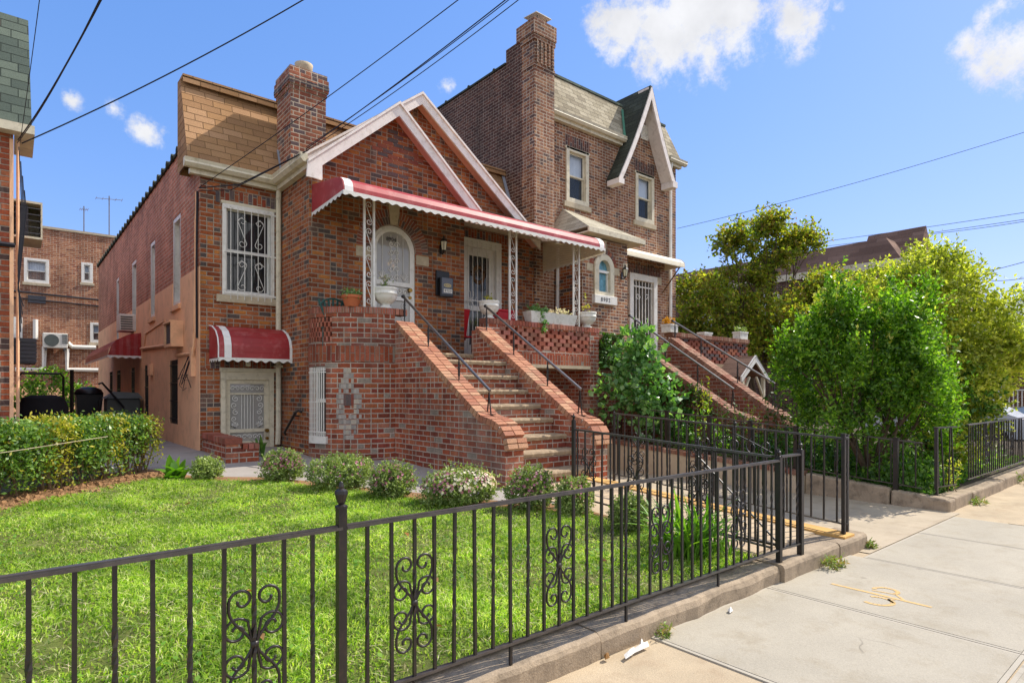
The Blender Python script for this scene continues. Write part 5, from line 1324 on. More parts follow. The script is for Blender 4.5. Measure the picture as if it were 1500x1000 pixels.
# cars on the cross street
def car(name, lab, cat, body, prof, glassprof, mat, x0, x1, yb, L, tail):
    """profile along +Y from the rear bumper; prof list of (y,z)"""
    th = thing(name, lab, cat, ((x0+x1)/2, yb+L/2, -.1))
    T = lambda a, w_, b: (x0+w_, yb+a, -.12+b)
    w_ = x1-x0
    mb = MB(T); mb.prism(prof, 0, w_); o = mb.build('body', mat, th, bevel=.05)
    mb = MB(T); mb.prism(glassprof, -.006, w_+.006); mb.build('side_window', 'car_glass', th)
    for y in (.16, .80):
        for x in (x0-.01, x1-.2):
            m = MB(); c = Vector((x, yb+L*y, .2))
            pts = [(c.x+d_, c.y+.32*math.cos(6.283*k/20), c.z+.32*math.sin(6.283*k/20)) for d_ in (0, .21) for k in range(20)]
            m.mesh(pts, [tuple(range(20)), tuple(range(20, 40))]+[(k, (k+1) % 20, 20+(k+1) % 20, 20+k) for k in range(20)]); ty = m.build('wheel', 'rubber', th)
            m = MB(); pts = [(c.x+d_, c.y+.2*math.cos(6.283*k/20), c.z+.2*math.sin(6.283*k/20)) for d_ in (-.01, .215) for k in range(20)]
            m.mesh(pts, [tuple(range(20)), tuple(range(20, 40))]); m.build('rim', 'steel', ty)
    for x in (x0+.02, x1-.22):
        MB().box((x, yb-.015+tail[2], -.12+tail[0]), (x+.2, yb+.1+tail[2], -.12+tail[1])).build('taillight', 'car_red', th)
        MB().box((x if x == x0+.02 else x+.19, yb-.0+tail[2], -.12+tail[0]), (x+.01 if x != x0+.02 else x+.002, yb+.25, -.12+tail[1])) 
    return th
car('parked_car', 'silver car parked behind the yellow bush, red tail lamp showing', 'car', None, [(.05, .35), (0, .55), (.02, .9), (.35, 1.02), (1.1, 1.48), (2.3, 1.52), (3.1, 1.05), (4.2, .85), (4.3, .4)], [(.55, 1.04), (1.15, 1.42), (2.2, 1.45), (2.85, 1.06)], 'car_silver', 21.9, 23.6, 3.75, 4.3, (.7, .92, .02))
car('parked_van', 'pale blue van parked on the side street beside the far porch', 'van', None, [(.05, .4), (0, .7), (.08, 1.15), (.3, 2.0), (.6, 2.07), (3.6, 2.05), (4.3, 1.2), (5.1, 1.0), (5.2, .45)], [(.35, 1.2), (.5, 1.85), (3.3, 1.85), (3.9, 1.2)], 'van_blue', 26.3, 28.2, .2, 5.2, (.8, 1.2, .03))
# hooded basement entrance in the right garden
HD = thing('door_hood', 'small white gabled hood with brown roof beside the second stoop', 'hood', (14.7, 8.3, .5))
hx, hy0, hy1, ht, he = 14.7, 7.9, 8.645, 2.49, 1.95
mb = MB(); mb.mesh([(hx-.68, hy0-.05, he), (hx, hy0-.05, ht), (hx, hy1, ht), (hx-.68, hy1, he), (hx+.68, hy0-.05, he), (hx+.68, hy1, he)], [(0, 1, 2, 3), (1, 4, 5, 2)]); mb.build('roof', 'shingle_brown', HD)
mb = MB(Ff(hy0)); mb.prism([(hx-.70, he), (hx, ht+.02), (hx+.70, he), (hx+.70, he-.14), (hx, ht-.16), (hx-.70, he-.14)], .04, 0); mb.build('gable_trim', 'paint_white', HD)
mb = MB()
for x in (hx-.55, hx+.5):
    mb.box((x, hy0+.02, .3), (x+.08, hy0+.1, he)); mb.tube([(x+.04, hy0+.06, he-.5), (x+.04+(.35 if x < hx else -.35), hy0+.06, he)], .035, 4)
mb.build('post', 'paint_cream', HD)
MB().box((hx-.4, hy1-.04, .3), (hx+.4, hy1-.005, 1.9)).build('door', 'paint_cream', HD); MB().box((hx-.5, hy0+.2, he-.35), (hx-.2, hy0+.24, he-.2)).build('sign_board', 'wood_orange', HD)

# ------------------------------------------------------------------ iron fences
PK = {}
def picket_mesh(h, twist):
    k = (round(h, 2), twist)
    if k in PK: return PK[k]
    mb = MB(); s_ = .0075
    n = 26; pr = None
    for i in range(n+1):
        z = h*i/n; f = i/n
        a = (max(0, min(1, (f-.3)/.42)))*6.3 if twist else 0
        ring = [mb._a((s_*1.41*math.cos(a+.785+1.571*j), s_*1.41*math.sin(a+.785+1.571*j), z)) for j in range(4)]
        if pr:
            for j in range(4): mb.f.append([pr[j], pr[(j+1) % 4], ring[(j+1) % 4], ring[j]])
        pr = ring
        if not twist and i == 0: pass
    ob = mb.build('picket', 'iron_black'); me = ob.data; bpy.data.objects.remove(ob); PK[k] = me; return me
def motif_mesh(h, hw):
    k = ('m', round(h, 2), round(hw, 3))
    if k in PK: return PK[k]
    mb = MB()
    for sx in (1, -1):
        for sz in (1, -1):
            # heart lobe: from the waist out and up, curling inwards
            r_ = hw*.40; c = (hw*.40, h*.5-r_*1.02)
            sp = spiral(c[0], c[1], r_, 1.05, -.25, 1, 22, .28)
            pts = bez((.008, 0), (.012, h*.12), (hw*.86, h*.2), sp[0], 10)[:-1]+sp
            mb.tube([(sx*a, 0, sz*b) for a, b in pts], .0062, 5)
            # side C scroll half
            r2 = hw*.44; c2 = (hw*.56, h*.138)
            sp = spiral(c2[0], c2[1], r2, 1.35, 2.5, -1, 24, .25)
            pts = bez((.010, 0.0), (.008, h*.05), (.02, h*.12), sp[0], 8)[:-1]+sp
            mb.tube([(sx*a, 0, sz*b) for a, b in pts], .0058, 5)
    mb.box((-.014, -.009, -.012), (.014, .009, .012))
    ob = mb.build('scroll', 'iron_black', None, smooth=True); me = ob.data; bpy.data.objects.remove(ob); PK[k] = me; return me
def put(me, name, loc, par, rz=0., tilt=(0, 0)):
    o = bpy.data.objects.new(name, me); C.objects.link(o); o.parent = par; o.matrix_parent_inverse = Matrix.Translation(par.location).inverted()
    o.location = loc; o.rotation_euler = (tilt[0], tilt[1], rz); return o
def finial(mb, x, y, z, s=1.):
    mb.lathe([(.03*s, 0), (.03*s, .012*s), (.014*s, .02*s), (.02*s, .03*s), (.032*s, .07*s), (.03*s, .085*s), (.012*s, .095*s), (.013*s, .105*s), (.008*s, .125*s), (.002, .13*s)], (x, y, z), 12)
def fence(label, cat, A, B, n=None, ts=None, motifs=(), posts=(), h=.87, zb=.115, group=None, off=(0, 0), rail=.02, motif_h=.46, motif_w=.122, feet=(), twist=True, name='iron_fence', wob=.0, top2=True):
    """A,B = (x,y,ground z); pickets at ts (0..1)"""
    A, B = Vector(A), Vector(B); d = (B-A); L = d.xy.length; rz = math.atan2(d.y, d.x); dn = d.normalized(); up_ = Vector((0, 0, 1)); sd = dn.cross(up_).normalized(); tz = sd.cross(dn)
    th = thing(name, label, cat, tuple(A), group)
    mid = (A+B)/2
    MB().obox(mid+up_*h, dn, sd, tz, (d.length/2, .019, .0065)).obox(mid+up_*(h+.0085), dn, sd, tz, (d.length/2, .013, .004)).build('top_rail', 'iron_rail', th)
    MB().obox(mid+up_*zb, dn, sd, tz, (d.length/2, .014, .0065)).build('bottom_rail', 'iron_rail', th)
    if ts is None: ts = [(i+.5)/n for i in range(n)]
    for i, t_ in enumerate(ts):
        foot = any(abs(t_-f) < 1e-4 for f in feet)
        p = A.lerp(B, t_); z0 = 0 if foot else zb
        tl = (random.uniform(-1, 1)*.006+random.uniform(-1, 1)*wob, random.uniform(-1, 1)*.006)
        put(picket_mesh(h-z0, twist and i % 2 == 0), 'picket', p+up_*z0, th, rz, tl)
    for t_ in motifs: put(motif_mesh(motif_h, motif_w), 'scroll', A.lerp(B, t_)+up_*(h*.535), th, rz)
    for (t_, ph, s_, fin) in posts:
        p = A.lerp(B, t_); mb = MB(); mb.box((p.x-s_, p.y-s_, p.z-.02), (p.x+s_, p.y+s_, p.z+ph))
        if fin: finial(mb, p.x, p.y, p.z+ph, fin)
        else: mb.box((p.x-s_*1.3, p.y-s_*1.3, p.z+ph), (p.x+s_*1.3, p.y+s_*1.3, p.z+ph+.012))
        mb.build('post', 'iron_black', th)
    return th
YFc = 2.475; gk = .137
xs = [-.9, -.78, -.66, -.54, -.42, -.30, -.19, -.07, .045, .162, .278, .393, .51, .627, .74, .857, .974]
t0 = lambda x, a, b: (x-a)/(b-a)
fence('front run of the black iron fence left of the finial post, one scroll', 'fence', (-1.0, YFc, gk), (1.10, YFc, gk), ts=[t0(x, -1, 1.1) for x in xs], motifs=[t0(.74, -1, 1.1)], posts=[(1, .955, .0185, .9)], feet=[t0(.045, -1, 1.1)])
xs = [1.222, 1.344, 1.463, 1.576, 1.687, 1.817, 1.932, 2.052, 2.173, 2.295, 2.412, 2.529, 2.645, 2.766, 2.873, 2.957, 3.004, 3.127, 3.248, 3.366, 3.489, 3.609, 3.733, 3.844, 3.96, 4.069, 4.183, 4.29, 4.401, 4.514, 4.654, 4.764, 4.88]
fence('front run of the black iron fence along the lawn with four scrolls', 'fence', (1.12, YFc, gk), (5.01, YFc, gk), ts=[t0(x, 1.12, 5.01) for x in xs], motifs=[t0(x, 1.12, 5.01) for x in (1.463, 2.412, 3.366, 4.36)], posts=[(1, .90, .020, .55)], feet=[t0(x, 1.12, 5.01) for x in (2.052, 3.004, 4.069)])
fence('short iron fence return beside the gate opening', 'fence', (5.03, YFc, gk), (5.38, YFc-.01, gk), n=3, posts=[(1, .94, .022, .6)], h=.9)
fence('iron fence between the lawn and the walkway running to the steps', 'fence', (4.97, 2.53, gz(2.53)+.01), (4.99, 4.88, gz(4.88)+.01), n=19, motifs=[.30, .62, .90], posts=[(1, .99, .018, .6)], h=.885, feet=[])
fence('iron fence on the ochre kerb between walkway and driveway', 'fence', (6.39, 2.50, gz(2.5)+.03), (6.56, 5.62, gz(5.6)+.03), n=24, motifs=[.55, .86], posts=[(0, .99, .017, 0), (1, .93, .014, .5)], h=.95, zb=.10)
fence('short iron return at the kerb end of the driveway fence', 'fence', (6.42, 2.48, gk+.03), (6.62, 2.56, gk+.03), n=3, posts=[(1, .97, .017, 0)], h=.95, zb=.10)
# open gate with scrolled cresting, swung in along the walkway
G = thing('iron_gate', 'open black iron gate with scrolled cresting swung back along the walkway', 'gate', (5.16, 2.55, .14))
def gp(t_, z): return (5.14+.02*t_, 2.56+.80*t_, gz(2.56)+.02+z)
mb = MB(); mb.tube([gp(0, .07), gp(0, .93)], .014, 4); mb.tube([gp(1, .07), gp(1, .97)], .014, 4)
for z in (.09, .86): mb.tube([gp(0, z), gp(1, z)], .013, 4)
mb.tube([gp(0, .12), gp(1, .80)], .009, 4); mb.build('frame', 'iron_black', G)
for i in range(7): put(picket_mesh(.77, i % 2 == 0), 'picket', gp((i+1)/8, .09), G, 1.57)
mb = MB()
T = lambda a, w_, b: tuple(Vector(gp(a, b))+Vector((w_, 0, 0)))
for c, sg_ in ((.12, 1), (.30, -1), (.50, 1), (.70, -1), (.88, 1)):
    pts = spiral(c, .93, .075, 1.2, -1.57*sg_, sg_, 16, .25); mb.tube([T(a, 0, b) for a, b in pts], .006, 4)
mb.tube([T(a, 0, b) for a, b in ((.05, .89), (.25, .96), (.5, 1.04), (.75, .96), (.95, .89))], .006, 4); mb.tube([gp(.5, .86), gp(.5, 1.1)], .01, 5)
p = gp(.5, 1.1); finial(mb, p[0], p[1], p[2], .5); mb.build('cresting', 'iron_black', G)
# fences of the overgrown garden
fence('old iron fence on the retaining wall among the shrubs', 'fence', (9.62, 7.3, .5), (9.62, 2.75, .16), n=30, h=.72, zb=.1, posts=[(t_, .74, .03, 0) for t_ in (.08, .28, .45, .62, .78, .93)], wob=.03)
fence('short leaning iron fence at the corner of the overgrown garden', 'fence', (9.75, 2.62, .16), (10.25, 2.52, .16), n=4, h=.93, zb=.12, posts=[(0, .93, .02, 0)], wob=.06)
fence('iron fence along the pavement in front of the yellow bush', 'fence', (10.95, 2.55, .16), (16.5, 2.55, .16), n=42, h=.93, zb=.12, motifs=[.2, .5], wob=.02)
CL = thing('chain_link_gate', 'low black framed chain link gate across the narrow alley', 'gate', (.5, 14, .575))
y_ = 14.2; mb = MB()
mb.tube([(.10, y_, .6), (.10, y_, 1.85), (.16, y_, 1.92), (.72, y_, 1.92), (.77, y_, 1.86), (.77, y_, .6)], .022, 6); mb.tube([(.05, y_, 1.38), (.95, y_, 1.38)], .014, 5); mb.tube([(.9, y_, .6), (.9, y_, 2.0)], .035, 6); mb.build('frame', 'iron_black', CL)
mb = MB()
for k in range(-14, 16):
    for s_ in (1, -1):
        P_ = []
        for j in range(0, 25): 
            z = .62+1.28*j/24; x = .44+k*.05+s_*(j/24)*.9-.45*s_
            if .1 < x < .77: P_.append((x, y_, z))
        if len(P_) > 1: mb.tube(P_, .0022, 3)
mb.build('mesh', 'steel', CL)

# ------------------------------------------------------------------ plants
# hedge: trimmed top, open legs, yellow patches
HG = thing('hedge', 'clipped green privet hedge with yellow patches beside the alley', 'hedge', (.7, 8.9, gz(8.9)))
def hline(f): return Vector((-2.2+3.62*f, 6.70+2.80*f, 0))
hd = Vector((3.62, 2.80, 0)).normalized(); hn = Vector((-hd.y, hd.x, 0))
def hedge_leaves(n, sel, mat, zlo=.0, size=.022):
    f = rng.random(n); keep = sel(f); f = f[keep]; n = len(f)
    w_ = rng.normal(size=n)*.17; w_ = np.clip(w_, -.30, .30)
    zt = 1.27+.03*np.sin(f*37)+.02*np.sin(f*91)+.03*rng.normal(size=n)
    u_ = rng.random(n)**.62; x = -2.2+3.62*f+hn.x*w_; y = 6.70+2.80*f+hn.y*w_
    g_ = .137+.05*(y-2.42); z = g_+.05+(zt-g_-.05)*u_
    edge = 1-.6*np.clip(np.sin(f*31+z*5), 0, 1)*(z < g_+.62); k_ = rng.random(n) < edge*(.35+.65*np.clip((z-g_)/.45, 0, 1)); x, y, z = x[k_], y[k_], z[k_]; n = len(x)
    d = unit(rng.normal(size=(n, 3))+np.array([0, 0, .25])); s_ = size*(.6+.8*rng.random((n, 1)))
    nn = unit(rng.normal(size=(n, 3))+np.array([.3, -.3, .8])); B_ = unit(np.cross(nn, d))*s_*.48
    return scatter_mesh('leaves', np.stack([x, y, z], 1), d*s_, B_, mat, HG)
yel = lambda f: (np.abs(f-.70+.018*np.sin(np.arange(len(f))*.7)) < .026)+(np.abs(f-.98) < .016)+(np.abs(f-.865) < .012)+(np.sin(np.arange(len(f))*1.7) > .985)
hedge_leaves(46000, lambda f: yel(f) < 1, 'leaf_hedge'); hedge_leaves(46000, lambda f: yel(f) > 0, 'leaf_yellow')
mb = MB()
for i in range(34):
    p = hline(random.random())+hn*random.uniform(-.08, .08); z = gz(p.y)
    for q in range(3):
        e = p+hd*random.uniform(-.22, .22)+hn*random.uniform(-.15, .15)
        mb.tube([(p.x, p.y, z), ((p.x+e.x)/2, (p.y+e.y)/2, z+.3), (e.x, e.y, z+random.uniform(.6, .8))], [.012, .009, .004], 4)
mb.build('stems', 'twig', HG)
HW = thing('garden_wall', 'low grey wall showing through the bottom of the hedge', 'wall', (.4, 9.2, .45))
mb = MB(); a, b = hline(.3)+hn*.42, hline(.93)+hn*.42; m_ = (a+b)/2; mb.obox((m_.x, m_.y, .62), hd, hn, Vector((0, 0, 1)), ((b-a).length/2, .06, .26)); mb.build('wall', 'grey_wall', HW)
SW = hline(.30)-hn*.33; SE = hline(.80)-hn*.33
tag(MB().tube([(SW.x, SW.y, gz(SW.y)+.56), ((SW.x+SE.x)/2, (SW.y+SE.y)/2, gz(8)+.565), (SE.x, SE.y, gz(SE.y)+.60)], .004, 5).build('cord', 'limestone'), 'pale cord stretched along the front of the hedge', 'cord')

def bush(name, label, cat, base, clumps, n, leafmat, leaf, k=9, L=.25, asp=.5, shell=.5, up=.35, r0=.03, group=None, part='foliage', sub=3, extra=(), barkmat='bark', trunk='branches', bcl=None):
    th = thing(name, label, cat, base, group)
    P, A_, B_ = twigs(clumps, n, k, L, leaf, asp, shell, up, zmin=base[2]+.02); scatter_mesh(part, P, A_, B_, leafmat, th)
    for mat_, n2, cl, pn, lf in extra:
        P, A_, B_ = twigs(cl, n2, k, L, lf, asp, shell, up, zmin=base[2]+.02); scatter_mesh(pn, P, A_, B_, mat_, th)
    if r0: branches(MB(), base, bcl or clumps, r0, .12*max(r[2] for c, r in clumps), sub).build(trunk, barkmat, th)
    return th
# flowering shrubs along the bed
def mum(label, x, y, rx, ry, h, pk=.25, wh=0., n=420):
    z = gz(y)+.02; rx -= .065; ry = rx*.85; h -= .05; cl = [((x, y, z+h*.42), (rx, ry, h*.52)), ((x+rx*.3, y-ry*.2, z+h*.45), (rx*.72, ry*.75, h*.46)), ((x-rx*.35, y+ry*.1, z+h*.40), (rx*.68, ry*.75, h*.46))]
    th = bush('flowering_shrub', label, 'shrub', (x, y, z), cl, int(n*2.1), 'leaf_mum', .0145, 10, .09, .55, .72, .4, .010, 'flowering shrubs along the lawn bed', 'foliage', 4)
    def heads(m, mat_, side, r_, spread):
        ci = rng.integers(0, 3, m); d = unit(rng.normal(size=(m, 3))*np.array([1, 1, .8])+np.array([side, -.35, .75])); d[:, 2] = np.abs(d[:, 2])*.95+.02
        cc = np.array([c for c, r in cl])[ci]; rr = np.array([r for c, r in cl])[ci]
        c = cc+d*rr*(1.04+.06*rng.random((m, 1)))
        Ps, As, Bs = [], [], []
        for q in range(7):
            a = 6.283*q/7+rng.random(m)*.4
            t1 = unit(np.cross(d, np.array([0.3, .2, 1.])+0*d)); t2 = np.cross(d, t1)
            dr_ = t1*np.cos(a)[:, None]+t2*np.sin(a)[:, None]+d*.35
            Ps.append(c+dr_*r_); As.append(dr_*r_*1.2); Bs.append(unit(np.cross(d, dr_))*r_*.55)
        scatter_mesh('flowers', np.concatenate(Ps), np.concatenate(As), np.concatenate(Bs), mat_, th)
    if pk > 0: heads(int(520*pk), 'petal_pink', -.5 if wh else .1, .0085, 1)
    if wh > 0: heads(int(420*wh), 'petal_white', .8, .0105, 1)
mum('round shrub with pink flowers nearest the downspout and basement door', 2.72, 7.92, .30, .3, .44, .42)
mum('wide green shrub with few flowers below the curved brick wall', 3.14, 7.10, .43, .36, .47, .10, n=560)
mum('rounded shrub with pinkish top in front of the stair side wall', 3.44, 6.34, .30, .27, .46, .30)
mum('broad shrub covered in white and pink daisy flowers before the step end', 3.92, 5.66, .47, .32, .46, .35, 1.0, n=640)
mum('dark green shrub with pink flowers at the foot of the steps', 4.44, 5.02, .32, .28, .52, .28)
mum('green shrub with scattered mauve flowers against the walkway fence', 4.68, 4.58, .25, .25, .44, .2)
mum('small plain green shrub in the bed beside the walkway fence', 4.70, 3.84, .23, .22, .38, .0)
mum('tiny neat grey-green shrub beside the broad leaved plant', 1.94, 8.46, .22, .19, .32, .0, n=260)
def strap(name, label, cat, x, y, n, L, wd, mat='leaf_strap', lean=.5, nf=6):
    th = thing(name, label, cat, (x, y, gz(y))); mb = MB()
    for i in range(n):
        a = random.random()*6.283; l_ = L*random.uniform(.55, 1.1); le = random.uniform(.15, 1)*lean; b = Vector((x+random.uniform(-.12, .12)*L*2, y+random.uniform(-.12, .12)*L*2, gz(y)))
        o = Vector((math.cos(a), math.sin(a), 0)); s_ = Vector((-o.y, o.x, 0)); pr = None
        for j in range(nf+1):
            f = j/nf; p = b+o*(le*l_*(f**1.7))+Vector((0, 0, l_*(f-.45*le*f*f*1.6))); w_ = wd*(math.sin(math.pi*min(1, .12+f*.88)))**.7*.5
            c = (p-s_*w_, p+Vector((0, 0, -w_*.5)), p+s_*w_); ix = [mb._a(q) for q in c]
            if pr: mb.f += [[pr[0], pr[1], ix[1], ix[0]], [pr[1], pr[2], ix[2], ix[1]]]
            pr = ix
    mb.build('blades', mat, th, smooth=True); return th
strap('day_lily', 'clump of long strap leaves behind the front fence near the gate', 'plant', 4.40, 3.0, 120, .72, .030, lean=.85)
strap('day_lily', 'smaller strap leaf clump tucked by the fence corner post', 'plant', 4.72, 2.85, 26, .45, .022, lean=.6)
strap('hosta', 'bright green broad leaved plant at the hedge end', 'plant', 1.60, 8.66, 26, .36, .10, lean=.95)
# grass of the lawn
def inpoly(x, y, poly):
    c = np.zeros(len(x), bool); n = len(poly)
    for i in range(n):
        (x0, y0), (x1, y1) = poly[i], poly[i-1]
        k_ = ((y0 > y) != (y1 > y)) & (x < (x1-x0)*(y-y0)/(y1-y0+1e-12)+x0); c ^= k_
    return c
def blades(name, x, y, z, h, w_, mat, lean=.5):
    n = len(x); a = rng.random(n)*6.283; l_ = (rng.random(n)**1.3)*lean*h; hh = h*(.6+.8*rng.random(n))
    b = rng.random(n)*6.283; sx, sy = np.cos(b)*w_, np.sin(b)*w_
    v = np.empty((n, 5, 3), np.float32); bx = np.stack([x, y, z], 1); s_ = np.stack([sx, sy, 0*x], 1); o = np.stack([np.cos(a)*l_, np.sin(a)*l_, 0*x], 1); up_ = np.stack([0*x, 0*x, hh], 1)
    v[:, 0] = bx-s_; v[:, 1] = bx+s_; v[:, 2] = bx+s_*.8+o*.35+up_*.6; v[:, 3] = bx-s_*.8+o*.35+up_*.6; v[:, 4] = bx+o*1.3+up_*.92
    me = bpy.data.meshes.new(name); me.vertices.add(n*5); me.vertices.foreach_set('co', v.reshape(-1))
    me.loops.add(n*7); me.polygons.add(n*2); b0 = np.arange(n)*5
    li = np.stack([b0, b0+1, b0+2, b0+3, b0+3, b0+2, b0+4], 1).reshape(-1); me.loops.foreach_set('vertex_index', li.astype(np.int32))
    ls = np.stack([np.arange(n)*7, np.arange(n)*7+4], 1).reshape(-1); me.polygons.foreach_set('loop_start', ls.astype(np.int32)); me.polygons.foreach_set('loop_total', np.tile([4, 3], n).astype(np.int32))
    me.update(); me.materials.append(MATS[mat]); ob = bpy.data.objects.new(name, me); C.objects.link(ob); return ob
N = 430000; x = rng.uniform(-2.5, 4.95, N); y = rng.uniform(2.62, 8.8, N); k_ = inpoly(x, y, LAWN)
pat = np.sin(x*3.1+1.3*np.sin(y*2.2))*np.sin(y*2.7+1.1*np.sin(x*1.7)); k_ &= rng.random(N) < .62+.38*pat+.25*np.sin(x*11+y*7)*np.sin(y*13-x*5)
x, y, pat = x[k_], y[k_], pat[k_]
o = blades('grass', x, y, .137+.05*(y-2.42)+.015, .036+.012*pat, .0028+.0022*rng.random(len(x)), 'grass', 2.3); tag(o, 'sunlit bright green lawn grass behind the iron fence', 'grass', kind='stuff')
N = 4200; x = rng.uniform(-1.5, 4.9, N); y = rng.uniform(2.7, 8.5, N); k_ = inpoly(x, y, LAWN) & (np.sin(x*2.3+y)*np.sin(y*1.9-x*.7) > -.2); x, y = x[k_], y[k_]; n = len(x)
a = rng.random(n)*6.283; d = np.stack([np.cos(a), np.sin(a), .35+0*a], 1); s_ = (.010+.012*rng.random((n, 1)))
o = scatter_mesh('clover', np.stack([x, y, .137+.05*(y-2.42)+.055+.015*rng.random(n)], 1), d*s_, unit(np.cross(np.array([0, 0, 1.])+0*d, d))*s_*.7, 'leaf_strap'); tag(o, 'broad leaved clover scattered through the lawn', 'clover', kind='stuff')
N = 9000; x = rng.uniform(-1.5, 4.9, N); y = rng.uniform(2.66, 8.5, N); k_ = inpoly(x, y, LAWN) & (np.sin(x*1.7+2*np.sin(y))*np.sin(y*1.3) > -.3); x, y = x[k_], y[k_]; n = len(x)
a = rng.random(n)*6.283; d = np.stack([np.cos(a), np.sin(a), .25*rng.random(n)], 1); L_ = .018+.03*rng.random((n, 1))
o = scatter_mesh('clippings', np.stack([x, y, .137+.05*(y-2.42)+.045+.012*rng.random(n)], 1), d*L_, unit(np.cross(np.array([0, 0, 1.])+0*d, d))*.0022, 'clipping'); tag(o, 'dry straw coloured grass clippings strewn over the lawn', 'clippings', kind='stuff')
mb = MB()
for x, y in ((1.55, 5.2), (1.7, 5.15), (1.2, 4.1), (1.05, 3.4), (2.3, 3.6), (1.9, 2.95), (.5, 3.1), (3.6, 3.2), (1.4, 6.9), (2.7, 4.7), (1.62, 5.3)):
    a = random.random()*6; c = Vector((x, y, gz(y)+.075)); d = Vector((math.cos(a), math.sin(a), .3)); s_ = Vector((-d.y, d.x, .2)); mb.face([c-d*.035, c+s_*.022+Vector((0, 0, .015)), c+d*.04, c-s_*.022+Vector((0, 0, .015))])
tag(mb.build('fallen_leaves', 'dead_leaf'), 'dry brown leaves lying on the lawn', 'leaves', kind='stuff')
# weeds by the kerb
def weed(label, cx, cy, cz, r, n, mat='weed', size=.022):
    P, A_, B_ = twigs([((cx, cy, cz+r*.2), (r, r*.6, r*.3))], int(n*.6), 6, .08, size, .35, .2, .5, zmin=cz); o = scatter_mesh('weed', P, A_, B_, mat); tag(o, label, 'weed')
weed('tuft of weeds growing at the kerb joint by the gate', 5.72, 2.33, 0, .15, 90)
weed('small dry weed at the end of the walkway kerb', 6.74, 2.38, .0, .07, 50); weed('little weed under the garden kerb', 10.5, 2.33, 0, .14, 60); weed('thin weed at the base of the front kerb', 3.28, 2.38, 0, .06, 30)
weed('grassy weeds along the far kerb edge', 13.5, 2.28, 0, .3, 120)
# big lime green bush, gold tree, plum tree, mallow, ivy and undergrowth
def lumps(core, n, r, jit=1.0):
    out = []
    for i in range(n):
        c, q = core[i % len(core)]; d = Vector((random.gauss(0, 1), random.gauss(0, 1), random.gauss(0, 1))).normalized(); k_ = random.uniform(.72, 1.08)*jit
        out.append(((c[0]+d.x*q[0]*k_, c[1]+d.y*q[1]*k_, c[2]+d.z*q[2]*k_), (r*random.uniform(.6, 1.25), r*random.uniform(.6, 1.25), r*random.uniform(.6, 1.2))))
    return out
core = [((10.2, 3.6, 2.05), (.8, .72, .95)), ((9.8, 4.1, 1.75), (.62, .7, .8)), ((10.65, 3.2, 1.8), (.72, .6, .8)), ((10.05, 3.8, 2.75), (.4, .4, .45)), ((10.7, 3.2, 2.6), (.36, .32, .48)), ((9.6, 4.3, 2.2), (.38, .38, .5)), ((10.9, 3.1, 1.2), (.5, .4, .6)), ((10.35, 2.95, 1.75), (.42, .32, .85)), ((9.75, 4.0, 1.2), (.5, .5, .4))]
sp = []
for i in range(92):
    c, q = core[i % len(core)]; a_ = random.random()*6.283; k_ = random.uniform(.45, 1.12)
    sp.append(((c[0]+math.cos(a_)*q[0]*k_, c[1]+math.sin(a_)*q[1]*k_, c[2]+q[2]*random.uniform(-.6, .8)), (random.uniform(.09, .19), random.uniform(.09, .19), random.uniform(.24, .48))))
bush('garden_bush', 'big glossy lime green bush spilling over the garden fence', 'bush', (10.2, 3.6, .2), sp, 3300, 'leaf_lime', .033, 12, .30, .5, .3, 1.1, .045, sub=7, bcl=core, extra=(('leaf_gold', 90, sp[::6], 'foliage', .03), ('leaf_dark', 420, core[:3], 'foliage', .032)))
core = [((13.6, 3.55, 3.2), (.75, .75, .8)), ((12.9, 4.2, 3.4), (.65, .7, .6)), ((13.8, 3.0, 2.6), (.65, .6, .8)), ((13.2, 3.6, 2.3), (.9, .8, 1.0)), ((12.4, 4.8, 3.05), (.5, .6, .6)), ((13.4, 3.2, 1.5), (.65, .55, .7)), ((12.9, 4.5, 2.3), (.7, .7, .8)), ((14.2, 2.75, 2.35), (.4, .4, .38)), ((13.4, 3.75, 3.95), (.4, .4, .35)), ((13.1, 3.3, 1.0), (.7, .5, .6)), ((12.4, 4.9, 2.2), (.55, .6, .7))]
bush('yellow_tree', 'tall yellow-green leaved tree bush behind the lime bush', 'tree', (13.3, 3.5, .2), lumps(core, 130, .32)+core[:7], 9000, 'leaf_gold', .034, 10, .26, .55, .4, .25, .05, part='crown', sub=3, trunk='trunk', bcl=core, extra=(('leaf_dark', 900, core[5:7]+core[9:], 'crown', .04),))
core = [((18.8, 10.2, 5.9), (1.2, 1.0, .6)), ((19.7, 9.8, 6.4), (.9, .8, .5)), ((18.2, 10.8, 5.0), (1.4, 1.2, .7)), ((20.3, 9.4, 5.2), (1.3, 1.1, .65)), ((17.4, 11.3, 5.2), (1.0, .9, .4)), ((19.3, 10.0, 4.1), (1.5, 1.3, .8)), ((17.6, 11.1, 3.9), (1.2, 1.0, .7)), ((20.9, 8.9, 4.3), (1.2, .9, .65)), ((19.6, 9.9, 7.05), (.5, .5, .25)), ((18.2, 10.5, 6.5), (.5, .45, .2)), ((21.4, 8.7, 5.0), (.9, .7, .35)), ((18.8, 10.4, 3.0), (1.4, 1.2, .6)), ((20.6, 9.1, 3.3), (1.1, .9, .7)), ((20.4, 9.3, 6.7), (.45, .45, .22)), ((17.2, 11.5, 2.9), (.9, .8, .6)), ((21.3, 8.6, 3.9), (.9, .8, .5))]
bush('plum_tree', 'open purple and green leaved plum tree beyond the brick parapet', 'tree', (19.2, 10.1, .3), lumps(core, 90, .42)+core[5:8]+core[11:16], 7600, 'leaf_plum', .056, 9, .45, .6, .3, .1, .06, part='crown', sub=4, trunk='trunk', bcl=core)
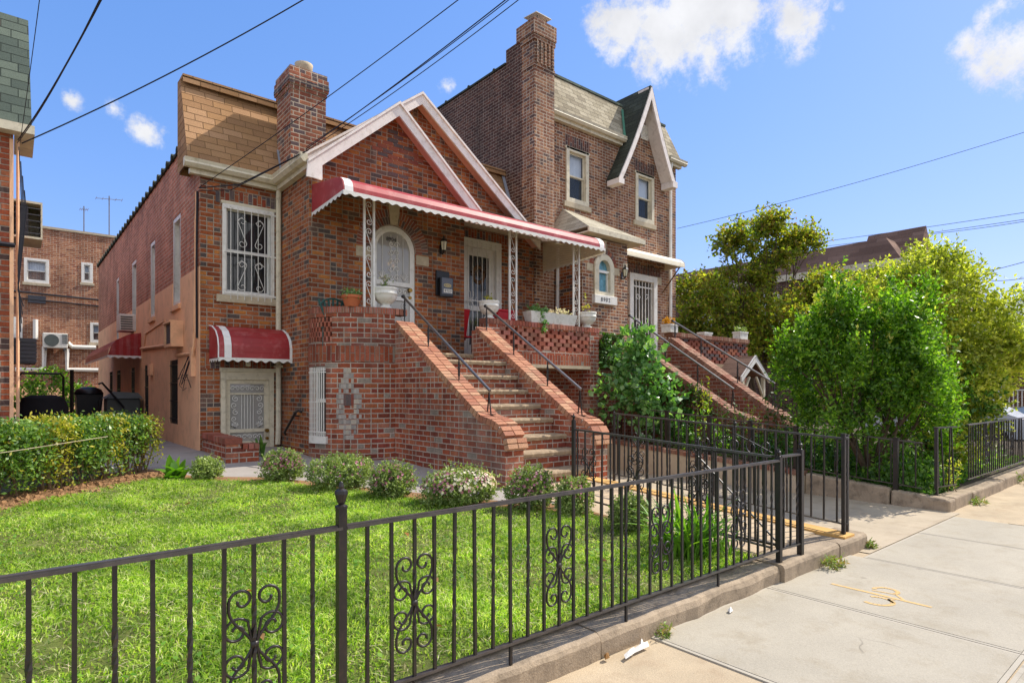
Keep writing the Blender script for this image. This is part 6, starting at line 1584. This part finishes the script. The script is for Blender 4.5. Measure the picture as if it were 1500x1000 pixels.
cl = [((9.95, 7.95, 2.55), (.28, .3, .45)), ((9.95, 7.9, 1.8), (.55, .5, .6)), ((10.15, 7.55, 1.35), (.45, .45, .6)), ((9.75, 8.25, 1.5), (.32, .4, .6)), ((9.98, 7.4, .9), (.45, .5, .45)), ((10.05, 7.75, 2.2), (.3, .32, .4))]
bush('mallow_bush', 'large leaved green mallow bush climbing beside the second stoop', 'bush', (10.1, 7.8, .4), cl, 330, 'leaf_mallow', .066, 7, .40, .8, .5, .35, .02, sub=2)
def ivy(label, pts, n, mat='leaf_ivy', s=.032):
    P = []
    for (x0, y0, z0), (ux, uy, uz), (vx_, vy, vz), nn in pts:
        a, b = rng.random((n, 1)), rng.random((n, 1))
        keep = (np.sin(a*7+b*5)*np.sin(b*9-a*3) > -.6)[:, 0]
        P.append((np.array([x0, y0, z0])+a*np.array([ux, uy, uz])+b*np.array([vx_, vy, vz])+np.array(nn)*(.02+.08*rng.random((n, 1))))[keep])
    P = np.concatenate(P); m = len(P); d = unit(rng.normal(size=(m, 3))+np.array([0, -.2, -.5])); B_ = unit(np.cross(unit(rng.normal(size=(m, 3))*.6+np.array([-.2, -1, .2])), d))
    o = scatter_mesh('ivy', P, d*s, B_*s*.7, mat); return tag(o, label, 'ivy')
ivy('dense ivy covering the brick corner beside the openwork parapet', [((9.96, 9.0, 2.1), (.75, 0, 0), (0, 0, .78), (0, -1, 0))], 1500)
ivy('ivy patch on the flank of the second stoop', [((10.75, 6.6, 1.0), (0, 1.1, 0), (0, .1, .75), (-1, 0, 0))], 900, s=.028)
ivy('dark ivy and shrubs massed at the foot of the second stoop', [((9.8, 7.2, .45), (1.1, 0, 0), (0, 0, .8), (0, -1, 0))], 1300, 'leaf_dark', .04)
def cover(label, name, boxes, n, mat, size, asp=.6):
    P = []
    for (x0, x1, y0, y1, h) in boxes:
        m = int(n*(x1-x0)*(y1-y0)); x = rng.uniform(x0, x1, m); y = rng.uniform(y0, y1, m); z = .1+np.clip(y-2.42, 0, 6)*.06+h*rng.random(m)**1.4*(.55+.45*np.sin(x*4.1+y*2.3)*np.sin(y*3.7-x*1.9)); P.append(np.stack([x, y, z], 1))
    P = np.concatenate(P); m = len(P); d = unit(rng.normal(size=(m, 3))+np.array([0, 0, .15])); s_ = size*(.6+.8*rng.random((m, 1))); nn = unit(rng.normal(size=(m, 3))+np.array([0, -.2, 1.1])); B_ = unit(np.cross(nn, d))*s_*asp
    o = scatter_mesh(name, P, d*s_, B_, mat); return tag(o, label, 'undergrowth', kind='stuff')
cover('tangled green undergrowth below the garden bushes', 'undergrowth', [(9.62, 10.9, 2.62, 5.2, .75), (9.7, 11.0, 5.2, 7.0, .9), (10.9, 13.5, 3.2, 6.5, .8), (10.85, 12.2, 2.75, 3.2, .25)], 1500, 'leaf_dark', .036)
cover('bright lime weeds and ferns along the old fence', 'undergrowth', [(9.66, 10.2, 2.72, 3.6, .9), (9.7, 10.9, 5.4, 6.9, 1.15), (11, 16, 2.75, 3.4, .45)], 620, 'leaf_lime', .035, .4)
def stemplant(label, x, y, z, h, n, mat, leaf, k=26):
    th = thing('tall_weed', label, 'plant', (x, y, z)); mb = MB(); P = []; D_ = []
    for i in range(n):
        b = Vector((x+random.uniform(-.12, .12), y+random.uniform(-.12, .12), z)); t_ = b+Vector((random.uniform(-.25, .25), random.uniform(-.25, .25), h*random.uniform(.7, 1)))
        m_ = b.lerp(t_, .5)+Vector((random.uniform(-.08, .08), random.uniform(-.08, .08), 0)); mb.tube([b, m_, t_], [.008, .006, .002], 4)
        for j in range(k): f = random.uniform(.15, 1); p = b.lerp(m_, f*2) if f < .5 else m_.lerp(t_, f*2-1); P.append(tuple(p))
    P = np.array(P); m = len(P); d = unit(rng.normal(size=(m, 3))+np.array([0, 0, .3])); s_ = leaf*(.5+rng.random((m, 1)))
    P = P+d*s_; B_ = unit(np.cross(unit(rng.normal(size=(m, 3))+np.array([0, 0, .8])), d))*s_*.4
    mb.build('stem', 'twig', th); scatter_mesh('foliage', P, d*s_, B_, mat, th)
stemplant('spindly rose bush with sparse leaves before the second stoop', 10.3, 6.1, .35, 1.35, 7, 'leaf_ivy', .03, 30)
stemplant('thin twiggy weed beside the rose bush near the stoop foot', 10.25, 5.55, .32, 1.1, 6, 'leaf_gold', .028, 24)
stemplant('tall reddish stemmed weed reaching up before the second stair wall', 10.2, 6.5, .38, 1.7, 6, 'leaf_plum', .034, 30)
stemplant('thick leafy weed crowding the foot of the second stoop', 10.6, 5.35, .34, 1.25, 9, 'leaf_ivy', .034, 34)
stemplant('feathery pale weed leaning out past the corner fence', 10.35, 2.6, .14, .55, 7, 'leaf_gold', .022, 40)
stemplant('leafy weed standing behind the corner fence under the trees', 11.2, 3.1, .16, 1.35, 5, 'leaf_ivy', .03, 40)
cl = [((1.15, 27.5, 1.5), (.7, .6, .9)), ((.4, 27.8, 1.2), (.6, .5, .7)), ((1.9, 28, 1.3), (.6, .5, .6)), ((2.5, 28.2, 1.0), (.5, .5, .6))]
bush('alley_shrub', 'sunlit green shrubs at the end of the alley behind the gate', 'shrub', (1.2, 27.6, .575), cl, 420, 'leaf_lime', .07, 9, .4, .5, .5, .4, .03)
strap('potted_seedling', 'small dark weed growing beside the basement door wall', 'plant', 3.12, 10.2, 14, .42, .06, 'leaf_dark', .5)
P, A_, B_ = twigs([((34, 3.2, 5.0), (.9, .9, 1.2))], 160, 8, .6, .09, .5, .5, .3); o = scatter_mesh('crown', P, A_, B_, 'leaf_plum')
th = thing('street_tree', 'small thin tree in front of the far grey roof', 'tree', (34, 3.2, -.1)); o.parent = th; o.matrix_parent_inverse = Matrix.Translation(th.location).inverted(); MB().tube([(34, 3.2, -.1), (34.05, 3.2, 2.5), (34, 3.25, 5.2)], [.09, .07, .02], 6).build('trunk', 'bark', th)

# ------------------------------------------------------------------ pots and porch things
def urn(label, x, y, z, s=1., plant=None):
    th = thing('urn_planter', label, 'urn', (x, y, z), 'white urns on the parapet')
    prof = [(.10, 0), (.105, .03), (.075, .05), (.07, .07), (.12, .10), (.17, .15), (.195, .20), (.20, .235), (.208, .24), (.208, .262), (.20, .267), (.205, .31), (.215, .33), (.215, .35), (.19, .35), (.17, .30)]
    MB().lathe([(r*s, h*s) for r, h in prof], (x, y, z), 28).build('bowl', 'urn_white', th, smooth=True)
    MB().lathe([(.18*s, .315*s), (.001, .325*s)], (x, y, z), 16).build('soil', 'soil_dark', th)
    if plant:
        mat, n, hh, lf = plant
        P, A_, B_ = twigs([((x, y, z+.33*s+hh*.4), (.09*s, .09*s, hh*.6))], n, 7, .1, lf, .5, .2, .5); scatter_mesh('plant', P, A_, B_, mat, th)
    return th
u1 = urn('white urn with a small pale flower standing before the arched door', 4.80, 9.06, 2.96, .98, ('leaf_mum', 14, .16, .02))
P, A_, B_ = twigs([((4.79, 9.05, 3.47), (.07, .06, .04))], 14, 8, .05, .016, .7, .5, .4); o = scatter_mesh('flower', P, A_, B_, 'petal_white', u1)
urn('white urn with yellow-green leaves at the top of the right stair wall', 6.98, 9.06, 2.96, .95, ('leaf_yellow', 8, .12, .025))
urn('white urn with thin yellow stems at the far end of the parapet', 9.68, 9.06, 2.96, .98, ('leaf_yellow', 12, .42, .025))
T_ = thing('flower_pot', 'terracotta bowl pot with green plant on the curved wall', 'flower pot', (4.28, 9.22, 2.965))
MB().lathe([(.11, 0), (.15, .13), (.165, .14), (.165, .185), (.15, .185), (.14, .14)], (4.28, 9.22, 2.965), 24).build('pot', 'terracotta', T_, smooth=False)
P, A_, B_ = twigs([((4.28, 9.22, 3.17), (.15, .13, .07))], 70, 7, .12, .022, .4, .3, .2); scatter_mesh('plant', P, A_, B_, 'leaf_mallow', T_)
CHR = thing('folding_chair', 'dark green slatted chair back leaning behind the terracotta pot', 'chair', (4.1, 9.5, 2.27))
mb = MB()
for k in range(7):
    a = (k-3)*.13; mb.obox((4.08+.055*(k-3), 9.50, 2.88), Vector((math.cos(a), 0, -math.sin(a))), Vector((0, 1, 0)), Vector((math.sin(a), 0, math.cos(a))), (.016, .008, .22))
mb.tube([(4.08+.23*math.sin(a), 9.50, 2.94+.17*math.cos(a)) for a in [-1.3+.26*k for k in range(11)]], .016, 6); mb.build('backrest', 'chair_green', CHR)
mb = MB()
for k in range(6): mb.box((3.9+.06*k, 9.5, 2.62), (3.945+.06*k, 9.8, 2.64))
mb.build('seat', 'chair_green', CHR)
for x in (3.92, 4.2):
    for y in (9.52, 9.78): MB().tube([(x, y, 2.27), (x, y, 2.63)], .014, 5).build('leg', 'chair_green', CHR)
BX = thing('window_box', 'long white trough planter with pale flowers and trailing green on the parapet', 'planter', (8.6, 9.06, 2.96))
mb = MB(); mb.mesh([(7.98, 8.97, 2.965), (9.2, 8.97, 2.965), (9.2, 9.15, 2.965), (7.98, 9.15, 2.965), (7.93, 8.93, 3.19), (9.25, 8.93, 3.19), (9.25, 9.19, 3.19), (7.93, 9.19, 3.19)], [(0, 1, 5, 4), (1, 2, 6, 5), (2, 3, 7, 6), (3, 0, 4, 7), (0, 3, 2, 1)]); mb.box((7.94, 8.94, 3.14), (9.24, 9.18, 3.15)); mb.build('trough', 'urn_white', BX)
P, A_, B_ = twigs([((8.8, 9.05, 3.22), (.38, .1, .06))], 70, 8, .08, .017, .7, .4, .5); scatter_mesh('flowers', P, A_, B_, 'petal_white', BX)
P, A_, B_ = twigs([((8.2, 9.03, 3.22), (.22, .1, .08)), ((8.28, 8.92, 3.05), (.06, .03, .2)), ((8.27, 8.91, 2.9), (.03, .03, .15))], 90, 7, .1, .025, .6, .4, -.1); scatter_mesh('trailing_leaves', P, A_, B_, 'leaf_mallow', BX)
tag(MB().box((7.55, 9.5, 2.28), (8.05, 9.9, 3.24)).box((7.53, 9.48, 3.2), (8.07, 9.92, 3.25)).build('storage_box', 'red_plastic', bevel=.02), 'red storage box standing on the porch behind the parapet', 'box')
CR = thing('porch_chair', 'red folding porch chair beside the brick corner', 'chair', (7.15, 10.2, 2.27))
mb = MB(); mb.obox((7.12, 10.1, 2.95), Vector((1, 0, 0)), Vector((0, .97, .24)), Vector((0, -.24, .97)), (.1, .012, .32)); mb.build('backrest', 'red_plastic', CR); MB().box((7.02, 9.95, 2.68), (7.25, 10.3, 2.71)).build('seat', 'red_plastic', CR)
for x in (7.03, 7.23):
    for y in (9.97, 10.28): MB().tube([(x, y, 2.27), (x, y, 2.68)], .012, 5).build('leg', 'iron_black', CR)
def boxpot(label, x0, x1, y0, y1, z, h, flowers=None):
    th = thing('planter_box', label, 'planter', ((x0+x1)/2, (y0+y1)/2, z)); MB().box((x0, y0, z), (x1, y1, z+h)).box((x0-.015, y0-.015, z+h-.04), (x1+.015, y1+.015, z+h)).build('trough', 'urn_white', th)
    if flowers: P, A_, B_ = twigs([(((x0+x1)/2, (y0+y1)/2, z+h+.06), ((x1-x0)*.5, (y1-y0)*.5, .06))], 60, 7, .1, .022, .7, .4, .5); scatter_mesh('flowers', P, A_, B_, flowers, th)
boxpot('white planter of orange flowers at the head of the second stair', 12.1, 12.4, 8.62, 8.88, 3.0, .2, 'petal_orange')
boxpot('low white planter halfway along the openwork parapet', 13.6, 13.95, 8.66, 8.86, 3.0, .1); boxpot('white planter at the far corner of the openwork parapet', 15.3, 15.7, 8.64, 8.86, 3.0, .22, 'leaf_mum')
# alley bins
BN = thing('trash_bin', 'black domed wheeled bin standing in the alley', 'bin', (1.55, 18.5, .575))
MB().mesh([(1.3, 18.3, .62), (1.72, 18.3, .62), (1.72, 18.75, .62), (1.3, 18.75, .62), (1.24, 18.25, 1.5), (1.8, 18.25, 1.5), (1.8, 18.8, 1.5), (1.24, 18.8, 1.5)], [(0, 1, 5, 4), (1, 2, 6, 5), (2, 3, 7, 6), (3, 0, 4, 7), (0, 3, 2, 1)]).build('body', 'black_plastic', BN)
MB().lathe([(.42, 1.5), (.43, 1.54), (.36, 1.63), (.2, 1.69), (.01, 1.70)], (1.52, 18.52, 0), 16, .72, .7).build('lid', 'black_plastic', BN, smooth=True)
for x in (1.3, 1.68): MB().tube([(x, 18.74, .66), (x+.05, 18.74, .66)], .09, 10).build('wheel', 'rubber', BN)
BN = thing('storage_cart', 'grey lidded cart with green base and black push handle by the flank wall', 'cart', (2.0, 17, .575))
MB().box((1.72, 16.8, .85), (2.4, 17.4, 1.42)).build('body', 'bin_grey', BN, bevel=.03); MB().mesh([(1.68, 16.75, 1.42), (2.44, 16.75, 1.42), (2.44, 17.45, 1.42), (1.68, 17.45, 1.42), (1.9, 16.9, 1.58), (2.36, 16.9, 1.55), (2.36, 17.3, 1.55), (1.9, 17.3, 1.58)], [(0, 1, 5, 4), (1, 2, 6, 5), (2, 3, 7, 6), (3, 0, 4, 7), (4, 5, 6, 7)]).build('lid', 'bin_grey', BN)
MB().box((1.7, 16.78, .66), (2.42, 17.42, .84)).build('base', 'bin_green', BN, bevel=.02); MB().tube([(2.05, 16.7, 1.2), (1.72, 16.7, 1.65), (1.62, 16.7, 1.78), (1.55, 16.72, 1.75)], .025, 6).tube([(1.55, 16.7, .62), (1.56, 16.7, 1.35), (1.62, 16.7, 1.4)], .014, 5).build('handle', 'black_plastic', BN)
BN = thing('covered_heap', 'black plastic covered heap beside the chain link gate', 'heap', (.45, 13.6, .575))
MB().lathe([(.40, .58), (.43, .9), (.42, 1.3), (.36, 1.44), (.37, 1.47), (.2, 1.52), (.01, 1.50)], (.45, 13.7, 0), 13, .88, .6).build('cover', 'black_soft', BN, smooth=True)
# flank wall services: side awning, air conditioners, pipes
A2 = MB(); yy0, yy1 = 17.2, 22.8; pr_ = [(2.466, 3.02), (2.2, 2.96), (1.95, 2.82), (1.80, 2.60), (1.78, 2.44)]
for i in range(len(pr_)-1):
    for k in range(40): ya, yb = yy0+(yy1-yy0)*k/40, yy0+(yy1-yy0)*(k+.86)/40; A2.face([(pr_[i][0], ya, pr_[i][1]), (pr_[i+1][0], ya, pr_[i+1][1]), (pr_[i+1][0], yb, pr_[i+1][1]), (pr_[i][0], yb, pr_[i][1])]); yc = yy0+(yy1-yy0)*(k+1)/40; A2.face([(pr_[i][0]+.015, yb, pr_[i][1]-.015), (pr_[i+1][0]+.015, yb, pr_[i+1][1]-.015), (pr_[i+1][0]+.015, yc, pr_[i+1][1]-.015), (pr_[i][0]+.015, yc, pr_[i][1]-.015)])
nf = 9
for k in range(nf):
    def zt_(x): 
        for (xa, za), (xb, zb_) in zip(pr_, pr_[1:]):
            if xb <= x <= xa: return za+(zb_-za)*(x-xa)/(xb-xa)
        return pr_[-1][1]
    xa, xb = 2.466-.686*k/nf, 2.466-.686*(k+1)/nf; A2.face([(xa, yy0-.004*(k % 2), 2.44), (xb, yy0-.012*((k+1) % 2), 2.44), (xb, yy0-.012*((k+1) % 2), zt_(xb)), (xa, yy0-.004*(k % 2), zt_(xa))])
a2 = A2.build('awning', 'awning_red', HS); valance(MB(), [(2.47, yy0-.014, 2.45), (1.775, yy0-.014, 2.45), (1.775, yy1, 2.45)], .055, .03, .16).build('valance', 'awning_stripe', a2)
B = thing('air_conditioner', 'beige framed air conditioner through the salmon flank wall', 'air conditioner', (2.3, 12.8, 2.4))
mb = MB(); mb.box((2.26, 12.5, 2.42), (2.47, 13.15, 2.47)); mb.box((2.24, 12.5, 2.86), (2.47, 13.15, 2.9)); mb.box((2.26, 12.5, 2.47), (2.467, 12.56, 2.86)); mb.box((2.26, 13.09, 2.47), (2.467, 13.15, 2.86)); mb.build('housing', 'paint_salmon', B); MB().box((2.29, 12.57, 2.48), (2.47, 13.08, 2.85)).build('grille', 'ac_dark', B)
B = thing('air_conditioner', 'white window air conditioner in a tall flank window', 'air conditioner', (2.3, 18.3, 3.2)); MB().box((2.12, 18.05, 3.12), (2.5, 18.65, 3.55)).build('housing', 'ac_white', B, bevel=.02); mb = MB()
for k in range(6): mb.box((2.14, 18.04, 3.16+.06*k), (2.4, 18.052, 3.19+.06*k))
mb.build('grille', 'bin_grey', B)
mb = MB(); mb.tube([(2.45, 11.35, 5.0), (2.44, 11.4, 4.5), (2.44, 11.42, 2.6), (2.42, 11.55, 2.2)], .02, 5); mb.tube([(2.43, 11.36, 5.0), (2.46, 11.45, 4.4), (2.44, 11.6, 2.35)], .012, 5); mb.tube([(2.44, 11.55, 2.25), (2.44, 13.0, 2.28)], .03, 6); mb.tube([(2.44, 13.2, 2.5), (2.44, 17.0, 2.62)], .035, 6); mb.tube([(2.46, 14.2, 3.05), (2.46, 16.5, 2.95), (2.46, 16.7, 2.6)], .018, 5); mb.box((2.40, 11.56, 1.85), (2.47, 11.68, 2.35)); mb.box((2.40, 15.6, 1.95), (2.47, 15.85, 2.2)); mb.build('service_pipe', 'paint_salmon', HS)
mb = MB()
for k in range(7): mb.tube([(2.42, 11.6+.05*k, 2.2), (2.36-.02*(k % 3), 11.75+.09*k, 1.9-.1*(k % 4)), (2.42, 11.65+.12*k, 1.65+.12*(k % 3))], .006, 4)
mb.tube([(2.45, 11.33, 5.0), (2.44, 11.34, 3.8), (2.45, 11.36, 2.5)], .018, 5); mb.build('service_cable', 'cable', HS)
# ------------------------------------------------------------------ overhead cables
def cable(label, p0, p1, sag=.25, r=.010, ext=0., n=24):
    p0, p1 = Vector(p0), Vector(p1); p1 = p0.lerp(p1, 1+ext)
    pts = [p0.lerp(p1, i/n)-Vector((0, 0, sag*4*(i/n)*(1-i/n))) for i in range(n+1)]
    tag(MB().tube(pts, r*.62, 6).build('overhead_cable', 'cable'), label, 'cable')
n0 = (.12, 10.75, 5.02)
cable('sagging black cable sweeping from the neighbour house up over the chimney', n0, at(405, 0, 8.5), .22, .014, .9)
cable('thick cable rising steeply from the neighbour eave', (.08, 10.72, 5.05), at(137, 0, 5.2), .14, .013, .5); cable('second strand of the steep cable from the neighbour eave', (.07, 10.72, 5.0), at(133, 0, 5.1), .17, .008, .5)
cable('thin wire climbing almost upright beside the green mansard', (.10, 10.7, 5.0), at(57, 0, 5.5), .05, .006, .5)
cable('single cable passing in front of the left chimney', (2.44, 11.2, 5.02), at(653, 0, 7.5), .12, .010, .8)
cable('lowest cable of the bundle to the gable corner', (3.66, 9.62, 5.46), at(733, 2, 7.5), .16, .009, .8); cable('middle cable of the bundle to the gable corner', (3.67, 9.62, 5.50), at(726, 0, 7.5), .10, .012, .8); cable('upper cable of the bundle to the gable corner', (3.68, 9.62, 5.54), at(735, -8, 7.5), .14, .009, .8)
mb_ = [(2.44, 11.2, 5.02), (3.0, 10.9, 5.12), (3.66, 9.62, 5.46)]
tag(MB().tube(mb_, .010, 5).tube([(2.44, 11.22, 4.98), (2.9, 11.0, 5.03), (3.72, 9.62, 5.5)], .008, 5).build('overhead_cable', 'cable'), 'slack cable looping along the eave to the house corner', 'cable')
cable('long single wire from the tall house across the right sky', (15.5, 10.8, 6.5), at(1500, 187, 16), .18, .011, .3)
for lab, a, b, D0, D1 in (('thin high wire above the brown mansard', (1150, 361), (1500, 309), 40, 30), ('double wire crossing behind the yellow tree top', (1190, 363), (1500, 319), 40, 28), ('lower wire of the pair behind the yellow tree', (1340, 345), (1500, 322), 34, 28), ('wire slanting across the lower right sky', (1370, 414), (1500, 381), 34, 26), ('thick cable low at the right edge', (1440, 411), (1500, 405), 30, 27), ('lowest cable right of the yellow tree', (1440, 431), (1500, 424), 30, 27)):
    cable(lab, at(*a, D0), at(*b, D1), .1, .022, .4)
# litter
def litter(label, x, y, pts, mat='paper', cat='litter'):
    mb = MB()
    for a, b in pts: mb.mesh([(x+a[0], y+a[1], .012), (x+b[0], y+b[1], .014), (x+b[0]+.02, y+b[1]+.03, .03), (x+a[0]+.02, y+a[1]+.03, .022), (x+(a[0]+b[0])/2, y+(a[1]+b[1])/2+.01, .045)], [(0, 1, 4), (1, 2, 4), (2, 3, 4), (3, 0, 4)])
    tag(mb.build('crumpled_paper', mat), label, cat)
litter('torn strip of white paper lying against the kerb', 2.92, 2.33, [((-.12, -.02), (0, 0)), ((0, 0), (.13, .0)), ((.08, .02), (.14, .05))]); litter('small crumpled white paper scrap on the pavement slab', 3.98, 2.31, [((-.03, 0), (.03, .01))]); litter('brown dead leaf on the pavement by the kerb', 2.72, 2.38, [((-.02, 0), (.02, .0))], 'dead_leaf', 'leaf')
